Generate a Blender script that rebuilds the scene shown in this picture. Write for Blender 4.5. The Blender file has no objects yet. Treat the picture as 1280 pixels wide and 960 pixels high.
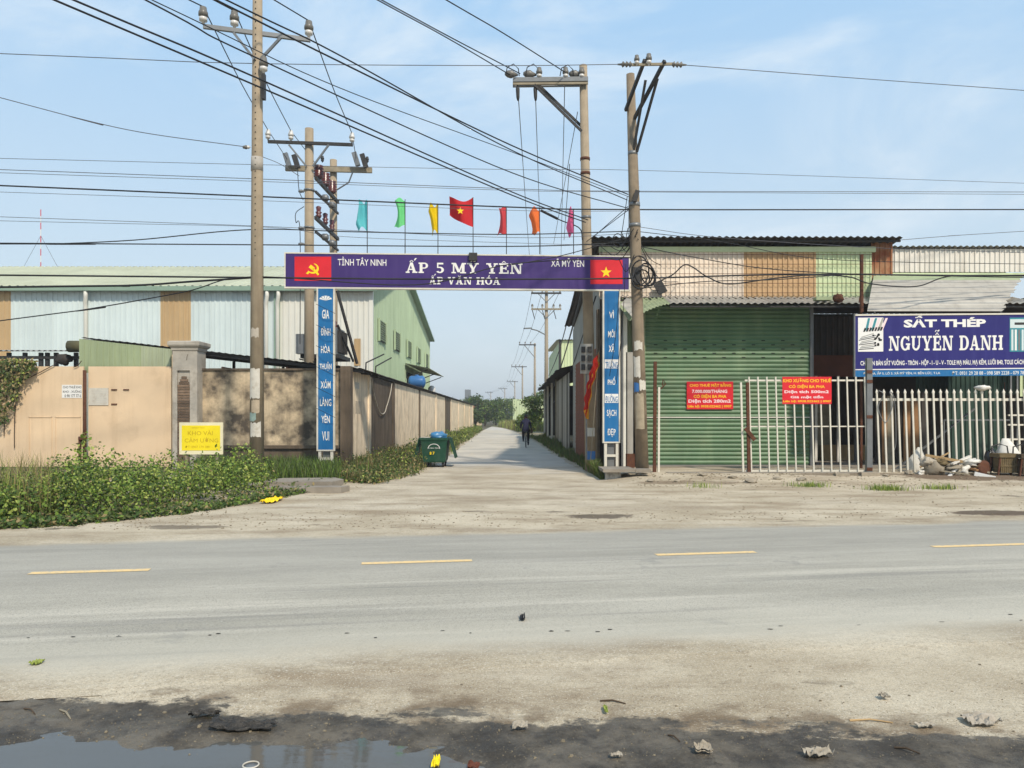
import bpy, math, random
import numpy as np
from mathutils import Vector, Matrix, noise
random.seed(7); rng = np.random.default_rng(7)
R = math.radians
S = bpy.context.scene
COL = S.collection

# ------------------------------------------------------------ camera, sky, sun, exposure
F, HZ, EYE = 961.0, 521.0, 1.65          # focal length in photo pixels, horizon row, eye height (m)
cam_d = bpy.data.cameras.new('camera'); cam = bpy.data.objects.new('camera', cam_d); COL.objects.link(cam)
cam.location = (0, 0, EYE); cam.rotation_euler = (R(90), 0, 0)
cam_d.sensor_width = 36; cam_d.lens = F / 1280 * 36; cam_d.shift_y = (HZ - 480) / 1280
cam_d.clip_end = 6000
S.camera = cam
SUN_AZ, SUN_EL = 152, 46                 # clockwise from +Y: behind the camera, to its right
wd = bpy.data.worlds.new('World'); S.world = wd; wd.use_nodes = True
wn, wl = wd.node_tree.nodes, wd.node_tree.links
bg = wn['Background']; bg.inputs['Strength'].default_value = 0.142
sky = wn.new('ShaderNodeTexSky'); sky.sky_type = 'NISHITA'; sky.sun_disc = False
sky.sun_elevation = R(SUN_EL); sky.sun_rotation = R(SUN_AZ); sky.altitude = 0
sky.air_density = 1.2; sky.dust_density = 1.5; sky.ozone_density = 2.0
# a bright humid veil over the whole sky, paler towards the horizon, with thin high cloud in it
tc = wn.new('ShaderNodeTexCoord'); sx = wn.new('ShaderNodeSeparateXYZ'); wl.new(tc.outputs['Generated'], sx.inputs[0])
vr = wn.new('ShaderNodeValToRGB'); wl.new(sx.outputs[2], vr.inputs[0]); cr = vr.color_ramp
cr.elements[0].position = 0.0; cr.elements[0].color = (.66, .74, .79, 1)
cr.elements[1].position = 1.0; cr.elements[1].color = (.26, .46, .76, 1)
e = cr.elements.new(.18); e.color = (.575, .71, .815, 1); e = cr.elements.new(.48); e.color = (.385, .625, .885, 1)
sc8 = wn.new('ShaderNodeVectorMath'); sc8.operation = 'SCALE'; sc8.inputs['Scale'].default_value = 8.0; wl.new(vr.outputs[0], sc8.inputs[0])
veil = wn.new('ShaderNodeMix'); veil.data_type = 'RGBA'; veil.inputs[0].default_value = .8
wl.new(sky.outputs['Color'], veil.inputs[6]); wl.new(sc8.outputs[0], veil.inputs[7])
mp = wn.new('ShaderNodeMapping'); mp.inputs['Scale'].default_value = (1.0, 1.0, 2.4); mp.inputs['Rotation'].default_value = (.3, .2, .5)
wl.new(tc.outputs['Generated'], mp.inputs['Vector'])
n1 = wn.new('ShaderNodeTexNoise'); n1.inputs['Scale'].default_value = 2.6; n1.inputs['Detail'].default_value = 9
n1.inputs['Roughness'].default_value = 0.6; n1.inputs['Distortion'].default_value = 0.6
wl.new(mp.outputs['Vector'], n1.inputs['Vector'])
mr = wn.new('ShaderNodeMapRange'); mr.interpolation_type = 'SMOOTHSTEP'; mr.inputs[1].default_value = 0.44; mr.inputs[2].default_value = 0.74
mr.inputs[3].default_value = 0.0; mr.inputs[4].default_value = 0.75
wl.new(n1.outputs['Fac'], mr.inputs[0])
mixc = wn.new('ShaderNodeMix'); mixc.data_type = 'RGBA'; mixc.inputs[7].default_value = (5.6, 6.3, 6.9, 1)
wl.new(mr.outputs[0], mixc.inputs[0]); wl.new(veil.outputs[2], mixc.inputs[6])
wl.new(mixc.outputs[2], bg.inputs['Color'])
sun_d = bpy.data.lights.new('sun', 'SUN'); sun = bpy.data.objects.new('sun', sun_d); COL.objects.link(sun)
sun_d.energy = 4.1; sun_d.angle = R(3); sun_d.color = (1.0, 0.90, 0.76)
sdir = Vector((math.sin(R(SUN_AZ)) * math.cos(R(SUN_EL)), math.cos(R(SUN_AZ)) * math.cos(R(SUN_EL)), math.sin(R(SUN_EL))))
sun.rotation_euler = sdir.to_track_quat('Z', 'Y').to_euler(); sun.location = (20, -20, 30)
S.cycles.max_bounces = 6; S.cycles.diffuse_bounces = 3; S.cycles.glossy_bounces = 3; S.cycles.volume_bounces = 0
S.view_settings.view_transform = 'Standard'; S.view_settings.look = 'None'
S.view_settings.exposure = 0.04; S.view_settings.gamma = 1.0; S.view_settings.use_curve_mapping = False

def W(px, py, Y):
    """point at depth Y seen at photo pixel (px, py): used to take measurements off the photograph"""
    return Vector(((px - 640) / F * Y, Y, EYE - (py - HZ) / F * Y))
def XA(px, Y): return (px - 640) / F * Y
def ZA(py, Y): return EYE - (py - HZ) / F * Y

# ------------------------------------------------------------ materials
def L(r, g, b, k=1.0):
    f = lambda c: ((c / 255) / 12.92 if c / 255 < 0.04045 else ((c / 255 + 0.055) / 1.055) ** 2.4) * k
    return (f(r), f(g), f(b), 1)
MATS = {}
def mat(name, col, rough=0.8, var=0.12, scale=2.0, streak=0.0, streak_col=None, bump=0.0, bscale=30, metal=0.0, rand=0.0,
        stain=0.0, stain_col=None, sscale=1.2, spec=0.3, trans=0.0, streak_scale=5.0, detail=5, sfrom=0.5):
    """plain surface with soft mottling; optional vertical run-off streaks, blotchy stains, fine relief and sheet-to-sheet variation"""
    m = bpy.data.materials.new(name); m.use_nodes = True; MATS[name] = m
    n, l = m.node_tree.nodes, m.node_tree.links; p = n['Principled BSDF']
    p.inputs['Roughness'].default_value = rough; p.inputs['Metallic'].default_value = metal
    p.inputs['Specular IOR Level'].default_value = spec
    g = n.new('ShaderNodeNewGeometry')
    def nz(sc, det=detail, vec=None, scl=None):
        t = n.new('ShaderNodeTexNoise'); t.inputs['Scale'].default_value = sc; t.inputs['Detail'].default_value = det
        t.inputs['Roughness'].default_value = 0.62
        if scl:
            mm = n.new('ShaderNodeMapping'); mm.inputs['Scale'].default_value = scl
            l.new(g.outputs['Position'], mm.inputs['Vector']); l.new(mm.outputs['Vector'], t.inputs['Vector'])
        else: l.new(g.outputs['Position'], t.inputs['Vector'])
        return t.outputs['Fac']
    def rng_(src, a, b, c, d):
        r = n.new('ShaderNodeMapRange'); r.inputs[1].default_value = a; r.inputs[2].default_value = b
        r.inputs[3].default_value = c; r.inputs[4].default_value = d; l.new(src, r.inputs[0]); return r.outputs[0]
    def mixn(fac, A, B, mode='MIX'):
        x = n.new('ShaderNodeMix'); x.data_type = 'RGBA'; x.blend_type = mode
        for sock, v in ((0, fac), (6, A), (7, B)):
            if isinstance(v, (int, float, tuple)): x.inputs[sock].default_value = v
            else: l.new(v, x.inputs[sock])
        return x.outputs[2]
    c = col
    if rand:
        oi = n.new('ShaderNodeObjectInfo')
        c = mixn(rng_(oi.outputs['Random'], 0, 1, 0, 1), tuple(v * (1 - rand) for v in col[:3]) + (1,), tuple(min(1, v * (1 + rand)) for v in col[:3]) + (1,))
    if var:
        v = rng_(nz(scale), 0.3, 0.7, 1 - var, 1 + var)
        cm = n.new('ShaderNodeCombineColor')
        for i in range(3): l.new(v, cm.inputs[i])
        c = mixn(1.0, c, cm.outputs[0], 'MULTIPLY')
    if stain:
        c = mixn(rng_(nz(sscale, 7), sfrom, sfrom + 0.2, 0, stain), c, stain_col or L(60, 52, 44))
    if streak:
        c = mixn(rng_(nz(1.0, 4, scl=(streak_scale, streak_scale, 0.35)), 0.48, 0.75, 0, streak), c, streak_col or L(95, 80, 62))
    if isinstance(c, tuple): p.inputs['Base Color'].default_value = c
    else: l.new(c, p.inputs['Base Color'])
    if bump:
        b = n.new('ShaderNodeBump'); b.inputs['Strength'].default_value = bump; b.inputs['Distance'].default_value = 0.02
        l.new(nz(bscale, 6), b.inputs['Height']); l.new(b.outputs['Normal'], p.inputs['Normal'])
    if trans:
        tr = n.new('ShaderNodeBsdfTranslucent'); mx = n.new('ShaderNodeMixShader'); mx.inputs[0].default_value = trans
        if isinstance(c, tuple): tr.inputs['Color'].default_value = c
        else: l.new(c, tr.inputs['Color'])
        l.new(p.outputs[0], mx.inputs[1]); l.new(tr.outputs[0], mx.inputs[2]); l.new(mx.outputs[0], n['Material Output'].inputs['Surface'])
    return m
# ------------------------------------------------------------ object helpers
WM = {}
def tag(o, label=None, cat=None, group=None, kind=None, category=None):
    for k, v in (('label', label), ('category', cat or category), ('group', group), ('kind', kind)):
        if v: o[k] = v
    return o
def place(o, parent, world):
    COL.objects.link(o); WM[o] = world
    if parent is not None:
        o.parent = parent; o.matrix_parent_inverse = WM[parent].inverted()
    o.matrix_basis = world
    return o
def thing(name, label, cat, loc, group=None):
    o = bpy.data.objects.new(name, None); o.empty_display_size = 0.2
    place(o, None, Matrix.Translation(Vector(loc)))
    return tag(o, label, cat, group)
def inst(name, me, parent, world, **t):
    return tag(place(bpy.data.objects.new(name, me), parent, world), **t)
class MB:
    def __init__(s): s.v = []; s.f = []; s.m = []; s.mi = 0
    def add(s, vs, fs):
        b = len(s.v); s.v += [Vector(p) for p in vs]; s.f += [tuple(b + i for i in f) for f in fs]; s.m += [s.mi] * len(fs)
        return s
    def box(s, x0, x1, y0, y1, z0, z1):
        return s.add([(x, y, z) for x in (x0, x1) for y in (y0, y1) for z in (z0, z1)],
                     [(0, 1, 3, 2), (4, 6, 7, 5), (0, 4, 5, 1), (2, 3, 7, 6), (0, 2, 6, 4), (1, 5, 7, 3)])
    def obox(s, c, u, v, w):
        c, u, v, w = map(Vector, (c, u, v, w))
        return s.add([c + a * u + b * v + d * w for a in (-1, 1) for b in (-1, 1) for d in (-1, 1)],
                     [(0, 1, 3, 2), (4, 6, 7, 5), (0, 4, 5, 1), (2, 3, 7, 6), (0, 2, 6, 4), (1, 5, 7, 3)])
    def bar(s, p, q, a, b, up=(0, 0, 1)):
        """rectangular bar from p to q, a wide and b high"""
        p, q = Vector(p), Vector(q); d = (q - p); ln = d.length; d = d / ln; up = Vector(up)
        if abs(d.dot(up)) > 0.98: up = Vector((0, 1, 0))
        sd = d.cross(up).normalized(); up2 = sd.cross(d)
        return s.obox((p + q) / 2, d * ln / 2, sd * a / 2, up2 * b / 2)
    def path(s, pts, r, n=6, cap=True):
        pts = [Vector(p) for p in pts]; rs = r if isinstance(r, (list, tuple)) else [r] * len(pts)
        rings = []; ref = None
        for i, p in enumerate(pts):
            d = (pts[min(i + 1, len(pts) - 1)] - pts[max(i - 1, 0)]).normalized()
            if ref is None: ref = Vector((0, 0, 1)) if abs(d.z) < 0.9 else Vector((1, 0, 0))
            a = d.cross(ref).normalized(); b = a.cross(d).normalized(); ref = b if abs(d.z) >= 0.9 else ref
            rings.append([p + (a * math.cos(2 * math.pi * k / n) + b * math.sin(2 * math.pi * k / n)) * rs[i] for k in range(n)])
        vs = [v for rg in rings for v in rg]; fs = []
        for i in range(len(pts) - 1):
            for k in range(n): fs.append((i * n + k, i * n + (k + 1) % n, (i + 1) * n + (k + 1) % n, (i + 1) * n + k))
        if cap: fs += [tuple(range(n))[::-1], tuple(range((len(pts) - 1) * n, len(pts) * n))]
        return s.add(vs, fs)
    def tube(s, p, q, r0, r1=None, n=10): return s.path([p, q], [r0, r0 if r1 is None else r1], n)
    def lathe(s, base, prof, n=12, axis=(0, 0, 1)):
        """prof: (distance along axis, radius)"""
        a = Vector(axis).normalized(); base = Vector(base)
        u = a.orthogonal().normalized(); w = a.cross(u)
        vs = [base + a * h + (u * math.cos(2 * math.pi * k / n) + w * math.sin(2 * math.pi * k / n)) * r for h, r in prof for k in range(n)]
        m = len(prof); fs = [(i * n + k, i * n + (k + 1) % n, (i + 1) * n + (k + 1) % n, (i + 1) * n + k) for i in range(m - 1) for k in range(n)]
        return s.add(vs, fs + [tuple(range(n))[::-1], tuple(range((m - 1) * n, m * n))])
    def prism(s, poly, O, U, V, depth):
        """2D outline extruded along -N (towards the viewer is +N = U x V)"""
        O, U, V = Vector(O), Vector(U), Vector(V); N = U.cross(V).normalized(); k = len(poly)
        vs = [O + U * x + V * y + N * depth for x, y in poly] + [O + U * x + V * y for x, y in poly]
        return s.add(vs, [tuple(range(k)), tuple(range(k, 2 * k))[::-1]] + [(i, k + i, k + (i + 1) % k, (i + 1) % k) for i in range(k)])
    def blob(s, c, rad, nu=12, nv=8, jit=0.15, seed=0, flat=None):
        """lumpy closed form (sacks, bags, stones)"""
        c = Vector(c); vs = []
        for j in range(1, nv):
            for i in range(nu):
                th = math.pi * j / nv; ph = 2 * math.pi * i / nu
                d = Vector((math.sin(th) * math.cos(ph), math.sin(th) * math.sin(ph), math.cos(th)))
                k = 1 + jit * 2 * noise.noise(d * 2.1 + Vector((seed * 3.7, seed, 1))) + jit * noise.noise(d * 5 + Vector((seed, 2, seed)))
                p = Vector((d.x * rad[0], d.y * rad[1], d.z * rad[2])) * k
                if flat is not None and p.z < flat: p.z = flat
                vs.append(c + p)
        top = len(vs); vs += [c + Vector((0, 0, rad[2])), c + Vector((0, 0, -rad[2] if flat is None else flat))]
        fs = [(j * nu + i, (j + 1) * nu + i, (j + 1) * nu + (i + 1) % nu, j * nu + (i + 1) % nu) for j in range(nv - 2) for i in range(nu)]
        fs += [(top, i, (i + 1) % nu) for i in range(nu)] + [(top + 1, (nv - 2) * nu + (i + 1) % nu, (nv - 2) * nu + i) for i in range(nu)]
        return s.add(vs, fs)
    def mesh(s, name, mats, smooth=False, origin=None):
        me = bpy.data.meshes.new(name)
        o = Vector(origin) if origin is not None else Vector((0, 0, 0))
        me.from_pydata([tuple(p - o) for p in s.v], [], s.f)
        for m in (mats if isinstance(mats, (list, tuple)) else [mats]): me.materials.append(m)
        if any(s.m): me.polygons.foreach_set('material_index', s.m)
        if smooth: me.polygons.foreach_set('use_smooth', [True] * len(me.polygons))
        me.update(); return me
    def build(s, name, mats, parent=None, smooth=False, **t):
        xs = [p.x for p in s.v]; ys = [p.y for p in s.v]; zs = [p.z for p in s.v]
        c = Vector(((min(xs) + max(xs)) / 2, (min(ys) + max(ys)) / 2, min(zs) if parent is None else (min(zs) + max(zs)) / 2))
        o = inst(name, s.mesh(name, mats, smooth, c), parent, Matrix.Translation(c), **t)
        return o
def frame(O, U, V):
    U = Vector(U).normalized(); V = Vector(V).normalized(); N = U.cross(V).normalized(); V = N.cross(U)
    m = Matrix((U, V, N)).transposed().to_4x4(); m.translation = Vector(O); return m
CORR = {}
def corr_mesh(name, w, h, pitch, depth, m, hr=None, wave=False):
    key = (name, round(w, 3), round(h, 3), pitch, depth, m.name, None if hr is None else round(hr, 3), wave)
    if key in CORR: return CORR[key]
    k = max(1, round(w / pitch)); pt = w / k; xs = []
    for i in range(k):
        if wave: xs += [((i + q / 6) * pt, depth * (0.5 - 0.5 * math.cos(2 * math.pi * q / 6))) for q in range(6)]
        else: xs += [(i * pt, 0), ((i + .5) * pt, 0), ((i + .6) * pt, depth), ((i + .82) * pt, depth), ((i + .92) * pt, 0)]
    xs.append((w, 0)); H = lambda x: h if hr is None else h + (hr - h) * x / w
    vs = [(x, 0, z) for x, z in xs] + [(x, H(x), z) for x, z in xs]; n = len(xs)
    me = bpy.data.meshes.new(name); me.from_pydata(vs, [], [(i, i + 1, n + i + 1, n + i) for i in range(n - 1)])
    me.materials.append(m); me.update()
    if wave: me.polygons.foreach_set('use_smooth', [True] * len(me.polygons))
    CORR[key] = me; return me
def sheets(name, parent, O, U, V, width, h, m, sw=1.05, pitch=0.21, depth=0.03, hfun=None, wave=False, jit=0.003, ragged=0.0):
    """a run of corrugated sheets side by side; hfun(x) gives a sloping top"""
    U = Vector(U).normalized(); V = Vector(V).normalized(); N = U.cross(V); k = max(1, round(width / sw)); w = width / k
    for i in range(k):
        ms = m[i % len(m)] if isinstance(m, list) else m
        off = N * (0.004 * (i % 2) + random.uniform(0, jit)) + V * random.uniform(-ragged, ragged)
        if hfun: me = corr_mesh(name, w + 0.02, hfun(i * w), pitch, depth, ms, hfun((i + 1) * w), wave)
        else: me = corr_mesh(name, w + 0.02, h, pitch, depth, ms, None, wave)
        inst(name, me, parent, frame(Vector(O) + U * (i * w) + off, U, V))
TXT = {}
def lettering(name, s, m, parent, O, U, V, w, h, bold=0.0, out=0.004, shear=0.0, spacing=1.0):
    """flat lettering fitted to a w x h box whose lower left corner is O"""
    cu = bpy.data.curves.new('lettering', 'FONT'); cu.body = s; cu.offset = bold; cu.shear = shear; cu.resolution_u = 2; cu.space_character = spacing
    ob = bpy.data.objects.new('lettering', cu); me = bpy.data.meshes.new_from_object(ob)
    bpy.data.objects.remove(ob); me.name = name
    co = np.empty(len(me.vertices) * 3, dtype=np.float32); me.vertices.foreach_get('co', co); co = co.reshape(-1, 3)
    if len(co) == 0: return None
    lo, hi = co.min(0), co.max(0); sz = np.maximum(hi - lo, 1e-6)
    co[:, 0] = (co[:, 0] - lo[0]) / sz[0] * w; co[:, 1] = (co[:, 1] - lo[1]) / sz[1] * h; co[:, 2] = 0
    me.vertices.foreach_set('co', co.ravel()); me.materials.clear(); me.materials.append(m); me.update()
    fr = frame(O, U, V); fr.translation += fr.to_3x3() @ Vector((0, 0, out))
    return inst(name, me, parent, fr)
# heavy slab letters drawn as strokes: polygons in a unit-high box
def SL(ch):
    t, n, sf = 0.24, 0.11, 0.13      # thick stem, thin bar, serif height
    rc = lambda x0, x1, y0, y1: [(x0, y0), (x1, y0), (x1, y1), (x0, y1)]
    def dg(x0, y0, x1, y1, w): return [(x0, y0), (x0 + w, y0), (x1 + w, y1), (x1, y1)]
    def arc(cx, cy, rx, ry, a0, a1, wx, wy, k=10):
        A = [a0 + (a1 - a0) * i / k for i in range(k + 1)]; P = []
        for i in range(k):
            q = [(cx + rx * math.cos(R(A[i])), cy + ry * math.sin(R(A[i]))), (cx + rx * math.cos(R(A[i + 1])), cy + ry * math.sin(R(A[i + 1]))),
                 (cx + (rx - wx) * math.cos(R(A[i + 1])), cy + (ry - wy) * math.sin(R(A[i + 1]))), (cx + (rx - wx) * math.cos(R(A[i])), cy + (ry - wy) * math.sin(R(A[i])))]
            P.append(q)
        return P
    if ch == 'A': return 1.0, [dg(.08, 0, .40, 1, .12), dg(.66, 0, .36, 1, t), rc(.25, .72, .28, .40), rc(0, .34, 0, sf), rc(.56, 1.0, 0, sf)]
    if ch == 'P': return .82, [rc(.10, .10 + t, 0, 1), rc(0, .46, 0, sf), rc(0, .5, 1 - sf, 1), rc(.3, .5, .42, .42 + n)] + arc(.5, .71, .32, .29, -90, 90, .2, n)
    if ch == '5': return .72, [rc(.12, .66, .84, 1), rc(.12, .24, .5, .9), rc(.12, .36, .5, .6)] + arc(.36, .31, .36, .31, -150, 110, .22, .12)
    if ch == 'M': return 1.25, [rc(.12, .24, 0, 1), rc(.88, .88 + t, 0, 1), dg(.52, .1, .14, 1, t), dg(.56, .1, .9, 1, .14), rc(0, .38, 0, sf), rc(.74, 1.25, 0, sf), rc(0, .36, 1 - sf, 1), rc(.88, 1.25, 1 - sf, 1)]
    if ch == 'Y': return 1.0, [rc(.38, .38 + t, 0, .5), dg(.38, .42, .08, 1, t), dg(.5, .42, .78, 1, .12), rc(.24, .76, 0, sf), rc(0, .42, 1 - sf, 1), rc(.64, 1.0, 1 - sf, 1)]
    if ch == 'E': return .86, [rc(.10, .10 + t, 0, 1), rc(0, .84, 0, sf), rc(0, .8, 1 - sf, 1), rc(.3, .62, .45, .57), rc(.72, .84, 0, .32), rc(.68, .8, .7, 1), rc(.56, .66, .36, .66)]
    if ch == 'N': return 1.08, [rc(.12, .24, 0, 1), rc(.84, .96, 0, 1), dg(.7, 0, .12, 1, t + .02), rc(0, .36, 0, sf), rc(0, .3, 1 - sf, 1), rc(.72, 1.08, 1 - sf, 1)]
    if ch == 'G': return .98, arc(.47, .5, .47, .5, 40, 340, .24, .13, 16) + [rc(.68, .92, .06, .46), rc(.54, .98, .38, .5), rc(.78, .88, .66, 1)]
    if ch == 'U': return 1.0, [rc(.1, .1 + t, .34, 1), rc(.76, .88, .34, 1), rc(0, .44, 1 - sf, 1), rc(.62, 1.0, 1 - sf, 1)] + arc(.49, .36, .39, .36, 180, 360, .2, .14)
    if ch == 'D': return .96, [rc(.10, .10 + t, 0, 1), rc(0, .5, 0, sf), rc(0, .5, 1 - sf, 1)] + arc(.48, .5, .48, .5, -90, 90, .25, sf, 12)
    if ch == 'H': return 1.08, [rc(.1, .1 + t, 0, 1), rc(.74, .74 + t, 0, 1), rc(.3, .8, .44, .56), rc(0, .44, 0, sf), rc(.64, 1.08, 0, sf), rc(0, .44, 1 - sf, 1), rc(.64, 1.08, 1 - sf, 1)]
    if ch == 'V': return 1.0, [dg(.36, 0, .08, 1, t), dg(.44, 0, .76, 1, .12), rc(0, .42, 1 - sf, 1), rc(.64, 1.0, 1 - sf, 1)]
    if ch == 'O': return 1.0, arc(.5, .5, .5, .5, 0, 360, .26, .13, 20)
    if ch == ' ': return .45, []
    return .5, []
def accents(kind, cx):
    P = []
    if '^' in kind: P += [[(cx - .2, 1.06), (cx - .09, 1.06), (cx + .03, 1.22), (cx - .03, 1.22)], [(cx + .2, 1.06), (cx + .03, 1.22), (cx - .03, 1.22), (cx + .09, 1.06)]]
    if "'" in kind: P += [[(cx + .2, 1.2), (cx + .3, 1.2), (cx + .46, 1.42), (cx + .3, 1.42)] if '^' in kind else [(cx - .06, 1.06), (cx + .05, 1.06), (cx + .2, 1.3), (cx + .04, 1.3)]]
    if '~' in kind:
        y = 1.26 if '^' in kind else 1.08
        P += [[(cx - .24, y), (cx - .14, y + .02), (cx - .04, y + .12), (cx - .14, y + .14)], [(cx - .14, y + .14), (cx - .04, y + .12), (cx + .08, y + .02), (cx + .06, y + .1)], [(cx + .06, y + .1), (cx + .08, y + .0), (cx + .24, y + .08), (cx + .22, y + .17)]]
    if 'u' in kind: P += [[(cx - .2, 1.22), (cx - .12, 1.08), (cx - .06, 1.12), (cx - .12, 1.22)], [(cx - .12, 1.08), (cx + .12, 1.08), (cx + .06, 1.13), (cx - .06, 1.13)], [(cx + .2, 1.22), (cx + .12, 1.22), (cx + .06, 1.12), (cx + .12, 1.08)]]
    return P
def slab_text(name, items, m, parent, O, U, V, w, h, out=0.005):
    """items: (letter, accent marks); fitted so capitals are h high and the word w wide"""
    P = []; x = 0
    for ch, ac in items:
        adv, polys = SL(ch)
        for q in polys + (accents(ac, adv / 2) if ac else []): P.append([(a + x, b) for a, b in q])
        x += adv + 0.1
    k = w / (x - 0.1); mb = MB(); O = Vector(O); U = Vector(U).normalized(); V = Vector(V).normalized(); N = U.cross(V)
    for i, q in enumerate(P):
        ar = sum(q[j][0] * q[(j + 1) % len(q)][1] - q[(j + 1) % len(q)][0] * q[j][1] for j in range(len(q)))
        if ar < 0: q = q[::-1]
        mb.add([O + U * a * k + V * b * h + N * (out + (i % 7) * 0.0004) for a, b in q], [tuple(range(len(q)))])
    return mb.build(name, m, parent)
def star(mb, O, U, V, r, out):
    pts = [((r if i % 2 == 0 else r * .4) * math.sin(i * math.pi / 5), (r if i % 2 == 0 else r * .4) * math.cos(i * math.pi / 5)) for i in range(10)]
    N = Vector(U).cross(Vector(V)).normalized(); c = Vector(O) + N * out
    vs = [c] + [c + Vector(U) * a + Vector(V) * b for a, b in pts]
    mb.add(vs, [(0, 1 + (i + 1) % 10, 1 + i) for i in range(10)])
# leaves: many small folded faces thrown through a volume
def leaf_mesh(name, pts, nrm, size, mats, weights, fold=0.3, length=1.7, drop=0.0):
    n = len(pts); nrm = nrm / np.maximum(np.linalg.norm(nrm, axis=1, keepdims=True), 1e-6)
    t = rng.normal(size=(n, 3)); t[:, 2] -= drop; t -= nrm * (t * nrm).sum(1, keepdims=True); t /= np.maximum(np.linalg.norm(t, axis=1, keepdims=True), 1e-6)
    b = np.cross(nrm, t); s = (np.asarray(size) * rng.uniform(.6, 1.35, n))[:, None]
    a0 = pts; a1 = pts + t * s * length * .5 + b * s * .5 + nrm * s * fold * .5; a2 = pts + t * s * length; a3 = pts + t * s * length * .5 - b * s * .5 + nrm * s * fold * .5
    v = np.stack([a0, a1, a2, a3], 1).reshape(-1, 3)
    me = bpy.data.meshes.new(name); me.vertices.add(4 * n); me.vertices.foreach_set('co', v.astype(np.float32).ravel())
    me.loops.add(4 * n); me.loops.foreach_set('vertex_index', np.arange(4 * n, dtype=np.int32))
    me.polygons.add(n); me.polygons.foreach_set('loop_start', np.arange(0, 4 * n, 4, dtype=np.int32)); me.polygons.foreach_set('loop_total', np.full(n, 4, dtype=np.int32))
    for m in mats: me.materials.append(m)
    me.polygons.foreach_set('material_index', rng.choice(len(mats), n, p=np.array(weights) / sum(weights)).astype(np.int32))
    me.update(calc_edges=True); me.validate(); return me
def blades_mesh(name, base, height, width, mats, weights, lean=0.35):
    """grass: curved two-segment blades rooted at base points"""
    n = len(base); h = np.asarray(height) * rng.uniform(.5, 1.25, n); az = rng.uniform(0, 2 * np.pi, n); ln = rng.uniform(.1, 1, n) * lean * h
    d = np.stack([np.cos(az), np.sin(az), np.zeros(n)], 1); sd = np.stack([-np.sin(az), np.cos(az), np.zeros(n)], 1) * (width * rng.uniform(.6, 1.4, n))[:, None]
    up = np.zeros((n, 3)); up[:, 2] = h
    mid = base + up * .6 + d * (ln * .35)[:, None]; tip = base + up + d * ln[:, None]
    v = np.stack([base - sd, base + sd, mid + sd * .7, mid - sd * .7, tip], 1).reshape(-1, 3); i0 = np.arange(n) * 5
    f = np.stack([i0, i0 + 1, i0 + 2, i0 + 3], 1); g = np.stack([i0 + 3, i0 + 2, i0 + 4], 1)
    me = bpy.data.meshes.new(name); me.from_pydata(v.tolist(), [], f.tolist() + g.tolist())
    for m in mats: me.materials.append(m)
    mi = rng.choice(len(mats), n, p=np.array(weights) / sum(weights)); me.polygons.foreach_set('material_index', np.concatenate([mi, mi]).astype(np.int32))
    me.update(); return me
def sst(a, b, x):
    t = min(1, max(0, (x - a) / (b - a))); return t * t * (3 - 2 * t)

# ------------------------------------------------------------ palette
peach = mat('peach_paint', L(232, 204, 168, .86), .6, .05, 1.2, streak=.25, streak_col=L(170, 140, 105), stain=.35, stain_col=L(150, 125, 95), sscale=.9, sfrom=.58)
plaster = mat('grimy_plaster', L(216, 194, 160, .88), .9, .14, 2.5, stain=1.0, stain_col=L(82, 74, 64), sscale=1.15, streak=.35, streak_col=L(80, 68, 54), bump=.3, sfrom=.40)
plaster2 = mat('streaked_plaster', L(236, 216, 186, 1.0), .9, .14, 2.0, stain=.45, stain_col=L(165, 136, 104), sscale=1.4, streak=.6, streak_col=L(120, 100, 80), streak_scale=3.2, bump=.3)
black_plaster = mat('mould_plaster', L(112, 98, 82, .8), .9, .2, 1.3, streak=.8, streak_col=L(48, 42, 36), streak_scale=4, bump=.3, stain=.5, stain_col=L(45, 40, 35))
concrete = mat('concrete', L(165, 155, 140, .7), .9, .15, 3, stain=.4, stain_col=L(90, 82, 70), bump=.4)
light_concrete = mat('pale_concrete', L(190, 182, 168, .8), .9, .12, 4, bump=.35, stain=.5, stain_col=L(110, 100, 88), sscale=3)
pole_c = mat('spun_concrete', L(166, 150, 126, .85), .9, .12, 4, streak=.35, streak_col=L(90, 76, 60), streak_scale=7, bump=.25, bscale=60)
pole_d = mat('brown_pole_concrete', L(150, 134, 112, .8), .9, .18, 3, stain=.5, stain_col=L(70, 54, 40), streak=.35, streak_col=L(60, 48, 38), bump=.3)
far_pole = mat('far_pole_concrete', L(165, 152, 132, .8), .9, .1, 1)
brickwork = mat('brick', L(150, 92, 68, .75), .9, .2, 9, rand=.25, stain=.4, stain_col=L(95, 75, 62), sscale=2)
mortar = mat('mortar', L(140, 125, 108, .6), .95, .15, 6)
brown_brick = mat('brown_stone_strip', L(124, 104, 86, .8), .9, .25, 8, rand=.3)
fac_blue = mat('pale_blue_sheet', L(212, 224, 222, .88), .5, .04, .6, streak=.25, streak_col=L(165, 178, 178), streak_scale=2.5, rand=.05, spec=.4)
fac_white = mat('off_white_sheet', L(226, 224, 212, .88), .5, .04, .6, streak=.22, streak_col=L(180, 172, 150), streak_scale=3, rand=.04, spec=.4)
fac_tan = mat('yellowed_skylight_sheet', L(198, 168, 124, .85), .5, .08, 1.0, streak=.5, streak_col=L(166, 128, 82), streak_scale=4, rand=.06)
fac_green = mat('pale_green_sheet', L(178, 196, 160, .88), .5, .06, .6, streak=.35, streak_col=L(120, 142, 100), streak_scale=2, rand=.05)
green_trim = mat('green_trim', L(150, 175, 155, .75), .5, .08, 1)
roof_beige = mat('beige_roof_sheet', L(196, 198, 170, .8), .55, .12, .5, rand=.06, streak=.25, streak_col=L(165, 165, 135))
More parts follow.
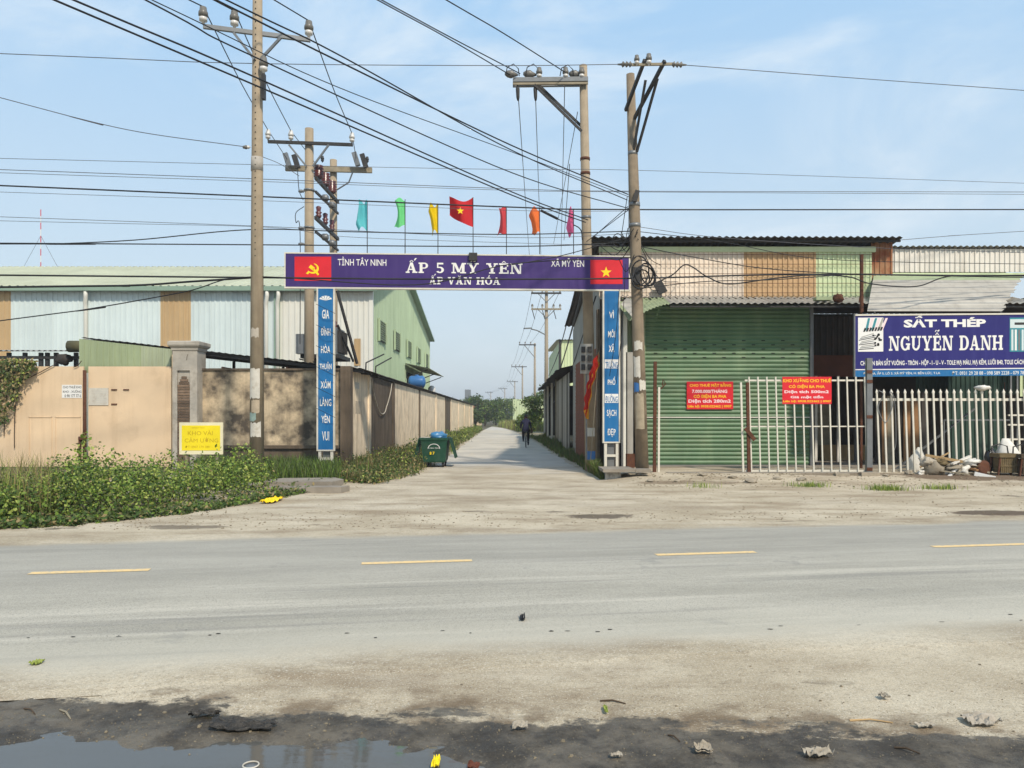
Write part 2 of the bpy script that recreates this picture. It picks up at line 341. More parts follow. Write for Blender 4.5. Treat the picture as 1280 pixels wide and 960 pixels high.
fas_green = mat('weathered_green_sheet', L(165, 178, 140, .75), .6, .06, 1, streak=.35, streak_col=L(105, 115, 85), rand=.08)
grey_sheet = mat('grey_galvanised_sheet', L(172, 168, 158, .82), .5, .12, 1.5, streak=.3, streak_col=L(100, 92, 84), rand=.12, metal=.15)
dark_sheet = mat('dark_rusty_sheet', L(78, 72, 66, .7), .7, .2, 1.5, stain=.5, stain_col=L(70, 45, 30), rand=.2)
cream_sheet = mat('cream_sheet', L(236, 220, 200, .92), .55, .05, 1, streak=.28, streak_col=L(160, 132, 104), streak_scale=4, rand=.06)
tan_sheet = mat('tan_sheet', L(196, 162, 120, .88), .6, .08, 1, streak=.4, streak_col=L(150, 114, 78), rand=.08)
mint_sheet = mat('mint_sheet', L(204, 216, 172, .9), .55, .05, 1, streak=.25, streak_col=L(150, 150, 105), rand=.05)
white_sheet = mat('white_weathered_sheet', L(224, 218, 206, .9), .55, .06, 1, streak=.4, streak_col=L(140, 126, 108), rand=.08)
rust_sheet = mat('rusted_sheet', L(190, 150, 110, .7), .75, .12, 2, stain=.9, stain_col=L(135, 68, 34), sscale=1.6, streak=.5, streak_col=L(120, 60, 30), sfrom=.42)
shutter_g = mat('green_shutter_paint', L(92, 126, 88, .76), .5, .10, 1.6, stain=.3, stain_col=L(120, 122, 92), streak=.45, streak_col=L(125, 145, 108), streak_scale=2.4, rand=.06, spec=.4)
slot_dark = mat('slot_dark', (.01, .014, .01, 1), .9, 0)
white_paint = mat('chipped_white_paint', L(222, 216, 200, .85), .5, .06, 5, stain=.55, stain_col=L(150, 110, 75), sscale=7, sfrom=.6)
rust = mat('rust', L(98, 62, 44, .8), .9, .3, 10, bump=.3)
galv = mat('galvanised_steel', L(140, 142, 142, .7), .45, .12, 6, metal=.4)
steel_dark = mat('dark_steel', L(62, 60, 58, .7), .6, .15, 6)
black_rubber = mat('black_cable', (.012, .012, .013, 1), .5, 0)
grey_wire = mat('bare_wire', (.09, .09, .1, 1), .5, 0, metal=.3)
porcelain = mat('white_porcelain', L(220, 216, 208, .85), .25, .05, 5, spec=.6)
grey_porcelain = mat('grey_porcelain', L(120, 116, 108, .8), .35, .1, 6)
red_porcelain = mat('brown_red_porcelain', L(88, 38, 34, .9), .3, .1, 6, spec=.6)
wood_grey = mat('weathered_wood', L(168, 156, 132, .7), .85, .2, 5, stain=.4, stain_col=L(90, 80, 64))
wood_tan = mat('tan_timber', L(190, 158, 112, .8), .8, .15, 5, stain=.3)
purple = mat('purple_vinyl', L(62, 42, 108, .9), .5, .10, .9, streak=.2, streak_col=L(96, 78, 132), bump=.15, bscale=3)
navy = mat('navy_vinyl', L(40, 37, 112, .85), .45, .10, .9, bump=.15, bscale=3, streak=.15, streak_col=L(90, 88, 160))
blue_p = mat('blue_vinyl', L(28, 110, 168, .85), .5, .10, 2, streak=.25, streak_col=L(90, 140, 175), streak_scale=8)
sign_white = mat('white_print', L(240, 238, 232, .85), .6, .03, 4)
sign_red = mat('red_print', L(214, 34, 46, .92), .55, .08, 2, bump=.2, bscale=6)
sign_yellow = mat('yellow_print', L(250, 215, 30, .9), .6, .03, 3)
sign_orange = mat('orange_yellow_print', L(250, 190, 40, .9), .6, .03, 3)
sign_pink = mat('faded_white_print', L(250, 222, 222, .85), .6, .03, 3)
dull_yellow = mat('sign_yellow_board', L(242, 218, 36, .9), .6, .06, 3)
ochre_print = mat('faded_ochre_print', L(205, 172, 24, .85), .6, .05, 3)
cyan_print = mat('teal_print', L(60, 140, 150, .9), .5, .1, 3)
black_print = mat('black_print', L(34, 34, 36), .7, 0)
paper = mat('paper', L(214, 208, 194, .82), .8, .08, 6, stain=.6, stain_col=L(160, 146, 124), sscale=9)
dirty_paper = mat('dirty_paper', L(186, 176, 158, .75), .9, .15, 20, stain=.6, stain_col=L(110, 98, 82), sscale=22)
bin_g = mat('bin_green_plastic', L(30, 78, 58, .8), .55, .15, 5, stain=.5, stain_col=L(60, 76, 60), sscale=5)
blue_bag = mat('blue_plastic_bag', L(70, 140, 190, .85), .35, .1, 6, spec=.6)
white_bag = mat('white_sack', L(226, 222, 212, .85), .6, .06, 8, stain=.25, stain_col=L(150, 140, 125), sscale=6, bump=.4, bscale=18)
grey_bag = mat('grey_sack', L(160, 148, 128, .75), .85, .15, 6, bump=.5, bscale=20)
black_bag = mat('black_plastic', (.012, .012, .013, 1), .3, .1, 6, spec=.6, bump=.6, bscale=25)
tank_blue = mat('blue_tank', L(62, 116, 176, .85), .35, .08, 3)
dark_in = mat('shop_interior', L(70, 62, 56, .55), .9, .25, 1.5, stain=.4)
brown_board = mat('red_brown_board', L(112, 66, 50, .7), .8, .2, 2)
plank_tan = mat('tan_plank', L(170, 128, 88, .75), .85, .15, 4, rand=.15)
dark_green_sheet = mat('dark_green_sheet', L(52, 78, 66, .7), .6, .15, 1.5, rand=.1)
wicker = mat('wicker', L(120, 104, 74, .75), .9, .2, 12, bump=.5)
leafA = mat('leaf_green', L(120, 146, 58, .85), .6, .12, 2, trans=.25, detail=2)
leafB = mat('leaf_dark_green', L(72, 98, 42, .75), .6, .12, 2, trans=.2, detail=2)
leafC = mat('leaf_yellow_green', L(174, 186, 92, .85), .6, .12, 2, trans=.3, detail=2)
leafD = mat('leaf_dry', L(158, 140, 96, .75), .8, .15, 2, trans=.15, detail=2)
leafE = mat('leaf_olive', L(100, 110, 62, .75), .7, .12, 2, trans=.2, detail=2)
bark = mat('bark', L(92, 76, 60, .7), .95, .25, 6, bump=.5)
stone = mat('stone', L(172, 160, 140, .75), .9, .2, 8, bump=.5)
tarblack = mat('bitumen_fleck', L(70, 68, 64, .6), .9, .2, 6)

# ------------------------------------------------------------ ground
RS = 0.1587                                    # the main road runs across the view, turned this slope away from it
UR = Vector((1, RS, 0)).normalized(); VR = Vector((-UR.y, UR.x, 0))
def verge(x):                                  # near edge of the planted verge on the left
    return max(11.0 + RS * (x + 7.6), 11.4 + 1.69 * (x + 7.6))
def gz(x, y):
    z = 0.14 * sst(2.2, 3.4, x) * sst(18.2, 20.6, y) * (1 - sst(60, 80, y))
    if x < -3.2: z += 0.09 * sst(-3.2, -4.8, x) * sst(verge(min(x, -4.6)), verge(min(x, -4.6)) + 1.2, y)
    if y < 4.9:
        m = 1 - sst(4.1, 4.7, y + 0.11 * x)
        n = noise.noise(Vector((x * 1.3, y * 2.4, 0))) * .6 + noise.noise(Vector((x * 4, y * 5, 3))) * .3 + noise.noise(Vector((x * 11, y * 13, 5))) * .26 + abs(noise.noise(Vector((x * 5.5, y * 8, 15)))) * .35
        z += m * (n * .038 - .004)
        z -= .036 * sst(4.12, 3.72, y + .10 * noise.noise(Vector((x * 1.9, 0, 8)))) * sst(.25, -.9, x + .5 * noise.noise(Vector((x * .8, y * 3, 2)))) * sst(1.0, 2.0, y)
        z -= .012 * sst(4.0, 3.5, y) * sst(.2, .8, x) * max(0, noise.noise(Vector((x * 1.1, y * 2, 11))) * 2)
    return z
def axis(parts):
    o = []
    for a, b, st in parts: o += list(np.arange(a, b - 1e-6, st))
    return o + [parts[-1][1]]
gx = axis([(-900, -100, 80), (-100, -20, 5), (-20, -6, .5), (-6, 6, .06), (6, 20, .5), (20, 100, 5), (100, 900, 80)])
gy = axis([(-200, -20, 30), (-20, 0, 2), (0, 2.8, .4), (2.8, 4.9, .035), (4.9, 24, .4), (24, 120, 4), (120, 1500, 60)])
nx, ny = len(gx), len(gy)
me = bpy.data.meshes.new('ground')
me.from_pydata([(x, y, gz(x, y)) for y in gy for x in gx], [], [(j * nx + i, j * nx + i + 1, (j + 1) * nx + i + 1, (j + 1) * nx + i) for j in range(ny - 1) for i in range(nx - 1)])
me.polygons.foreach_set('use_smooth', [True] * len(me.polygons)); me.update()
def nodes_of(name):
    m = bpy.data.materials.new(name); m.use_nodes = True; n, l = m.node_tree.nodes, m.node_tree.links
    def N(t, **k):
        x = n.new(t)
        for a, v in k.items(): setattr(x, a, v)
        return x
    def val(s, v):
        if isinstance(v, (int, float, tuple)): s.default_value = v
        else: l.new(v, s)
    def noi(vec, sc, det=5, ro=.6, scl=None, dist=0):
        t = N('ShaderNodeTexNoise'); t.inputs['Scale'].default_value = sc; t.inputs['Detail'].default_value = det; t.inputs['Roughness'].default_value = ro; t.inputs['Distortion'].default_value = dist
        if scl:
            mm = N('ShaderNodeMapping'); mm.inputs['Scale'].default_value = scl; l.new(vec, mm.inputs['Vector']); vec = mm.outputs[0]
        l.new(vec, t.inputs['Vector']); return t.outputs['Fac']
    def ma(op, a, b=0.0, c=0.0):
        x = N('ShaderNodeMath', operation=op); val(x.inputs[0], a); val(x.inputs[1], b)
        if op in ('MULTIPLY_ADD',): val(x.inputs[2], c)
        return x.outputs[0]
    def rg(s, a, b, c=0.0, d=1.0, smooth=True):
        x = N('ShaderNodeMapRange'); x.interpolation_type = 'SMOOTHSTEP' if smooth else 'LINEAR'
        for i, v in enumerate((a, b, c, d)): x.inputs[i + 1].default_value = v
        l.new(s, x.inputs[0]); return x.outputs[0]
    def mx(f, a, b, mode='MIX'):
        x = N('ShaderNodeMix', data_type='RGBA', blend_type=mode); val(x.inputs[0], f); val(x.inputs[6], a); val(x.inputs[7], b); return x.outputs[2]
    return m, n, l, N, noi, ma, rg, mx, n['Principled BSDF']
def dirt(g, noi, rg, mx):
    """the same dry dusty earth wherever it lies: ground, road edges, lane mouth"""
    d = mx(rg(noi(g, .55, 6), .33, .68), L(186, 170, 142, .84), L(216, 202, 175, .88))
    d = mx(rg(noi(g, 1.0, 6, .65, (.55, 1.4, 1)), .45, .66, 0, .75), d, L(158, 138, 110, .78))
    d = mx(rg(noi(g, .8, 6, .6, (.5, 1.2, 1)), .50, .72, 0, .55), d, L(228, 216, 192, .86))
    d = mx(rg(noi(g, 7, 6, .75), .50, .72, 0, .45), d, L(150, 132, 106, .78))
    d = mx(rg(noi(g, 110, 3, .7), .50, .64, 0, .5), d, L(120, 108, 90, .8))
    d = mx(rg(noi(g, 17, 6, .8), .50, .70, 0, .5), d, L(136, 118, 94, .78))
    d = mx(rg(noi(g, 38, 4, .8), .52, .72, 0, .6), d, L(112, 98, 80, .8))
    return mx(rg(noi(g, 75, 2, .6), .56, .68, 0, .55), d, L(232, 224, 206, .9))
def dirt_height(g, noi, ma):
    return ma('ADD', ma('ADD', noi(g, 26, 7, .75), ma('MULTIPLY', noi(g, 85, 4, .7), .45)), ma('MULTIPLY', noi(g, 3.5, 4), 1.2))
# dry dusty earth, trodden paler and stonier in places, wet black mud along the near edge
m, n, l, N, noi, ma, rg, mx, p = nodes_of('earth')
g = N('ShaderNodeNewGeometry').outputs['Position']; xyz = N('ShaderNodeSeparateXYZ'); l.new(g, xyz.inputs[0])
dust = dirt(g, noi, rg, mx)
far_green = mx(rg(noi(g, .08, 4), .4, .6), L(92, 100, 56, .7), L(140, 128, 84, .7))
dust = mx(rg(xyz.outputs[1], 60, 140), dust, far_green)
# grassy soil under the planted strips at both sides of the lane
sl = ma('MULTIPLY', rg(ma('ADD', xyz.outputs[0], ma('MULTIPLY', noi(g, 1.4), .8)), -3.3, -2.9, 1, 0), rg(xyz.outputs[1], 19, 22))
dust = mx(ma('MULTIPLY', sl, .8), dust, L(92, 84, 62, .7))
# damp oily patches by the road and dark soil under the rubbish heap
def spot(cx, cy, rx, ry, amt):
    a = ma('MULTIPLY', ma('SUBTRACT', xyz.outputs[0], cx), 1 / rx); b = ma('MULTIPLY', ma('SUBTRACT', xyz.outputs[1], cy), 1 / ry)
    d = ma('SQRT', ma('ADD', ma('MULTIPLY', a, a), ma('MULTIPLY', b, b)))
    return rg(ma('ADD', d, ma('MULTIPLY_ADD', noi(g, 3.2, 6, .75), 1.8, -.9)), .75, 1.05, amt, 0)
for sp_args, sc_ in (((1.45, 12.75, .62, .34, .85), L(92, 80, 66, .78)), ((8.4, 13.2, .95, .4, .85), L(84, 66, 50, .78)), ((-4.9, 11.5, .7, .25, .7), L(100, 88, 72, .78)), ((12.2, 19.9, 2.4, .75, .8), L(104, 80, 58, .75)), ((4.4, 18.9, 1.6, .3, .5), L(120, 100, 78, .75)), ((-2.2, 15.5, 1.2, .3, .35), L(150, 134, 110, .78)), ((9.0, 20.3, 2.0, .35, .6), L(110, 92, 72, .75))):
    dust = mx(spot(*sp_args), dust, sc_)
# damp patches anywhere
dust = mx(ma('MULTIPLY', rg(noi(g, .9, 5, .6, (.6, 1.3, 1)), .64, .70), .75), dust, L(78, 66, 52, .8))
sv = ma('ADD', ma('MULTIPLY_ADD', xyz.outputs[0], .11, xyz.outputs[1]), ma('MULTIPLY_ADD', noi(g, 1.5, 6, .65, (.8, 1.5, 1)), 1.1, -.55))
sv = ma('ADD', sv, ma('MULTIPLY_ADD', noi(g, 13, 7, .75), .36, -.18))
mudf = rg(sv, 4.18, 4.28, 1, 0)
mudc = mx(rg(noi(g, 2.2, 7, .7), .36, .64), L(70, 64, 55, .78), L(122, 113, 98, .74))
mudc = mx(rg(noi(g, 9, 7, .75), .48, .68, 0, .7), mudc, L(58, 52, 45, .8))
mudc = mx(rg(noi(g, 40, 4, .8), .55, .75, 0, .6), mudc, L(150, 138, 118, .72))
dampf = ma('MULTIPLY', rg(sv, 4.3, 4.62, 1, 0), rg(noi(g, 3.0, 5), .44, .62, 0, .75))
l.new(mx(mudf, mx(dampf, dust, L(122, 102, 78, .75)), mudc), p.inputs['Base Color'])
wet = rg(noi(g, 3.3, 6, .7), .40, .60, .28, .8)
rgh = N('ShaderNodeMix', data_type='FLOAT'); l.new(mudf, rgh.inputs[0]); rgh.inputs[2].default_value = .95; l.new(wet, rgh.inputs[3]); l.new(rgh.outputs[0], p.inputs['Roughness'])
bp = N('ShaderNodeBump'); bp.inputs['Strength'].default_value = .6; bp.inputs['Distance'].default_value = .022
l.new(dirt_height(g, noi, ma), bp.inputs['Height']); l.new(bp.outputs[0], p.inputs['Normal']); p.inputs['Specular IOR Level'].default_value = .35
me.materials.append(m)
ground = inst('ground', me, None, Matrix.Identity(4), kind='structure')

def strip(name, left, right, m, z, world=None, kind='structure', **t):
    vs = []; fs = []
    for a, b in zip(left, right):
        q = len(vs) // 9; end = q in (0, len(left) - 1)
        for k, w in enumerate((0, .02, .1, .3, .5, .7, .9, .98, 1)): vs.append((a[0] + (b[0] - a[0]) * w, a[1] + (b[1] - a[1]) * w, -.004 if end or k in (0, 8) else z))
    for i in range(len(left) - 1):
        for k in range(8): fs.append((i * 9 + k, i * 9 + k + 1, (i + 1) * 9 + k + 1, (i + 1) * 9 + k))
    me = bpy.data.meshes.new(name); me.from_pydata(vs, [], fs); me.materials.append(m); me.update()
    return inst(name, me, None, world or Matrix.Identity(4), kind=kind, **t)
# main road: worn asphalt under pale dust, dust thick towards both edges
m, n, l, N, noi, ma, rg, mx, p = nodes_of('dusty_asphalt')
oc = N('ShaderNodeTexCoord').outputs['Object']; xyz = N('ShaderNodeSeparateXYZ'); l.new(oc, xyz.inputs[0])
asp = mx(rg(noi(oc, .6, 6, .6, (.35, 1.4, 1)), .32, .68), L(174, 168, 152, .80), L(196, 189, 172, .84))
asp = mx(rg(noi(oc, 1.0, 5, .6, (.12, 3.2, 1)), .48, .68, 0, .7), asp, L(210, 202, 184, .86))
asp = mx(rg(noi(oc, 1.2, 4, .6, (.1, 2.2, 1)), .52, .70, 0, .6), asp, L(144, 140, 130, .78))
asp = mx(rg(noi(oc, .9, 6, .7), .60, .68, 0, .45), asp, L(134, 133, 128, .78))
asp = mx(rg(noi(oc, 95, 2, .6), .52, .66, 0, .55), asp, L(112, 110, 104, .8))
asp = mx(rg(noi(oc, 60, 2, .6), .60, .72, 0, .35), asp, L(220, 214, 200, .85))
edge = ma('ADD', xyz.outputs[1], ma('MULTIPLY_ADD', noi(oc, .7, 6, .7, (.5, 1, 1)), 1.0, -.5))
wpos = N('ShaderNodeNewGeometry').outputs['Position']; dustc = dirt(wpos, noi, rg, mx)
asp = mx(rg(xyz.outputs[1], -1.8, .6, 0, .55), asp, mx(rg(noi(oc, 1.0, 6, .7, (.3, 1.5, 1)), .3, .7), L(148, 144, 134, .8), L(178, 173, 160, .82)))
asp = mx(rg(noi(oc, 48, 4, .8), .50, .68, 0, .4), asp, L(124, 123, 118, .8))
asp = mx(rg(edge, -3.4, -2.2, .55, 0), asp, L(208, 200, 180, .84)); asp = mx(rg(edge, -3.75, -3.05, 1, 0), asp, dustc); asp = mx(rg(edge, 1.75, 2.15, 0, 1), asp, dustc)
l.new(asp, p.inputs['Base Color']); p.inputs['Roughness'].default_value = .85; p.inputs['Specular IOR Level'].default_value = .3
bp = N('ShaderNodeBump'); bp.inputs['Distance'].default_value = .022
l.new(ma('ADD', rg(edge, -3.8, -2.8, .6, .2), rg(edge, 1.7, 2.2, 0, .42)), bp.inputs['Strength'])
l.new(dirt_height(wpos, noi, ma), bp.inputs['Height']); l.new(bp.outputs[0], p.inputs['Normal'])
RM = frame((0, 8.87, 0), UR, VR)
lx = axis([(-150, -14, 8), (-14, 16, .25), (16, 170, 8)])
def jag(x, s, a): return a * (noise.noise(Vector((x * .45, s, 0))) + .6 * noise.noise(Vector((x * 1.7, s, 4))) + .3 * noise.noise(Vector((x * 5, s, 9))))
strip('main_road', [(x, -3.85 + jag(x, 1, .1)) for x in lx], [(x, 2.6 + jag(x, 2, .16)) for x in lx], m, .006, RM)
# worn yellow centre dashes
m, n, l, N, noi, ma, rg, mx, p = nodes_of('worn_road_paint')
g = N('ShaderNodeNewGeometry').outputs['Position']
l.new(mx(rg(noi(g, 22, 6, .75), .46, .66, 0, .8), L(240, 205, 142, .88), L(188, 180, 160, .82)), p.inputs['Base Color']); p.inputs['Roughness'].default_value = .8
dashes = [(37, 187), (452, 590), (820, 944), (1166, 1290)]
for i, (a, b) in enumerate(dashes):
    def along(px):      # where the centre line crosses this column of the photo
        t = (px - 640) / F; Y = 8.87 / (1 - RS * t); return Vector((t * Y, Y, 0))
    A, B = along(a), along(b); ln = (B - A).length; pts = []
    k = 14; out = [(j / k * ln, -.062 + .008 * noise.noise(Vector((j * .9, i, 1)))) for j in range(k + 1)] + [(j / k * ln, .062 + .008 * noise.noise(Vector((j * .9, i, 5)))) for j in range(k, -1, -1)]
    me = bpy.data.meshes.new('centre_line_dash'); me.from_pydata([(x, y, 0) for x, y in out], [], [tuple(range(len(out)))]); me.materials.append(m)
    fr = frame(A + Vector((0, 0, .010)), UR, VR); inst('centre_line_dash', me, None, fr, kind='structure')
# side lane: pale concrete, dusty where it meets the road
m, n, l, N, noi, ma, rg, mx, p = nodes_of('lane_concrete')
g = N('ShaderNodeNewGeometry').outputs['Position']; xyz = N('ShaderNodeSeparateXYZ'); l.new(g, xyz.inputs[0])
c = mx(rg(noi(g, .5, 6), .34, .66), L(190, 183, 170, .86), L(212, 204, 188, .88))
c = mx(rg(noi(g, 1.0, 5, .6, (2.4, .25, 1)), .5, .72, 0, .5), c, L(205, 192, 168, .85))
c = mx(rg(noi(g, 45, 3, .6), .55, .72, 0, .4), c, L(120, 112, 98, .8))
c = mx(rg(ma('ADD', xyz.outputs[1], ma('MULTIPLY_ADD', noi(g, .35, 5), 12, -6)), 22.0, 27.0, 1, 0), c, dirt(g, noi, rg, mx))
l.new(c, p.inputs['Base Color']); p.inputs['Roughness'].default_value = .9
bp = N('ShaderNodeBump'); bp.inputs['Strength'].default_value = .6; bp.inputs['Distance'].default_value = .022
l.new(dirt_height(g, noi, ma), bp.inputs['Height']); l.new(bp.outputs[0], p.inputs['Normal'])
def lane(tbl, y): return float(np.interp(y, [a for a, b in tbl], [b for a, b in tbl]))
LL = [(12.2, -4.6), (16, -3.9), (19, -3.2), (22.3, -2.55), (49.5, -2.95), (80, -3.4), (113, -4.3), (150, -9), (200, -22)]
LR = [(12.2, 4.6), (16, 2.9), (19.3, 2.3), (35, 1.83), (49.5, 1.6), (80, .55), (99, -.5), (113, -1.3), (150, -5.6), (200, -18)]
ly = axis([(13.4, 60, .5), (60, 200, 4)])
strip('side_street', [(lane(LL, y) + jag(y, 6, .14), y) for y in ly], [(lane(LR, y) + jag(y, 7, .14), y) for y in ly], m, .006)
# standing water in the wheel rut
m, n, l, N, noi, ma, rg, mx, p = nodes_of('muddy_water')
p.inputs['Base Color'].default_value = L(100, 98, 92, .75); p.inputs['Roughness'].default_value = .04; p.inputs['IOR'].default_value = 1.33; p.inputs['Specular IOR Level'].default_value = .9
g = N('ShaderNodeNewGeometry').outputs['Position']; bp = N('ShaderNodeBump'); bp.inputs['Strength'].default_value = .05; bp.inputs['Distance'].default_value = .01
l.new(noi(g, 5, 3, .5, (1, 4, 1)), bp.inputs['Height']); l.new(bp.outputs[0], p.inputs['Normal'])
me = bpy.data.meshes.new('puddle'); me.from_pydata([(-9, 1.2, 0), (.55, 1.2, 0), (.55, 4.3, 0), (-9, 4.3, 0)], [], [(0, 1, 2, 3)]); me.materials.append(m)
inst('puddle', me, None, Matrix.Translation((0, 0, -.019)), kind='structure')

X, Y_, Z = Vector((1, 0, 0)), Vector((0, 1, 0)), Vector((0, 0, 1))
# ------------------------------------------------------------ factory behind the left wall
FX, FY, FB, RY, EZ, RZ = -7.0, 38.4, 65.3, 48.5, 8.05, 11.0
fac = thing('factory_building', 'long pale blue corrugated factory with green gable end facing the lane', 'building', (-22, FY, 0))
runs = [(-46, -27.1, fac_blue), (-27.1, -25.05, fac_tan), (-25.05, -17.58, fac_blue), (-17.58, -16.06, fac_tan), (-16.06, -11.85, fac_blue), (-11.6, -7.0, fac_white)]
for a, b, mm in runs: sheets('wall_sheet', fac, (a, FY, 0), X, Z, b - a, EZ - .05, mm, 1.07, .27, .035)
sheets('wall_sheet', fac, (XA(443, FY), FY - .05, 4.2), X, Z, .3, 1.35, fac_tan, .3, .15, .03)
MB().box(-11.86, -11.58, FY - .12, FY + .02, 0, EZ).build('corner_trim', green_trim, fac)
MB().box(FX - .14, FX + .06, FY - .06, FY + .14, 0, EZ).build('corner_trim', fac_white, fac)
gut = MB().box(-46, FX + .3, FY - .42, FY - .18, EZ - .16, EZ + .06).build('gutter', green_trim, fac)
for px in (110, 335, 349):
    x = XA(px, FY); mb = MB()
    mb.path([(x + .05, FY - .3, EZ - .1), (x + .05, FY - .3, EZ - .42), (x - .05, FY - .16, EZ - .75), (x - .05, FY - .12, EZ - 1.1), (x - .05, FY - .12, .2)], .1, 8)
    mb.build('downpipe', fac_white, fac, True)
sheets('roof_sheet', fac, (-46, FY - .35, EZ + .05), X, (0, RY - FY + .35, RZ - EZ + .05), 46 + FX + .35, math.hypot(RY - FY + .35, RZ - EZ), roof_beige, 1.6, .4, .05)
sheets('roof_sheet', fac, (FX + .35, FB + .4, EZ + .05), -X, (0, RY - FB - .4, RZ - EZ + .05), 46 + FX + .35, math.hypot(RY - FB - .4, RZ - EZ), roof_beige, 1.6, .4, .05)
top = lambda d: EZ + (RZ - EZ) * (d / (RY - FY)) if d < RY - FY else RZ - (RZ - EZ) * (d - (RY - FY)) / (FB - RY)
sheets('gable_sheet', fac, (FX, FY, 0), Y_, Z, FB - FY, 0, fac_green, 1.345, .45, .035, hfun=top)
mb = MB(); mb.bar((FX + .2, FY - .3, EZ + .06), (FX + .2, RY, RZ + .1), .4, .12); mb.bar((FX + .2, RY, RZ + .1), (FX + .2, FB + .3, EZ + .06), .4, .12)
mb.build('verge_flashing', green_trim, fac)
slat_me = MB().box(-.02, .04, -.95, .95, -.012, .012).mesh('louvre_slat', fac_green)
for yc in (41, 46.3, 51.7, 57, 62.3):
    w = MB().box(FX + .04, FX + .09, yc - 1, yc + 1, 5.65, 6.75).build('louvre_window', steel_dark, fac)
    for j in range(9): inst('louvre_slat', slat_me, w, Matrix.Translation((FX + .11, yc, 5.72 + j * .12)) @ Matrix.Rotation(R(-35), 4, 'Y'))
    for q in ((yc - 1.07, yc - 1), (yc + 1, yc + 1.07)): MB().box(FX + .05, FX + .16, *q, 5.6, 6.8).build('window_frame', fac_green, w)
cn = sheets('canopy_sheet', fac, (FX + .05, 50, 5.15), Y_, (1.6, 0, -.35), 10, 1.65, [roof_beige, fas_green], 1.25, .3, .04)
for y in (50.2, 55, 59.8): MB().bar((FX + .1, y, 4.2), (FX + 1.5, y, 4.72), .06, .06).build('canopy_bracket', steel_dark, fac)
MB().box(FX + .03, FX + .08, 50.8, 59.4, 0, 4.6).build('gable_doorway', slot_dark, fac)

# ------------------------------------------------------------ shed roofs just inside the wall
WY, WX, WT = 23.5, -4.95, 3.07           # front wall plane, lane wall plane, wall top
shed = thing('lean_to_shed', 'dark lean-to roof sloping down behind the grimy front wall', 'shed', (-9, 25, 0))
A = Vector((-13.3, 23.72, 4.09)); B = Vector((-4.6, 23.72, 3.12))
sheets('roof_sheet', shed, A, (B - A), Y_, (B - A).length, 3.0, dark_sheet, 1.1, .22, .03, wave=True)
for y in (23.85, 25.2, 26.6): MB().bar(A + Vector((0, y - A.y, -.07)), B + Vector((0, y - A.y, -.07)), .06, .09).build('rafter', steel_dark, shed)
for x in (-13.2, -9.6, -7.9, -5.4):
    zt = A.z + (x - A.x) * (B.z - A.z) / (B.x - A.x) - .12
    MB().box(x - .04, x + .04, 26.5, 26.58, 0, zt).build('post', steel_dark, shed)
for x in (-9.0, -7.0): MB().box(x, x + .05, 23.8, 26.6, 3.12, 3.2).build('purlin', rust, shed)
sheets('fascia_sheet', shed, (XA(99, 23.66), 23.66, ZA(466, 23.66)), X, Z, XA(214, 23.66) - XA(99, 23.66), 0, [fas_green, fas_green, mat('pale_green_fascia', L(182, 192, 160, .75), .6, .06, 1, streak=.3)], .95, .19, .03,
       hfun=lambda d: 4.05 - .112 * d - ZA(466, 23.66))
# strip of roof that oversails the lane wall
sh2 = thing('long_lean_to_shed', 'dark roof edge running along the top of the lane wall', 'shed', (-6, 60, 0))
sheets('roof_sheet', sh2, (WX - 2.6, 27.2, 3.72), Y_, (2.75, 0, -.52), 69, 2.8, dark_sheet, 1.5, .3, .04, wave=True)
for y in range(28, 97, 8): MB().box(WX - 2.5, WX - 2.42, y, y + .08, 0, 3.62).build('post', steel_dark, sh2)
# second shed at the far left
sh3 = thing('open_shed', 'open shed with grey wavy roof edge at the left picture edge', 'shed', (-18, 27, 0))
sheets('roof_sheet', sh3, (-22, 26, 3.86), X, (0, 4, .35), 22 + XA(100, 26), 4.0, grey_sheet, .9, .2, .045, wave=True)
for px in (-60, 8, 28, 48, 56, 67, 92): MB().box(XA(px, 26.2), XA(px, 26.2) + .12, 26.2, 26.3, 0, 3.84).build('post', steel_dark, sh3)
MB().box(-22, XA(100, 26), 26.15, 26.25, 3.62, 3.72).build('beam', steel_dark, sh3)
MB().blob((XA(80, 26.1), 26.1, 3.6), (.28, .15, .18), jit=.3).build('hanging_bundle', dark_sheet, sh3, True)
MB().lathe((XA(86, 25.9), 25.9, 4.02), [(0, .2), (.55, .2)], 10, (1, 0, 0)).build('roof_pipe', mat('mossy_pipe', L(96, 92, 66, .7), .9, .2), sh3, True)

# ------------------------------------------------------------ sheet metal gate
gate = thing('sheet_metal_gate', 'peach painted sheet metal gate with paper notice and rusty post', 'gate', (XA(90, WY), WY, 0))
MB().box(XA(-140, WY), XA(104.5, WY), WY, WY + .06, .12, ZA(458, WY)).build('gate_leaf', peach, gate)
MB().box(XA(110, WY), XA(214, WY), WY + .02, WY + .07, .12, ZA(458, WY)).build('gate_leaf', peach, gate)
for a, b in ((36, 65), (69, 101)):
    mb = MB(); x0, x1 = XA(a, WY), XA(b, WY); z1 = ZA(521, WY)
    for q in ((x0, x1, z1 - .02, z1), (x0, x0 + .02, .4, z1), (x1 - .02, x1, .4, z1)): mb.box(q[0], q[1], WY - .018, WY - .001, q[2], q[3])
    mb.build('wicket_frame', peach, gate)
px = XA(107.2, WY)
MB().tube((px, WY - .06, 0), (px, WY - .06, ZA(463, WY)), .052, n=10).build('post', rust, gate, True)
MB().box(px - .16, px + .07, WY - .13, WY - .03, .95, 1.03).box(px - .17, px - .12, WY - .1, WY - .02, .3, 1.05).build('bolt', rust, gate)
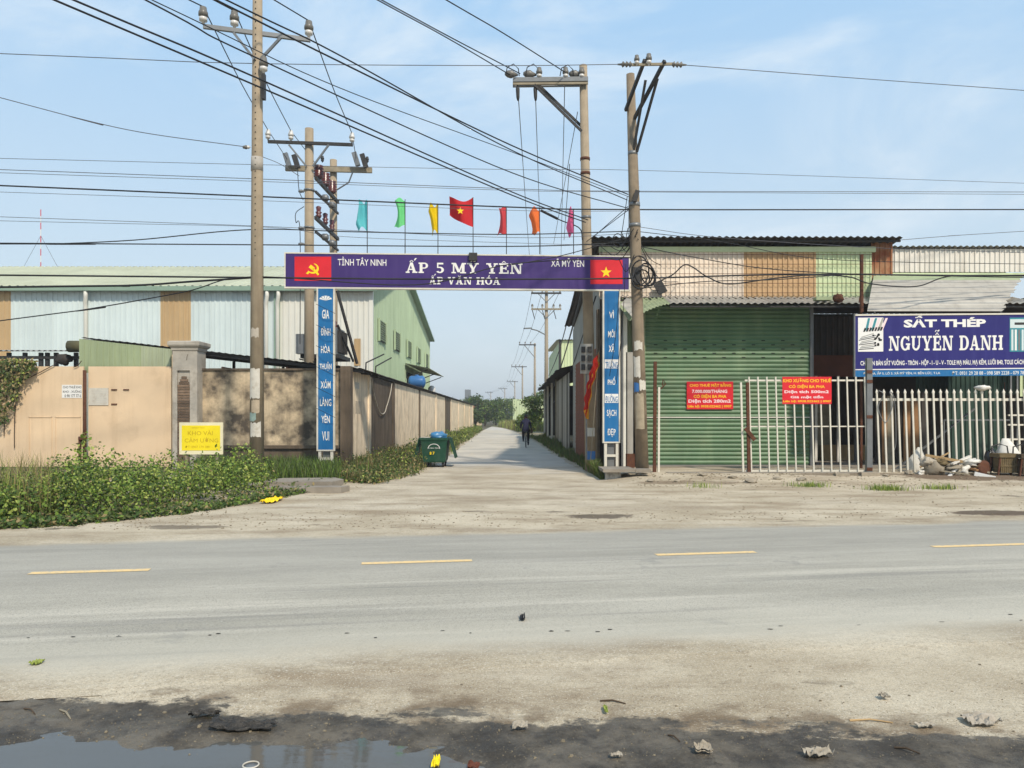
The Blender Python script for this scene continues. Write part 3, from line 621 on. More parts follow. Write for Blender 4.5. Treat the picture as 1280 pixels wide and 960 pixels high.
for q in ((139, 487), (154, 487), (139, 505)): MB().box(XA(q[0], WY), XA(q[0] + 7, WY), WY - .005, WY + .025, ZA(q[1] + 1, WY), ZA(q[1] - .6, WY)).build('hinge_mark', rust, gate)
nt = MB().box(XA(111, WY), XA(135.5, WY), WY - .004, WY + .012, ZA(506.5, WY), ZA(485, WY)).build('paper_notice', paper, None, label='white paper notice pasted right of the rusty gate post', category='notice')
for k in range(6): lettering('lettering', 'mnu nmuv hnm uhn'[k:] + 'nuh'[:k], mat('faint_print%d' % k, L(196, 194, 186, .85), .8, 0) if k == 0 else MATS['faint_print0'], nt, (XA(114, WY), WY - .0045, ZA(489.5 + k * 2.9, WY)), X, Z, .46, .026, 0, .002)
n2 = MB().box(XA(77.5, WY), XA(102.5, WY), WY - .009, WY - .003, ZA(497.5, WY), ZA(481, WY)).build('notice', sign_white, None, label='white rental notice with black letters left of the rusty gate post', category='notice')
for k, (s, a, b, q) in enumerate((('CHO THUÊ KHO', 79, 102, 485.5), ('KHO - XƯỞNG', 79, 102, 491), ('0 90 177 77 6', 81, 101.5, 496.6))):
    lettering('lettering', s, black_print, n2, (XA(a, WY), WY - .0095, ZA(q, WY)), X, Z, XA(b, WY) - XA(a, WY), .09, .01, .002)

# ------------------------------------------------------------ pillar and front wall
pil = thing('gate_pillar', 'rendered gate pillar with flared cap and brown brick inset', 'pillar', (XA(231, 23.4), 23.3, 0))
x0, x1 = XA(215.5, 23.1), XA(246.5, 23.1)
mb = MB(); i0, i1, iz = x0 + .14, x1 - .22, ZA(463, 23.1)
mb.box(x0, i0, 23.1, 23.75, 0, 3.62).box(i1, x1, 23.1, 23.75, 0, 3.62).box(i0, i1, 23.16, 23.75, 0, iz).box(i0, i1, 23.1, 23.75, iz, 3.62)
mb.build('shaft', light_concrete, pil)
bm_ = MB().box(0, i1 - i0 - .01, -.03, 0, 0, .068).mesh('brick', brown_brick)
for j in range(34):
    hw = 1.0 if j < 31 else (.8, .62, .4)[j - 31]
    inst('brick', bm_, pil, Matrix.Translation((i0 + .005 + (1 - hw) * (i1 - i0) / 2, 23.16 - random.uniform(0, .012), .06 + j * .083)) @ Matrix.Diagonal((hw, 1, 1, 1)))
cx, cy = (x0 + x1) / 2, 23.42
def cap_ring(h, e): return [(x0 - e, 23.1 - e, h), (x1 + e, 23.1 - e, h), (x1 + e, 23.75 + e, h), (x0 - e, 23.75 + e, h)]
prof = [(3.62, .0), (3.66, .03), (3.72, .035), (3.77, .09), (3.81, .11), (3.90, .11), (3.93, .05)]
vs = [v for h, e in prof for v in cap_ring(h, e)]
mb = MB().add(vs, [(i * 4 + k, i * 4 + (k + 1) % 4, (i + 1) * 4 + (k + 1) % 4, (i + 1) * 4 + k) for i in range(len(prof) - 1) for k in range(4)] + [(3, 2, 1, 0), (24, 25, 26, 27)])
mb.build('cap', light_concrete, pil)
mb = MB().prism([(0, 0), (.02, .02), (.03, .12), (.06, .2), (.045, .2), (.012, .12)], (x0 + .42, 23.098, 3.34), X, Z, .003); mb.build('crack', mat('crack_shadow', L(90, 82, 72), .9, 0), pil)
fw = thing('front_wall', 'mould stained rendered wall between gate pillar and blue slogan board', 'wall', (-7, WY, 0))
xb, xe = XA(247, WY), WX
MB().box(xb, xe, WY, WY + .2, .78, WT).build('wall_panel', plaster, fw)
MB().box(xb, xe + .03, WY - .05, WY + .25, WT, WT + .06).build('coping', black_plaster, fw)
MB().box(xb, xe + .03, WY - .06, WY + .26, .68, .78).build('base_beam', black_plaster, fw)
MB().box(xb, xe, WY + .02, WY + .18, 0, .68).build('footing', black_plaster, fw)
MB().box(XA(247.5, WY), XA(252, WY), WY - .02, WY, .78, WT).build('edge_strip', peach, fw)
# lane wall in bays with pilasters
lw = thing('lane_wall', 'long rain streaked wall running down the left side of the lane', 'wall', (WX, 60, 0))
ys = [23.5, 26.6, 32, 41, 50, 57, 62, 71, 80, 89, 97]
for i in range(len(ys) - 1):
    mm = black_plaster if i in (1, 5) else plaster2
    MB().box(WX - .2, WX, ys[i] + .18, ys[i + 1] - .18, 0, WT).build('wall_panel', mm, lw)
for i, y in enumerate(ys):
    MB().box(WX - .26, WX + .05, y - .18, y + .18, 0, WT + (.12 if i == 0 else .03)).build('pilaster', black_plaster if i in (0, 2, 3, 5) else plaster2, lw)
MB().box(WX - .24, WX + .03, 23.7, 97, WT + .03, WT + .09).build('coping', dark_sheet, lw)
pi = thing('paper_poster', 'torn pale poster scrap on the wall corner beside the slogan board', 'poster', (XA(432, 24.4), 24.4, 1.9))
MB().box(WX, WX + .004, 24.2, 24.9, 2.55, 2.75).build('upper_scrap', paper, pi)
MB().box(WX, WX + .004, 24.3, 25.1, 1.75, 2.15).build('lower_scrap', mat('faded_poster', L(196, 182, 160, .85), .8, .15, 8), pi)
# bent arms for barbed wire above the wall, and a sagging hose
for y, tip, nm in ((26.5, 27.9, 'left bent steel arm on the lane wall coping'), (28.4, 29.6, 'right bent steel arm on the lane wall coping')):
    MB().path([(WX - .1, y, WT), (WX - .1, y + .1, WT + .45), (WX + .3, tip, WT + .85)], .028, 6).build('wall_bracket', steel_dark, None, label=nm, category='bracket')
pts = [(WX + .06, 26.7 + 4.6 * t, 3.0 - 1.25 * math.sin(math.pi * t) ** .8 * (1 if t < .65 else .92)) for t in np.linspace(0, 1, 18)]
MB().path(pts, .022, 6).build('hanging_hose', mat('pale_hose', L(196, 186, 168, .8), .5, 0), None, True, label='pale hose sagging in a loop on the lane wall', category='hose')
# blue tank behind the wall
tk = thing('water_tank', 'blue horizontal water tank under the factory canopy', 'tank', (-6, 48.5, 3.35))
MB().lathe((-6.55, 48.5, 3.85), [(0, .1), (.05, .26), (.12, .36), (.2, .39), (.9, .39), (.98, .36), (1.05, .26), (1.1, .1)], 18, (1, 0, 0)).build('shell', tank_blue, tk, True)
MB().lathe((-6, 48.5, 4.2), [(0, .14), (.08, .14), (.1, .08)], 12).build('lid', tank_blue, tk, True)
for x in (-6.35, -5.7): MB().box(x - .05, x + .05, 48.2, 48.8, 0, 3.56).build('stand', steel_dark, tk)
tk2 = thing('white_water_tank', 'small white tank on a stand beyond the canopy', 'tank', (-6, 57.5, 3.3))
MB().lathe((-6, 57.5, 3.3), [(0, .26), (.5, .28), (.6, .2), (.68, .08)], 14).build('shell', sign_white, tk2, True)
MB().box(-6.3, -5.7, 57.2, 57.8, 0, 3.3).build('stand', steel_dark, tk2)
# thin red and white mast beyond the factory
ms = thing('radio_mast', 'thin red and white guyed mast far behind the factory', 'mast', (XA(51, 130), 130, 0))
zt = ZA(262, 130); k = 33
for i in range(k): MB().tube((XA(51, 130), 130, zt * i / k), (XA(51, 130), 130, zt * (i + 1) / k), .07, n=6).build('mast_section', sign_white if i % 2 else sign_red, ms)
for dx in (-9, 8): MB().tube((XA(51, 130), 130, zt * .88), (XA(51, 130) + dx * 1.5, 131, 9), .03, n=4).build('guy_wire', grey_wire, ms)
# ------------------------------------------------------------ yellow board in the hedge
yb = thing('yellow_board', 'yellow board with faded letters standing in the hedge', 'sign', (XA(251, 17.5), 17.5, .1))
Yb = 17.5; x0, x1, z0, z1 = XA(224, Yb), XA(278.5, Yb), ZA(568, Yb), ZA(528, Yb)
MB().box(x0, x1, Yb, Yb + .03, z0, z1).build('frame', mat('cream_board', L(238, 228, 190, .85), .6, .05, 3), yb)
MB().box(x0 + .06, x1 - .06, Yb - .006, Yb - .001, z0 + .09, z1 - .07).build('panel', dull_yellow, yb)
for s, a, b, q, hh in (('CÔNG TY TNHH', 240, 256, 535.5, 1.8), ('KHO VÀI', 235, 266, 544, 6.5), ('CẢM ƯỜNG', 231, 273, 553, 6.5), ('ĐT: 0907 179 189', 232, 262, 560, 3)):
    lettering('lettering', s, ochre_print, yb, (XA(a, Yb), Yb - .006, ZA(q, Yb)), X, Z, XA(b, Yb) - XA(a, Yb), hh * Yb / F, 0, .003)
for x in (x0 + .15, x1 - .15): MB().box(x - .025, x + .025, Yb + .032, Yb + .07, 0, z1 - .1).build('leg', wood_grey, yb)

# ------------------------------------------------------------ village gateway: banner across the lane on two slogan boards
GL, GR = Vector((XA(407.5, 22), 22.0, .05)), Vector((XA(764, 22.4), 22.4, .2))
GU = (GR - GL); GU.z = 0; GU.normalize(); GN = GU.cross(Z)
gw = thing('village_gateway', 'purple village name banner spanning the lane on two tall blue slogan boards', 'gateway', GL)
BL = Vector((XA(357, 21.93), 21.93, 0)); BR = Vector((XA(786, 22.42), 22.42, 0)); BU = (BR - BL).normalized(); bw = (BR - BL).length
zb, zt = ZA(359, 22), ZA(317.5, 22)
def bb(u0, u1, z0, z1, n0, n1):      # box in banner coordinates
    mb = MB(); N = BU.cross(Z); mb.obox(BL + BU * (u0 + u1) / 2 + Z * (z0 + z1) / 2 + N * (n0 + n1) / 2, BU * (u1 - u0) / 2, Z * (z1 - z0) / 2, N * (n1 - n0) / 2); return mb
ban = bb(0, bw, zb, zt, -.10, 0).build('banner', purple, gw)
for q in ((0, bw, zt, zt + .035, -.11, .012), (0, bw, zb - .045, zb, -.11, .012), (-.035, 0, zb - .045, zt + .035, -.11, .012), (bw, bw + .035, zb - .045, zt + .035, -.11, .012)): bb(*q).build('banner_frame', white_paint, gw)
kx = bw / (786 - 357); kz = (zt - zb) / 42.0
def bpt(px, py): return BL + BU * (px - 357) * kx + Z * (zb + (360 - (py - (px - 357) * .0098)) * kz)   # point on the banner face
bw_ = lambda a, b: (b - a) * kx
lettering('lettering', 'TỈNH TÂY NINH', sign_white, ban, bpt(421, 333), BU, Z, bw_(421, 481), .25, .008)
lettering('lettering', 'XÃ MỸ YÊN', sign_white, ban, bpt(687, 334.5), BU, Z, bw_(687, 729), .25, .008)
slab_text('lettering', [('A', "^'"), ('P', ''), (' ', ''), ('5', ''), (' ', ''), ('M', ''), ('Y', '~'), (' ', ''), ('Y', ''), ('E', '^'), ('N', '')], sign_white, ban, bpt(505, 342.5), BU, Z, bw_(505, 651), .30)
slab_text('lettering', [('A', "^'"), ('P', ''), (' ', ''), ('V', ''), ('A', 'u'), ('N', ''), (' ', ''), ('H', ''), ('O', "'"), ('A', '')], sign_white, ban, bpt(534, 357), BU, Z, bw_(534, 623), .21)
fl = MB().add([bpt(368, 352.5) , bpt(413, 352.5), bpt(413, 322), bpt(368, 322)], [(0, 1, 2, 3)])
for v in fl.v: v += BU.cross(Z) * .004
f1 = fl.build('flag_print', sign_red, ban)
fl = MB().add([bpt(737, 357), bpt(778, 357), bpt(778, 326), bpt(737, 326)], [(0, 1, 2, 3)])
for v in fl.v: v += BU.cross(Z) * .004
f2 = fl.build('flag_print', sign_red, ban)
mb = MB(); star(mb, bpt(757, 342), BU, Z, .17, .008); mb.build('star', sign_yellow, f2)
# hammer and sickle emblem
c0 = bpt(390.5, 337); mb = MB(); N = BU.cross(Z)
def flatp(poly): mb.add([c0 + BU * a + Z * b + N * .008 for a, b in poly], [tuple(range(len(poly)))])
for i in range(12):
    a0, a1 = R(-150 + 230 * i / 12), R(-150 + 230 * (i + 1) / 12); w0, w1 = .02 + .045 * math.sin(math.pi * i / 12), .02 + .045 * math.sin(math.pi * (i + 1) / 12)
    flatp([(.17 * math.cos(a0), .15 * math.sin(a0)), (.17 * math.cos(a1), .15 * math.sin(a1)), ((.17 - w1) * math.cos(a1), (.15 - w1) * math.sin(a1)), ((.17 - w0) * math.cos(a0), (.15 - w0) * math.sin(a0))])
c0 = c0 + N * .001; flatp([(-.02, -.02), (.14, -.2), (.18, -.16), (.02, .03)][::1]); flatp([(-.12, .03), (.0, -.06), (.06, .02), (-.06, .11)])
flatp([(-.2, -.14), (-.14, -.17), (-.08, -.1), (-.12, -.07)])
mb.build('emblem', sign_yellow, f1)
bb(bw_(357, 589) - .12, bw_(357, 589) + .12, zt - .16, zt + .06, .0, .1).build('lamp_shield', steel_dark, gw)
# slogan boards
def slogan(base, rows, ztop, zbot, zfoot, cut=None):
    u = GU; hw = .215
    ob = MB().obox(base + Z * ((ztop + zbot) / 2 - base.z), u * hw, Z * (ztop - zbot) / 2, GN * .05).build('slogan_board', blue_p, gw)
    for q in (-hw - .02, hw + .02): MB().obox(base + u * q + Z * ((ztop + zbot) / 2 - base.z), u * .022, Z * (ztop - zbot) / 2, GN * .058).build('board_edge', white_paint, gw)
    MB().obox(base + Z * (zbot - .02 - base.z), u * (hw + .042), Z * .02, GN * .058).build('board_edge', white_paint, gw)
    for q in (-.17, .17): MB().obox(base + u * q + Z * ((zbot - .04 + zfoot) / 2 - base.z), u * .038, Z * (zbot - .04 - zfoot) / 2, GN * .038).build('leg', white_paint, gw)
    MB().obox(base + Z * (zfoot + .42 - base.z), u * .132, Z * .035, GN * .03).build('cross_rail', white_paint, gw)
    MB().obox(base + GN * -.08 + Z * ((zb + .6 + zfoot) / 2 - base.z), u * .1, Z * (zb + .6 - zfoot) / 2, GN * .028).build('rear_post', galv, gw)
    for s, zc, w, h, bar in rows:
        O = base + u * (-w / 2) + GN * .05 + Z * (zc - h / 2 - base.z)
        if bar: MB().add([base + u * a + GN * .054 + Z * (b - base.z) for a, b in ((-.2, zc - .13), (.2, zc - .13), (.2, zc + .13), (-.2, zc + .13))], [(0, 1, 2, 3)]).build('white_bar', sign_white, ob)
        if s: lettering('lettering', s, blue_p if bar else sign_white, ob, O, u, Z, w, h, .015, .007)
zl = lambda py: ZA(py, 22.0)
rows = [(s, zl(q), w, .26, False) for s, q, w in (('GIA', 393, .2), ('ĐÌNH', 414, .27), ('HÒA', 436, .26), ('THUẬN', 458, .34), ('XÓM', 480, .28), ('LÀNG', 502, .32), ('YÊN', 523, .24), ('VUI', 545, .2))]
slogan(GL, rows, zb - .05, zl(562), .03)
mb = MB()
for k in range(5):
    a = R(150 - 30 * k); c = GL + GN * .054 + Z * (zl(376) - .05)
    mb.add([c, c + GU * (.19 * math.cos(a + .2)) + Z * (.14 * math.sin(a + .2)), c + GU * (.19 * math.cos(a - .2)) + Z * (.14 * math.sin(a - .2))], [(0, 2, 1)])
mb.build('fan_emblem', sign_white, gw)
zr = lambda py: ZA(py, 22.4)
rows = [(s, zr(q), w, .24, b) for s, q, w, b in (('VÌ', 393, .14, 0), ('MÔI', 417, .2, 0), ('XÃ', 435, .16, 0), ('TRƯỜNG', 455, .36, 1), ('PHỐ', 476, .22, 0), ('ĐƯỜNG', 498, .36, 1), ('SẠCH', 517, .28, 0), ('ĐẸP', 541, .24, 0))]
slogan(GR, rows, zb - .05, zr(552), .1)
# flags on rods along the banner
def flag(px, ytop, ybot, left, col, label, wob, star_=False):
    base = bpt(px, 318) - BU.cross(Z) * .06; k = 22.0 / F
    root = thing('flag', label, 'flag', base, 'festival flags on the gateway')
    zT = base.z + (318 - ytop) * k + .02
    MB().tube(base, Vector((base.x, base.y, zT)), .014, .011, 6).build('rod', steel_dark, root)
    w = (px - left) * k; h = (ybot - ytop) * k; n, mrow = 10, 12; vs = []
    for j in range(mrow + 1):
        for i in range(n + 1):
            u, v = i / n, j / mrow
            sag = .10 * h * u * u * (1 if v > .5 else .3) + wob * .05 * math.sin(7 * u + 3 * v + px)
            fold = .16 * math.sin(5.5 * u + 2.2 * v + px * .3) * (.25 + u)
            hk = (1 - .42 * u) if star_ else (1 - .08 * u)
            shape = 1 - .35 * abs(math.sin(2.6 * v + px * .05 + .4)) * (0 if star_ else 1)
            vs.append((base.x - u * w * shape, base.y + fold * .8 - .02, zT - v * h * hk - (sag if not star_ else .13 * math.sin(3.3 * u) * (1 - .6 * v))))
    me = bpy.data.meshes.new('flag_cloth'); me.from_pydata(vs, [], [(j * (n + 1) + i, (j + 1) * (n + 1) + i, (j + 1) * (n + 1) + i + 1, j * (n + 1) + i + 1) for j in range(mrow) for i in range(n)])
    mm = mat('flag_' + label.split()[0] + str(px), col, .75, .04, 6, trans=.35); me.materials.append(mm); me.polygons.foreach_set('use_smooth', [True] * len(me.polygons)); me.update()
    cl = inst('cloth', me, root, Matrix.Identity(4))
    if star_:
        mb = MB(); star(mb, (base.x - w * .52, base.y - .16, zT - h * .42 - .08), X, Z, .11, 0.0)
        for v in mb.v: v.y = base.y - .19 + .05 * (v.x - base.x + w * .5)
        mb.build('star', sign_yellow, cl)
flag(457, 253, 288, 443, L(105, 200, 205), 'turquoise flag leftmost above the banner', 1)
flag(504, 250, 285, 489, L(120, 220, 140), 'light green flag above the banner', 1)
flag(545, 257, 292, 533, L(240, 205, 10), 'yellow flag above the banner', 1)
flag(589, 247, 285, 559, L(205, 40, 45), 'large red flag with yellow star above the banner', .3, True)
flag(631, 260, 294, 619, L(215, 75, 80), 'narrow plain red flag above the banner', 1)
flag(673, 261, 293, 659, L(245, 125, 60), 'orange flag above the banner', 1)
flag(716, 261, 295, 707, L(240, 110, 160), 'pink flag nearest the right end of the banner', 1)
# plinth under the right board
pl = thing('concrete_plinth', 'concrete slab on white splashed footing under the right slogan board', 'plinth', (GR.x + .5, 21.6, 0))
MB().box(XA(754, 19.8), XA(794, 19.8), 19.8, 20.95, .22, .30).build('slab', concrete, pl)
MB().box(XA(794.5, 19.8), XA(814, 19.8), 19.82, 20.2, .21, .295).build('slab_end', concrete, pl)
MB().box(XA(757, 20), XA(776, 20), 20.0, 20.9, -.05, .22).build('footing', mat('splashed_footing', L(200, 196, 186, .75), .9, .1, 3, stain=.9, stain_col=L(72, 66, 58), sscale=5), pl)
# cracked slab at the left board
ls = thing('broken_slab', 'cracked concrete slab lying at the end of the hedge', 'slab', (-4.9, 18, 0))
mb = MB().prism([(0, 0), (1.5, .05), (1.62, .7), (1.3, 1.25), (.1, 1.1), (-.1, .5)], (XA(333, 17.2), 17.0, .09), X, Y_, .12); mb.build('upper_piece', concrete, ls)
mb = MB().prism([(0, 0), (1.7, .1), (1.8, .5), (.1, .55)], (XA(337, 17.1) , 16.5, 0), X, Y_, .13); mb.build('lower_piece', concrete, ls)

# ------------------------------------------------------------ shop with roller shutter
SY = 23.6; sx0, sx1 = XA(805, SY), XA(1012, SY)
shop = thing('roller_shutter_shop', 'single storey shop with green roller shutter under cream corrugated cladding', 'building', (7, SY, 0))
sh_bot, pitch = .18, .129; k = 38
prof = [(0, 0), (.012, -.002), (.03, -.022), (.065, -.032), (.1, -.022), (.118, -.002), (.129, 0)]
me = bpy.data.meshes.new('slat'); w = sx1 - sx0
me.from_pydata([(x, b, a) for x in (0, w) for a, b in prof], [], [(i, 7 + i, 8 + i, i + 1) for i in range(6)]); me.materials.append(shutter_g); me.polygons.foreach_set('use_smooth', [True] * 6); me.update()
vs_me = MB().box(-.055, .055, -.036, -.03, -.014, .014).mesh('vent_slot', slot_dark)
for j in range(k):
    s = inst('slat', me, shop, Matrix.Translation((sx0, SY, sh_bot + j * pitch)))
    zc = sh_bot + j * pitch + .065
    if 3.35 < zc < 4.0:
        for q in range(8): inst('vent_slot', vs_me, s, Matrix.Translation((sx0 + .35 + q * .6 + (j % 2) * .3, SY, zc)))
MB().box(sx0, sx1, SY - .03, SY + .03, sh_bot - .07, sh_bot).build('bottom_rail', galv, shop)
MB().box(sx0, sx1, SY - .045, SY - .04, 1.62, 1.65).build('worn_line', white_sheet, shop)
for x in (sx0 - .04, sx1 + .04): MB().box(x - .05, x + .05, SY - .09, SY + .06, .1, 5.2).build('guide_rail', galv if x > 6 else mat('mesh_post', L(128, 118, 100, .7), .9, .25, 12), shop)
MB().box(sx0 - .2, XA(1290, SY), 22.9, 28.5, -.05, .16).build('floor_slab', concrete, shop)
# side towards the lane: brickwork below, grey sheet above
SX = 2.75
bw_me = MB().box(0, .03, 0, .205, 0, .062).mesh('brick', brickwork)
wall = MB().box(SX, SX + .12, 24.2, 33.2, 0, 3.9).build('brick_backing', mortar, shop)
allb = MB()
for r in range(52):
    for c_ in range(42):
        y = 24.2 + c_ * .215 - (r % 2) * .107
        if y < 24.2 or y > 33.0: continue
        d = random.uniform(.012, .022)
        if y < 26.3 and 12 < r < 19: inst('brick', bw_me, wall, Matrix.Translation((SX - .016, y, .02 + r * .0745)))
        else: allb.box(SX - d, SX, y, y + .205, .02 + r * .0745, .082 + r * .0745)
tag(allb.build('brick_courses', brickwork, wall), kind='stuff')
tz = lambda d: 6.85 - (6.85 - 5.6) * d / 11.3
sheets('side_sheet', shop, (SX + .02, 23.7, 3.85), Y_, Z, 11.3, 0, grey_sheet, 1.1, .22, .03, hfun=lambda d: tz(d) - 3.85)
sheets('side_sheet', shop, (SX + .02, 33.2, 0), Y_, Z, 1.8, 3.9, grey_sheet, .9, .22, .03)
for y, mm in ((24.0, pole_d), (24.15, rust)): MB().box(SX - .1, SX + .1, y - .1 if mm is pole_d else y + .0, y + .1, 0, 5.0).build('side_post', mm, shop)
# facade above the awning
zc0, zc1 = ZA(373, 24), ZA(317, 24)
for a, b, mm in ((748, 803, cream_sheet), (803, 927, cream_sheet), (927, 1016, tan_sheet), (1016, 1085, mint_sheet)):
    sheets('cladding_sheet', shop, (XA(a, 24), 23.8, zc0), X, Z, XA(b, 24) - XA(a, 24), zc1 - zc0, mm, 1.0, .16, .032)
MB().box(XA(748, 24), XA(1090, 24), 23.74, 23.9, zc1, zc1 + .16).build('fascia', mint_sheet, shop)
sheets('roof_sheet', shop, (SX - .35, 23.3, 7.08), X, (0, 12, -1.32), XA(1128, 23.3) - SX + .35, 12, dark_sheet, 1.0, .2, .05, wave=True)
for zz in np.linspace(zc0 + .12, zc1 - .1, 5): MB().box(XA(748, 24), XA(1086, 24), 23.70, 23.712, zz, zz + .014).build('lattice_shadow_bar', rust, shop)  # thin rust bars stand for a wire grid and the purlins' shadow lines
MB().box(SX - .3, XA(1126, 23.5), 23.5, 23.56, 7.0, 7.06).build('eave_beam', steel_dark, shop)
MB().obox(W(825.5, 360, 23.6), X * .09 + Z * -.16, X * .13 + Z * .06, Y_ * .02).build('roof_vent', steel_dark, shop)
# left of the shutter: stacked sheets, steel posts
for px_, w_, mm, zt_ in ((776, .1, galv, 4.9), (781, .12, fac_white, 4.9), (770, .3, dark_sheet, 4.7), (789, .34, grey_sheet, 3.6), (759, .22, grey_sheet, 3.4), (797, .3, dark_in, 4.9)):
    MB().box(XA(px_, 23.3) - w_ / 2, XA(px_, 23.3) + w_ / 2, 23.2, 23.3, .1, zt_).build('facade_post', mm, shop)
sheets('facade_sheet', shop, (XA(765, 23.4), 23.45, .1), X, Z, 1.0, 4.8, [fas_green], .5, .1, .02)
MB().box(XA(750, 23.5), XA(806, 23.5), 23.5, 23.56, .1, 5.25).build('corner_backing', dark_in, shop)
cr = MB().box(XA(783, 22.6), XA(793, 22.6), 22.5, 22.75, .16, .56).build('small_crate', rust, None, label='small rusty frame standing beside the brown pole foot', category='crate')
# front awning: wavy sheet along the facade; its left corner droops
aw = thing('corrugated_awning', 'long grey corrugated awning with drooping green left corner above the shutter', 'awning', (8, 22.5, 4.7))
AY, AZ_ = 22.5, 4.95
ax0, ax1 = XA(838, AY), XA(1300, AY)
sheets('awning_sheet', aw, (ax0, AY, AZ_), X, (0, 1.15, .35), ax1 - ax0, 1.2, grey_sheet, .95, .19, .045, wave=True, ragged=.03)
mb = MB(); n = 40; vs = []
for j in range(2):
    for i in range(n + 1):
        u = i / n; x = XA(786, AY - .1) + (ax0 - XA(786, AY - .1)) * u; zz = AZ_ - .52 * (1 - u) ** 1.6 + .02 * math.cos(i * 1.9)
        vs.append((x + (.0 if j == 0 else -.25 * (1 - u)), AY - .1 * (1 - u) if j == 0 else 23.65, zz if j == 0 else 5.32 - .05 * (1 - u) + .02 * math.cos(i * 1.9)))
mb.add(vs, [(i, i + 1, n + 2 + i, n + 1 + i) for i in range(n)]); mb.build('drooping_corner', fas_green, aw, True)
mb = MB().add([W(776, 380, 22.2), W(790, 396, 22.15), W(800, 377, 22.5), W(783, 372, 22.7)], [(0, 1, 2, 3)]); mb.build('torn_corner', grey_sheet, aw)
for px_ in (900, 1000, 1075, 1160, 1250): MB().bar((XA(px_, AY), AY + .05, AZ_ - .05), (XA(px_, AY), 23.55, 5.22), .05, .05).build('awning_rafter', steel_dark, aw)
MB().bar((ax0, AY + .1, AZ_ - .06), (ax1, AY + .1, AZ_ - .06), .05, .05).build('awning_beam', steel_dark, aw)
for px_ in (1078, 1284): MB().box(XA(px_, AY) - .03, XA(px_, AY) + .03, AY + .05, AY + .11, .1, AZ_ - .04).build('awning_post', galv if px_ != 1078 else rust, aw)
jk = thing('roof_clutter', 'rusty junk lying on the awning below the mint cladding', 'junk', W(1040, 378, 22.6))
MB().box(XA(1018, 22.7), XA(1038, 22.7), 22.55, 22.8, 5.08, 5.17).build('flat_box', fas_green, jk)
MB().blob(W(1048, 373, 22.6), (.16, .14, .12), jit=.35).build('rusty_lump', rust, jk, True)
# ------------------------------------------------------------ steel yard next door
yd = thing('steel_yard_shed', 'open fronted steel yard shed with white cladding and steep grey roof', 'building', (12.5, 24, 0))
x0, x1 = XA(1112, 24.2), XA(1330, 24.2)
sheets('cladding_sheet', yd, (XA(1086, 24), 23.85, zc0 + .1), X, Z, XA(1112, 24) - XA(1086, 24), zc1 - zc0 + .25, rust_sheet, .6, .15, .03)
sheets('cladding_sheet', yd, (x0, 24.1, ZA(341, 24.2)), X, Z, x1 - x0, ZA(312, 24.2) - ZA(341, 24.2), white_sheet, 1.0, .16, .03)
sheets('roof_sheet', yd, (x0 - .05, 23.95, ZA(312, 24.2) + .03), X, (0, 8, -.5), x1 - x0 + .1, 8, grey_sheet, 1.0, .18, .05, wave=True)
# steep lean-to over the sign: ribs across the slope
P0 = Vector((XA(1084, 22.0), 22.0, ZA(389, 22))); P1 = Vector((XA(1252, 22.0), 22.0, ZA(389, 22)))
Q0 = Vector((XA(1092, 23.9), 23.9, ZA(345, 23.9))); Q1 = Vector((XA(1279, 23.9), 23.9, ZA(345, 23.9)))
k = 7
for i in range(k):
    a0, a1 = i / k, (i + 1) / k; mb = MB(); A0, A1, B0, B1 = P0.lerp(Q0, a0), P0.lerp(Q0, a1 + .01), P1.lerp(Q1, a0), P1.lerp(Q1, a1 + .01)
    seg = 5; vs = []
    for s_ in range(seg + 1):
        bump = (.0, .03, .0, .0, .03, .0)[s_]; o = Vector((0, -.55, .8)) * (bump + i * .003)
        vs += [A0.lerp(A1, s_ / seg) + o, B0.lerp(B1, s_ / seg) + o + X * random.uniform(-.08, .08)]
    mb.add(vs, [(2 * s_, 2 * s_ + 1, 2 * s_ + 3, 2 * s_ + 2) for s_ in range(seg)])
    mb.build('lean_to_sheet', fas_green if i == k - 1 else grey_sheet, yd)
MB().bar(Q0 + Z * .06, Q1 + Z * .06 + X * .4, .1, .06).build('roof_flashing', mint_sheet, yd)
MB().tube(W(1077, 390, 22.0), W(1077, 318, 22.0), .055, n=8).build('roof_post', rust, yd)
MB().tube(W(1074, 378, 22.0), W(1078, 352, 22.0), .02, n=6).build('roof_strut', rust, yd)
# what shows inside the open bays
bk = 28.4
sheets('inner_roof_sheet', yd, (sx0, 23.4, 5.22), X, (0, 5.1, .25), XA(1420, bk) - sx0, 5.2, dark_sheet, 1.0, .2, .04)
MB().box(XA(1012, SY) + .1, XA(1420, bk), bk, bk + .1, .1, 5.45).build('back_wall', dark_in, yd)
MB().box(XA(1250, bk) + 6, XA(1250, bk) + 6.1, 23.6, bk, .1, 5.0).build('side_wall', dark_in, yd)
MB().box(XA(1015, 25.5), XA(1082, 25.5), 25.5, 25.6, ZA(471, 25.5), ZA(444, 25.5)).build('brown_panel', brown_board, yd)
sheets('inner_sheet', yd, (XA(1015, 25.6), 25.7, ZA(444, 25.6)), X, Z, 1.9, 1.3, dark_sheet, .95, .19, .03)
for px_ in (1018, 1046, 1068): MB().box(XA(px_, 25.4), XA(px_, 25.4) + .08, 25.35, 25.43, .16, ZA(470, 25.4)).build('inner_post', galv if px_ == 1068 else white_sheet, yd)
MB().box(XA(1026, 26.5), XA(1080, 26.5), 26.3, 26.6, .16, ZA(556, 26.5)).build('workbench', wood_tan, yd)
MB().box(XA(1014, 26.9), XA(1036, 26.9), 26.8, 26.9, .16, ZA(500, 26.9)).build('door_panel', wood_grey, yd)
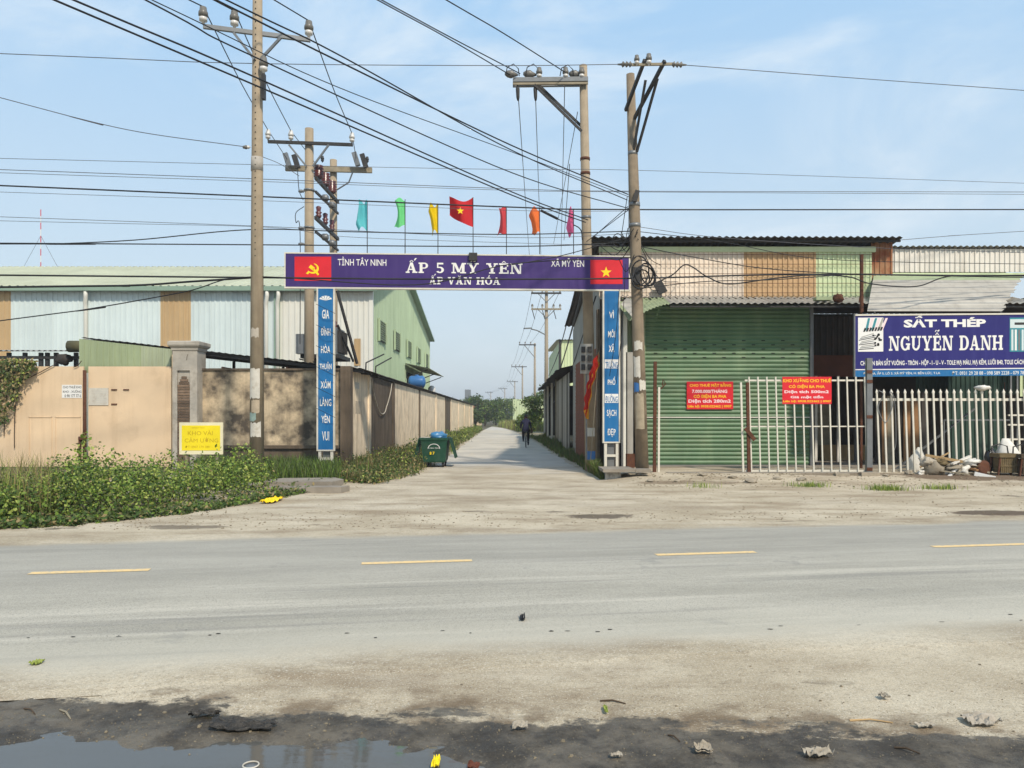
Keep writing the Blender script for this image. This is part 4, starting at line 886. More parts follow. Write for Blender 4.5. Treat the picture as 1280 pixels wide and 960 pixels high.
for i, (px_, mm, zt_) in enumerate(((1092, dark_in, 485), (1099, plank_tan, 500), (1108, wood_grey, 495), (1117, dark_in, 490), (1128, plank_tan, 500), (1139, plank_tan, 498), (1150, dark_sheet, 490))):
    MB().box(XA(px_, 24.6), XA(px_ + 8.5, 24.6), 24.5 + .02 * (i % 3), 24.56 + .02 * (i % 3), .16, ZA(zt_, 24.6)).build('leaning_board', mm, yd)
sheets('inner_sheet', yd, (XA(1190, 25), 25.2, .16), X, Z, 1.8, 4.0, dark_green_sheet, .9, .15, .03)
sheets('inner_sheet', yd, (XA(1165, 25), 26, 2.4), X, Z, 4, 1.6, dark_green_sheet, 1.0, .15, .03)
for px_ in (1263, 1271): MB().box(XA(px_, 24.4), XA(px_, 24.4) + .05, 24.4, 24.45, .16, 4.6).build('rack_post', galv, yd)
sheets('inner_sheet', yd, (XA(1275, 24.6), 24.6, 2.3), X, Z, .8, 2.3, mint_sheet, .8, .16, .03)
for zz in (519, 531, 549): MB().box(XA(1258, 24.4), XA(1300, 24.4), 24.3, 24.36, ZA(zz + 1, 24.4), ZA(zz - 1, 24.4)).build('rack_shelf', white_paint, yd)
mb = MB(); mb.bar(W(1180, 525, 22.6), W(1262, 525, 22.6), .03, .04); mb.bar(W(1180, 525, 22.6), W(1180, 588, 22.6), .03, .03); mb.build('steel_frame', galv, yd)
mb = MB(); mb.bar(W(1118, 588, 22.2), W(1218, 511, 23.4), .07, .03); mb.build('leaning_bar', galv, yd)
MB().box(XA(1236, 25.6), XA(1254, 25.6), 25.5, 25.8, ZA(489, 25.6), ZA(478, 25.6)).build('red_box', brown_board, yd)
# ------------------------------------------------------------ big shop sign
GY = 21.55
sg = thing('shop_sign', 'wide navy steel shop sign with white slab lettering above the picket fence', 'sign', (XA(1180, GY), GY, ZA(470, GY)))
x0, x1, z0, z1 = XA(1069, GY), XA(1298, GY), ZA(470.5, GY), ZA(394, GY)
tl = .012                                     # the sign hangs a touch out of level
SU = Vector((1, 0, .008)).normalized(); sw_ = x1 - x0
def sp(px_, py_): return Vector((x0, GY, 0)) + SU * (XA(px_, GY) - x0) + Z * ZA(py_ + (px_ - 1069) * .008, GY)
def sb(a, b, c, d, n0, n1): 
    A_, B_ = sp(a, d), sp(b, c); mb = MB(); C_ = (sp(a, d) + sp(b, c)) / 2
    return mb.obox(C_ + Y_ * ((n0 + n1) / 2), SU * (XA(b, GY) - XA(a, GY)) / 2, Z * (ZA(c, GY) - ZA(d, GY)) / 2, Y_ * (n1 - n0) / 2)
pn = sb(1069, 1298, 394, 470, 0, .04).build('panel', navy, sg)
sb(1069, 1298, 462.4, 470.2, -.004, -.001).build('blue_strip', blue_p, pn)
sb(1069, 1298, 460.6, 461.8, -.004, -.001).build('white_line', sign_white, pn)
sb(1068, 1299, 392, 394, -.02, .06).build('top_rail', white_paint, sg)
sb(1067.4, 1068.9, 392, 471, -.02, .06).build('side_rail', galv, sg)
for px_ in (1100, 1180, 1260): MB().bar(sp(px_, 396) + Y_ * .07, sp(px_, 468) + Y_ * .07, .05, .05).build('rear_strut', galv, sg)
for px_ in (1100, 1260): MB().bar(sp(px_, 400) + Y_ * .1, sp(px_, 392) + Y_ * .35 + Z * .1, .04, .04).build('hanger', steel_dark, sg)
def wpx(a, b): return XA(b, GY) - XA(a, GY)
lettering('lettering', 'SẮT THÉP', sign_white, pn, sp(1129.5, 409.5), SU, Z, wpx(1129.5, 1232.5), .34, .045)
slab_text('lettering', [('N', ''), ('G', ''), ('U', ''), ('Y', ''), ('E', '^~'), ('N', ''), (' ', ''), ('D', ''), ('A', ''), ('N', ''), ('H', '')], sign_white, pn, sp(1111, 438.5), SU, Z, wpx(1111, 1253.5), .41)
lettering('lettering', 'CHUYÊN BÁN SẮT VUÔNG - TRÒN - HỘP - I - U - V - TOLE MẠ MÀU, MẠ KẼM, LƯỚI B40, TOLE CÁCH NHIỆT', sign_white, pn, sp(1075.5, 458.5), SU, Z, wpx(1075.5, 1295), .235, .022)
lettering('lettering', 'ĐC: 30A, ẤP 5, LÔ 5, XÃ MỸ YÊN, H. BẾN LỨC, T.LA', sign_white, pn, sp(1079, 468.8), SU, Z, wpx(1079, 1175), .105, .008, .007)
lettering('lettering', 'ĐT: 0931 29 28 88 - 098 589 2228 - 079 788 2228', sign_white, pn, sp(1190, 468.8), SU, Z, wpx(1190, 1294), .105, .008, .007)
def pic(px0, px1, seed):
    bd = sb(px0, px1, 397, 439.5, -.004, -.001).build('product_picture', sign_white, pn); random.seed(seed)
    a = sp(px0, 439.5); u = wpx(px0, px1); h = ZA(397, GY) - ZA(439.5, GY); O = a - Y_ * .007
    for i in range(6):       # coloured roofing sheets in the upper half
        mb = MB(); c = O + SU * (u * (.28 + .12 * i)) + Z * h * .62; mb.add([c, c + SU * u * .1, c + SU * u * (.2 + .02 * i) + Z * h * .36, c + SU * u * (.11 + .02 * i) + Z * h * .36], [(0, 1, 2, 3)])
        mb.build('sheet_print', [cyan_print, sign_pink, cyan_print, sign_pink, grey_sheet, sign_pink][i], bd)
    for i in range(7):
        mb = MB(); c = O + SU * (u * (.2 + .11 * i)) + Z * h * (.58 + .005 * i) - Y_ * .001; mb.add([c, c + SU * u * .07, c + SU * u * .13 + Z * h * .1, c + SU * u * .06 + Z * h * .12], [(0, 1, 2, 3)]); mb.build('edge_print', black_print, bd)
    for i in range(9):       # a bundle of steel bars in the lower half
        mb = MB(); c = O + SU * (u * (.03 + .05 * (i % 3))) + Z * h * (.05 + .045 * i); e = O + SU * (u * (.62 + .03 * (i % 4))) + Z * h * (.08 + .055 * i); mb.add([c, e, e + Z * h * .022, c + Z * h * .022], [(0, 1, 2, 3)]); mb.build('bar_print', [steel_dark, galv, grey_sheet][i % 3], bd)
    for i in range(16):
        mb = MB(); c = O + SU * (u * random.uniform(.55, .86)) + Z * h * random.uniform(.14, .5) - Y_ * .0015; mb.add([c, c + SU * u * .08, c + SU * u * .09 + Z * h * .05, c + SU * u * .02 + Z * h * .06], [(0, 1, 2, 3)]); mb.build('bar_end_print', black_print, bd)
pic(1072.5, 1104, 3)
bd = sb(1262, 1294, 397, 439.5, -.004, -.001).build('product_picture', cyan_print, pn)
for i in range(7): sb(1264 + i * 4.3, 1266.5 + i * 4.3, 412, 438, -.008, -.005).build('tube_print', [fac_blue, sign_white, galv][i % 3], bd)
sb(1262.5, 1290, 399, 410, -.008, -.005).build('sky_print', fac_blue, bd); sb(1268, 1288, 403, 406, -.011, -.009).build('beam_print', steel_dark, bd)
random.seed(11)
# ------------------------------------------------------------ gate leaf and picket fence in front
NY = 21.0; nz = .13
gl = thing('yard_gate', 'white barred yard gate with rusty latch post in front of the shutter', 'gate', (XA(1000, NY), NY, nz))
for py_, w_ in ((475.5, .045), (533, .03), (588.5, .05)): MB().box(XA(931, NY), XA(1081, NY), NY - .02, NY + .02, ZA(py_, NY) - w_ / 2, ZA(py_, NY) + w_ / 2).build('rail', white_paint, gl)
pk = MB().box(-.017, .017, -.055, -.021, 0, ZA(471, NY) - ZA(592, NY)).mesh('bar', white_paint)
for i in range(14):
    px_ = 937 + i * 11.1
    inst('bar', pk, gl, Matrix.Translation((XA(px_ + 2, NY), NY, ZA(592, NY))) @ Matrix.Rotation(R(-1.6), 4, 'Y'))
MB().bar((XA(926, NY), NY, ZA(478, NY)), (XA(929, NY), NY, ZA(590, NY)), .05, .05).build('hinge_stile', white_paint, gl)
MB().bar((XA(933.5, NY), NY - .05, ZA(478, NY)), (XA(935.5, NY), NY - .05, ZA(598, NY)), .075, .075).build('latch_post', rust, gl)
MB().bar(W(930.5, 535, NY) - Y_ * .1, W(942, 550, NY) - Y_ * .1, .05, .1).build('latch', rust, gl)
lp = thing('gate_post_pair', 'rusty tall post beside a white post at the left end of the gate', 'post', (XA(822, NY), NY, nz))
MB().bar((XA(818, NY), NY, 0), (XA(819, NY), NY, ZA(452, NY)), .085, .085).build('rusty_post', rust, lp)
MB().bar((XA(823, NY), NY - .03, 0), (XA(823.5, NY), NY - .03, ZA(484, NY)), .055, .055).build('white_post', white_paint, lp)
MB().path([W(828, 482, NY), W(829, 474, NY), W(832, 480, NY), W(826, 486, NY)], .02, 5).build('wire_twist', rust, lp)
gp = thing('fence_post', 'grey steel square post between the yard gate and picket fence', 'post', (XA(1085, NY), NY, nz))
MB().bar((XA(1085, NY), NY - .05, 0), (XA(1085, NY), NY - .05, ZA(448, NY)), .15, .12).build('upright', galv, gp)
for py_ in (465, 477, 521, 586): MB().box(XA(1081, NY), XA(1088, NY), NY - .13, NY - .11, ZA(py_ + 2, NY), ZA(py_ - 2, NY)).build('hinge', rust, gp)
pf = thing('picket_fence', 'white spear topped picket fence leaning to the left in front of the yard', 'fence', (XA(1190, NY), NY, nz))
for py_, w_ in ((499.5, .07), (591, .05)): MB().box(XA(1089.5, NY), XA(1330, NY), NY - .015, NY + .025, ZA(py_, NY) - w_ / 2, ZA(py_, NY) + w_ / 2).build('rail', white_paint, pf)
hgt = ZA(486, NY) - ZA(592, NY); mb = MB()
mb.add([(a * .022, -.018 + b * .018 - .034, 0) for a, b in ((-1, -1), (1, -1), (1, 1), (-1, 1))] + [(a * .022, -.018 + b * .018 - .034, hgt - .14) for a, b in ((-1, -1), (1, -1), (1, 1), (-1, 1))] +
       [(a * .036, -.018 + b * .02 - .034, hgt - .09) for a, b in ((-1, -1), (1, -1), (1, 1), (-1, 1))] + [(0, -.052, hgt)],
       [(0, 1, 5, 4), (1, 2, 6, 5), (2, 3, 7, 6), (3, 0, 4, 7), (4, 5, 9, 8), (5, 6, 10, 9), (6, 7, 11, 10), (7, 4, 8, 11), (8, 9, 12), (9, 10, 12), (10, 11, 12), (11, 8, 12)])
pk = mb.mesh('picket', white_paint)
for i in range(26):
    px_ = 1098.5 + i * 8.78
    inst('picket', pk, pf, Matrix.Translation((XA(px_, NY), NY, ZA(592, NY))) @ Matrix.Rotation(R(-2.1 + random.uniform(-.4, .4)), 4, 'Y'))
# red rental boards
def red_board(px0, px1, py0, py1, Yd, lines, label):
    b = MB().box(XA(px0, Yd), XA(px1, Yd), Yd, Yd + .012, ZA(py1, Yd), ZA(py0, Yd)).build('rental_board', sign_red, None, label=label, category='sign')
    for s, a, c, q, hh, mm in lines: lettering('lettering', s, mm, b, (XA(a, Yd), Yd, ZA(q, Yd)), X, Z, XA(c, Yd) - XA(a, Yd), hh * Yd / F, .03, .003)
red_board(858.5, 916.5, 477, 511.5, SY - .07, [('CHO THUÊ MẶT BẰNG', 862, 914, 484.3, 6, sign_orange), ('7.000.000/THÁNG', 865, 909, 491.3, 5.2, sign_pink), ('CÓ ĐIỆN BA PHA', 867, 908, 498.4, 6, sign_orange), ('Diện tích 280m2', 860.5, 913.5, 504.5, 5.6, sign_pink), ('Liên hệ: 0938.022462 | 0907', 859.5, 914.5, 510.3, 4.2, sign_orange)],
          'red rental board fixed to the green shutter')
red_board(978, 1039.5, 471, 505, NY - .07, [('KHO XƯỞNG CHO THUÊ', 978.8, 1038.5, 478, 5.6, sign_orange), ('CÓ ĐIỆN BA PHA', 986, 1031, 486, 5.6, sign_orange), ('Diện tích 500m2', 980.5, 1036, 492.4, 4.8, sign_pink), ('Giá mặt tiền', 988, 1029, 498.6, 4.6, sign_pink), ('Liên hệ: 0938.022462 | 0907', 979, 1039, 503.6, 3.6, sign_orange)],
          'red rental board hung on the white barred gate')
# ------------------------------------------------------------ sheds, walls and building down the right side of the lane
rs = thing('roadside_shed', 'low shed of grey sheets with ragged dark roof down the right of the lane', 'shed', (2.7, 42, 0))
sheets('wall_sheet', rs, (2.62, 35.2, 0), Y_, Z, 10, 3.7, [grey_sheet, dark_sheet, grey_sheet, grey_sheet], .95, .19, .03)
sheets('roof_sheet', rs, (2.1, 35, 3.85), Y_, (4, 0, .9), 28, 4.1, dark_sheet, 1.0, .2, .05, wave=True, ragged=.12)
for y in (46, 51, 57, 62.5): MB().box(2.58, 2.72, y, y + .14, 0, 3.9).build('post', white_sheet if y > 50 else wood_grey, rs)
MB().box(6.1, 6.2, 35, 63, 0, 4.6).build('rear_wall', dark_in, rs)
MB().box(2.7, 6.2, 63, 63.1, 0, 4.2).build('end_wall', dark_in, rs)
gb = thing('green_warehouse', 'pale green sheet warehouse rising behind the right roadside sheds', 'building', (8, 78, 0))
sheets('wall_sheet', gb, (4.6, 74, 0), X, Z, 9, 9.0, mint_sheet, 1.1, .3, .04)
sheets('wall_sheet', gb, (4.6, 74, 0), Y_, Z, 22, 9.0, mint_sheet, 1.1, .3, .04)
sheets('roof_sheet', gb, (4.3, 73.7, 9.05), X, (0, 23, .8), 9.4, 23, grey_sheet, 1.2, .3, .05)
MB().box(4.5, 4.72, 73.9, 74.1, 0, 9.1).build('corner_trim', steel_dark, gb)
fw2 = thing('far_green_wall', 'pale yellow green sheet wall at the far bend of the lane', 'wall', (8, 150, 0))
sheets('wall_sheet', fw2, (XA(641, 150), 150, 0), X, Z, 12, ZA(499, 150), mint_sheet, 1.5, .5, .06)
sheets('wall_sheet', fw2, (XA(657, 120), 120, 0), X, Z, 8, ZA(500, 120), mint_sheet, 1.5, .5, .06)
tw = thing('far_tower', 'small dark tower block on the horizon beyond the lane wall', 'building', (XA(584, 330), 330, 0))
a, b = XA(581, 330), XA(588, 330)
MB().box(a, b, 330, 334, 0, ZA(487, 330)).build('shaft', galv, tw); MB().box(b, b + 4, 331, 336, 0, ZA(497, 330)).build('annex', light_concrete, tw)
rf = thing('far_house', 'far house with reddish roof peeping past the end of the lane wall', 'house', (XA(597, 140), 140, 0))
MB().box(XA(590, 140), XA(601, 140), 140, 146, 0, 2.6).build('wall', peach, rf)
mb = MB(); a, b = XA(588, 140), XA(602, 140); mb.add([(a, 139.5, 2.5), (b, 139.5, 2.5), (b, 146.5, 2.5), (a, 146.5, 2.5), (a, 143, 4.2), (b, 143, 4.2)], [(0, 1, 5, 4), (2, 3, 4, 5), (1, 2, 5), (3, 0, 4), (3, 2, 1, 0)]); mb.build('roof', brickwork, rf)

# ------------------------------------------------------------ poles
def insulator(mb_parent, base, m1=porcelain, m2=grey_porcelain, s=1.0, axis=(0, 0, 1)):
    a = Vector(axis).normalized(); b = Vector(base)
    o = MB().lathe(b, [(0, .03 * s), (.06 * s, .035 * s), (.07 * s, .085 * s), (.14 * s, .085 * s), (.16 * s, .05 * s)], 10, axis).build('insulator', m1, mb_parent, True)
    MB().lathe(b + a * .16 * s, [(0, .05 * s), (.02 * s, .1 * s), (.09 * s, .1 * s), (.12 * s, .08 * s), (.2 * s, .07 * s), (.22 * s, .03 * s)], 10, axis).build('insulator_top', m2, o, True)
def shaft(parent, p, q, r0, r1, m, name='shaft'): return MB().tube(p, q, r0, r1, 16).build(name, m, parent, True)
# near left pole
P1 = Vector((XA(321, 19), 19, 0))
p1 = thing('utility_pole', 'tall pasted concrete pole rising out of the hedge beside the banner', 'pole', P1, 'utility poles')
shaft(p1, P1, P1 + Vector((.02, 0, 13.6)), .178, .108, pole_c)
for py0, py1, a0, a1, mm in ((461, 498, -.9, .75, paper), (500, 516, -.5, .7, mat('peeling_poster', L(190, 172, 146, .85), .9, .2, 9)), (516, 526, -.9, .2, mat('teal_poster', L(150, 170, 160, .85), .9, .15, 9)), (528, 546, -.7, .9, paper), (410, 421, -.7, .6, mat('thin_poster', L(186, 176, 160, .85), .9, .1, 9))):
    z0, z1 = ZA(py1, 18.82), ZA(py0, 18.82); k = 8; vs = []
    for zz in (z0, z1):
        r = .178 - .07 * zz / 13.6 + .004
        vs += [(P1.x + r * math.sin(a0 + (a1 - a0) * i / k), P1.y - r * math.cos(a0 + (a1 - a0) * i / k), zz + .05 * noise.noise(Vector((i * 1.3, zz * 3, 2)))) for i in range(k + 1)]
    MB().add(vs, [(i, i + 1, k + 2 + i, k + 1 + i) for i in range(k)]).build('pasted_poster', mm, p1)
z0, z1 = ZA(214, 19), ZA(197, 19); MB().tube((P1.x + .005, P1.y, z0), (P1.x + .008, P1.y, z1), .147, .143, 16).build('painted_band', mat('pale_band', L(186, 178, 165, .8), .9, .15, 8), p1, True)
hole = MB().lathe((0, 0, 0), [(0, .014), (.01, .014)], 8, (0, -1, 0)).mesh('step_hole', slot_dark)
for i in range(40):
    zz = 5.6 + i * .16; r = .178 - .07 * zz / 13.6
    inst('step_hole', hole, p1, Matrix.Translation((P1.x + .01, P1.y - r - .001, zz)))
A, B = W(254, 33, 18.72), W(388, 50, 19.30)
MB().bar(A, B, .08, .1).build('cross_arm', galv, p1)
for a, b in (((292, 41), (318, 74)), ((351, 47), (326, 74))): MB().bar(W(*a, 18.8), W(*b, 18.83), .05, .06).build('brace', galv, p1)
ins1 = []
for t in (0.0, .285, .985):
    q = A.lerp(B, t) + Z * .05; insulator(p1, q, s=1.15); ins1.append(q + Z * .43)
q = W(329.5, 92, 18.8); insulator(p1, q, s=1.1); MB().box(q.x - .05, q.x + .03, q.y - .03, q.y + .1, q.z - .62, q.z).build('arrester', steel_dark, p1)
insulator(p1, W(313, 184, 18.95), s=.5, axis=(-1, 0, 0))
# transformer pair behind the wall
def hpole(loc, top, r0, r1, label, m=pole_c):
    t = thing('utility_pole', label, 'pole', (loc[0], loc[1], 0), 'utility poles'); shaft(t, (loc[0], loc[1], 0), (loc[0], loc[1], top), r0, r1, m); return t
hp = hpole((-7.2, 27.3), ZA(161, 27.3), .19, .15, 'front pole of the transformer pair with cross arm and stacked insulators')
hb = hpole((-7.2, 31.0), ZA(200, 31), .19, .14, 'rear pole of the transformer pair with pale wooden cross arm')
A, B = W(335, 177, 27.1), W(441, 181, 27.1)
MB().bar(A, B, .09, .1).build('cross_arm', steel_dark, hp)
for a, b in (((361, 181), (383, 208)), ((411, 181), (391, 208))): MB().bar(W(*a, 27.05), W(*b, 27.1), .05, .06).build('brace', galv, hp)
ins2 = []
for t in (.0, .27, .99): q = A.lerp(B, t) + Z * .05; insulator(hp, q, s=1.0, m2=porcelain); ins2.append(q + Z * .36)
A2, B2 = W(357, 210.5, 30.8), W(465, 213, 30.8)
MB().bar(A2, B2, .12, .2).build('cross_arm', wood_grey, hb)
MB().path([W(441, 215, 30.7), W(436, 228, 30.7), W(420, 238, 30.8)], .03, 6).build('brace', galv, hb)
for px_, py_ in ((359, 200), (370, 202), (445, 199), (455, 201)):    # fuse cutouts
    c = W(px_, py_, 30.5); MB().obox(c, Vector((.09, 0, .03)), Y_ * .08, Vector((-.08, 0, .26))).build('fuse_cutout', galv if px_ in (359, 445) else steel_dark, hb)
for px_, py_ in ((403, 203), (459, 204)): insulator(hb, W(px_, py_, 30.6), s=.7, m1=steel_dark, m2=steel_dark)
for k, (pa, pb, mm) in enumerate((((391, 222), (421, 253), red_porcelain), ((391, 272), (421, 299), red_porcelain))):
    a, b = W(*pa, 27.4) + X * .1, W(*pb, 30.9) + X * .05
    MB().bar(a, b, .1, .12).build('tie_beam', steel_dark, hp); MB().bar(a - Z * .5, b - Z * .45, .07, .08).build('tie_beam', steel_dark, hp)
    for t in (.12, .4, .7):
        q = a.lerp(b, t) + Z * .08
        if k == 0: MB().lathe(q, [(0, .12), (.08, .2), (.1, .12), (.16, .2), (.18, .12), (.26, .2), (.28, .12), (.36, .2), (.38, .12), (.46, .18), (.5, .06)], 10).build('bushing', mm, hp, True)
        else: MB().lathe(q, [(0, .07), (.1, .12), (.12, .07), (.22, .12), (.24, .07), (.4, .1), (.44, .04)], 10).build('bushing', mm, hp, True)
    for t in (.25, .55): MB().lathe(a.lerp(b, t) - Z * .5, [(0, .08), (.05, .13), (.2, .13), (.25, .08)], 10, (1, 0, 0)).build('line_fuse', galv, hp, True)
for py_ in (239, 305, 285): insulator(hp, W(381, py_, 27.0), s=.6, m1=galv, m2=galv, axis=(-1, 0, 0))
for zz in (ZA(238, 27.2), ZA(285, 27.2)): MB().lathe((-7.2, 27.3, zz), [(0, .19), (.06, .19)], 16).build('clamp_band', galv, hp, True)
tr = thing('pole_transformer', 'grey transformer hung between the pole pair behind the slogan board', 'transformer', (-6.9, 28.6, 3.7))
MB().box(-7.0, -6.35, 27.9, 29.2, 3.9, 4.9).build('tank', galv, tr)
fin = MB().box(0, .12, 0, .03, 0, .8).mesh('cooling_fin', steel_dark)
for i in range(9): inst('cooling_fin', fin, tr, Matrix.Translation((-6.35, 27.98 + i * .14, 4.0)))
for i in range(3): MB().lathe((-6.65, 28.1 + i * .4, 4.9), [(0, .05), (.05, .1), (.1, .05), (.15, .1), (.2, .05), (.3, .07), (.36, .02)], 8).build('bushing', red_porcelain, tr, True)
MB().box(-7.6, -6.2, 27.6, 29.5, 3.76, 3.9).build('platform', steel_dark, tr)
MB().box(-7.7, -7.35, 27.35, 27.7, 3.9, 4.6).build('switch_box', galv, tr)
MB().bar((-6.3, 27.7, 6.2), (-5.7, 28.3, 3.6), .08, .08).build('support_strut', steel_dark, tr); MB().bar((-6.35, 28, 5.0), (-5.9, 28.6, 3.7), .06, .06).build('support_strut', steel_dark, tr)
# pole behind the right end of the banner
P3, P3t = Vector((XA(739, 23.3), 23.3, 0)), Vector((XA(729, 23.3), 23.3, ZA(82, 23.3)))
p3 = thing('utility_pole', 'leaning concrete pole with one sided cross arm and meter panel', 'pole', P3, 'utility poles')
shaft(p3, P3, P3t, .185, .12, pole_c)
on3 = lambda py: P3.lerp(P3t, (ZA(py, 23.3)) / P3t.z)
A, B = W(641, 100, 23.1), W(735, 99, 23.1)
MB().bar(A, B, .09, .13).build('cross_arm', galv, p3); MB().bar(A + Y_ * .34, B + Y_ * .34, .09, .13).build('cross_arm', galv, p3)
MB().bar(A + Z * -.12, B + Z * -.12, .06, .06).build('lower_arm', wood_grey, p3)
MB().bar(W(668, 106, 23.1), W(727, 164, 23.1), .06, .07).build('brace', steel_dark, p3); MB().bar(W(671, 104, 23.4), W(730, 161, 23.45), .06, .07).build('brace', steel_dark, p3)
for px_ in (674, 707, 727): insulator(p3, W(px_, 99, 23.1), s=.95)
for px_ in (637, 660, 717): MB().lathe(W(px_ - 6, 92, 23.2), [(0, .04), (.08, .1), (.2, .12), (.3, .07), (.4, .03)], 10, (1, 0, -.1)).build('strain_insulator', grey_porcelain, p3, True)
for px_ in (647, 669): MB().lathe(W(px_, 107, 23.15), [(0, .03), (.1, .06), (.35, .05), (.45, .03)], 8, (0.03, 0, -1)).build('suspension_clamp', steel_dark, p3, True)
for px_, py_ in ((640, 92), (665, 92), (708, 93)): MB().path([W(px_ - 8, py_ + 2, 23.1), W(px_ - 6, py_ - 8, 23.1), W(px_ + 2, py_ - 12, 23.1), W(px_ + 8, py_ - 6, 23.1), W(px_ + 9, py_ + 3, 23.1)], .016, 5).build('jumper_wire', black_rubber, p3)
for i, py_ in enumerate((272, 199, 217)): MB().tube(on3(py_) - Z * .04, on3(py_) + Z * .04, .15, n=16).build('clamp_band', galv if i == 0 else rust, p3, True)
mp_ = MB().box(XA(725.5, 22.9), XA(741, 22.9), 22.86, 22.94, ZA(467, 22.9), ZA(430, 22.9)).build('meter_panel', mat('meter_grey', L(186, 182, 172, .75), .6, .1, 5), p3)
for i in range(3):
    for j in range(2):
        c = W(729 + j * 8, 437 + i * 11, 22.85); m_ = MB().box(c.x - .06, c.x + .06, 22.78, 22.86, c.z - .085, c.z + .085).build('meter', steel_dark, mp_)
MB().tube((XA(733, 22.9), 22.9, 0.4), (XA(733, 22.9), 22.9, ZA(467, 22.9)), .03, n=6).build('conduit', galv, p3)
for py_, mm in ((569, tank_blue), (474, paper), (540, paper)):
    c = on3(py_); r = .19 - .065 * c.z / 12.2; MB().add([(c.x + r * math.sin(-.8 + 1.5 * i / 6), c.y - r * math.cos(-.8 + 1.5 * i / 6), c.z + d) for d in (-.13, .13) for i in range(7)], [(i, i + 1, 8 + i, 7 + i) for i in range(6)]).build('pasted_poster', mm, p3)
# brown pole in front of the banner end
P4, P4t = Vector((XA(803, 20.5), 20.5, .1)), Vector((XA(788, 20.5), 20.5, ZA(93, 20.5)))
p4 = thing('utility_pole', 'brown weathered pole with steel V arms before the right banner end', 'pole', P4, 'utility poles')
def on4(py): return P4.lerp(P4t, (ZA(py, 20.5) - .1) / (P4t.z - .1))
mb = MB().path([on4(590), on4(400), on4(250), on4(93)], [.175, .155, .145, .11], 16); mb.build('shaft', pole_d, p4, True)
for a, b in (((782, 138, 20.45), (806, 75, 19.1)), ((792, 150, 20.45), (831, 76, 19.1))): MB().bar(W(*a), W(*b), .07, .09).build('v_arm', steel_dark, p4)
for a, b in (((792, 188, 20.4), (807, 100, 19.7)), ((796, 190, 20.4), (822, 98, 19.6))): MB().bar(W(*a), W(*b), .05, .06).build('brace', steel_dark, p4)
MB().bar(W(790, 81, 19.15), W(842, 80, 19.15), .05, .06).build('wire_arm', wood_grey, p4)
for px_, ax in ((790, (-1, 0, .0)), (840, (1, 0, -.04))):
    MB().lathe(W(px_, 80.5, 19.15), [(0, .03), (.05, .08), (.08, .03), (.14, .08), (.17, .03), (.23, .08), (.26, .03), (.36, .02)], 8, ax).build('strain_insulator', grey_porcelain, p4, True)
insulator(p4, W(811, 82, 19.1), s=.8); insulator(p4, W(796, 82, 19.1), s=.7)
MB().bar(W(797, 238, 20.28), W(793, 252, 20.28), .06, .12).build('step_bracket', steel_dark, p4)
for py_ in (192, 256, 282): MB().tube(on4(py_) - Z * .05, on4(py_) + Z * .05, .155 if py_ > 200 else .135, n=16).build('clamp_band', galv, p4, True)
for py0, py1, a0, a1, mm in ((427, 438, -.9, .5, paper), (446, 472, -1.1, .0, paper), (476, 488, -.2, .9, paper), (479, 490, -1.2, -.3, tank_blue), (492, 536, -1.0, .4, mat('old_poster_layer', L(170, 156, 132, .8), .9, .2, 8))):
    c0, c1 = on4(py1), on4(py0); r = .178 if py0 > 440 else .164; k = 6
    MB().add([(c.x + r * math.sin(a0 + (a1 - a0) * i / k), c.y - r * math.cos(a0 + (a1 - a0) * i / k), c.z + .06 * noise.noise(Vector((i * 1.3, c.z * 3, 2)))) for c in (c0, c1) for i in range(k + 1)], [(i, i + 1, k + 2 + i, k + 1 + i) for i in range(k)]).build('pasted_poster', mm, p4)
# poles receding down the lane
def lane_pole(px_, pt, label, two):
    Yd = F * 10.65 / (HZ - pt); x = XA(px_, Yd); t = thing('utility_pole', label, 'pole', (x, Yd, 0), 'poles down the lane')
    shaft(t, (x, Yd, 0), (x, Yd, 12.3), .2, .13, far_pole)
    if two:
        for zz, mm in ((12.1, steel_dark), (10.75, wood_grey)):
            MB().bar((x - 1.3, Yd - .2, zz), (x + 1.25, Yd - .2, zz), .12, .14).build('cross_arm', mm, t)
            for s in (-1, 1): MB().bar((x + s * .75, Yd - .2, zz), (x, Yd - .15, zz - .75), .05, .06).build('brace', galv, t)
            for s in (-1.2, -.35, .6, 1.15): insulator(t, (x + s, Yd - .2, zz + .06), s=1.0)
        for s in (-1.2, -.35, .6): MB().bar((x + s, Yd - .25, 10.65), (x + s + .2, Yd - .3, 9.9), .06, .06).build('fuse_link', steel_dark, t)
        MB().path([(x - .1, Yd - .1, 8.6), (x - .8, Yd - .6, 8.9), (x - 1.3, Yd - .8, 9.0)], .05, 6).build('lamp_arm', galv, t)
        MB().obox((x - 1.6, Yd - .9, 9.05), Vector((.3, .15, .03)), Vector((-.06, .12, 0)), Z * .05).build('lamp_head', galv, t)
    else:
        MB().bar((x - 2.3, Yd - .2, 12.05), (x + (.15 if pt < 450 else .9), Yd - .2, 12.05), .14, .16).build('cross_arm', steel_dark, t)
        MB().bar((x - 1.5, Yd - .2, 12.0), (x, Yd - .15, 10.2), .08, .1).build('brace', galv, t)
        for s in (-2.2, -1.4, -.6): insulator(t, (x + s, Yd - .2, 12.12), s=1.0)
    return Vector((x, Yd, 0))
lp_ = [lane_pole(683, 364, 'pale lane pole with double cross arms and street lamp', True),
       lane_pole(668.5, 429, 'second lane pole, arm to the left, right above the dark bush', False),
       lane_pole(653, 457, 'third pole down the lane, above the cyclist', False), lane_pole(643.5, 476, 'fourth pole down the lane', False),
       lane_pole(631, 485, 'fifth pole down the lane near the far trees', False), lane_pole(613.5, 490, 'farthest small pole where the lane bends', False)]

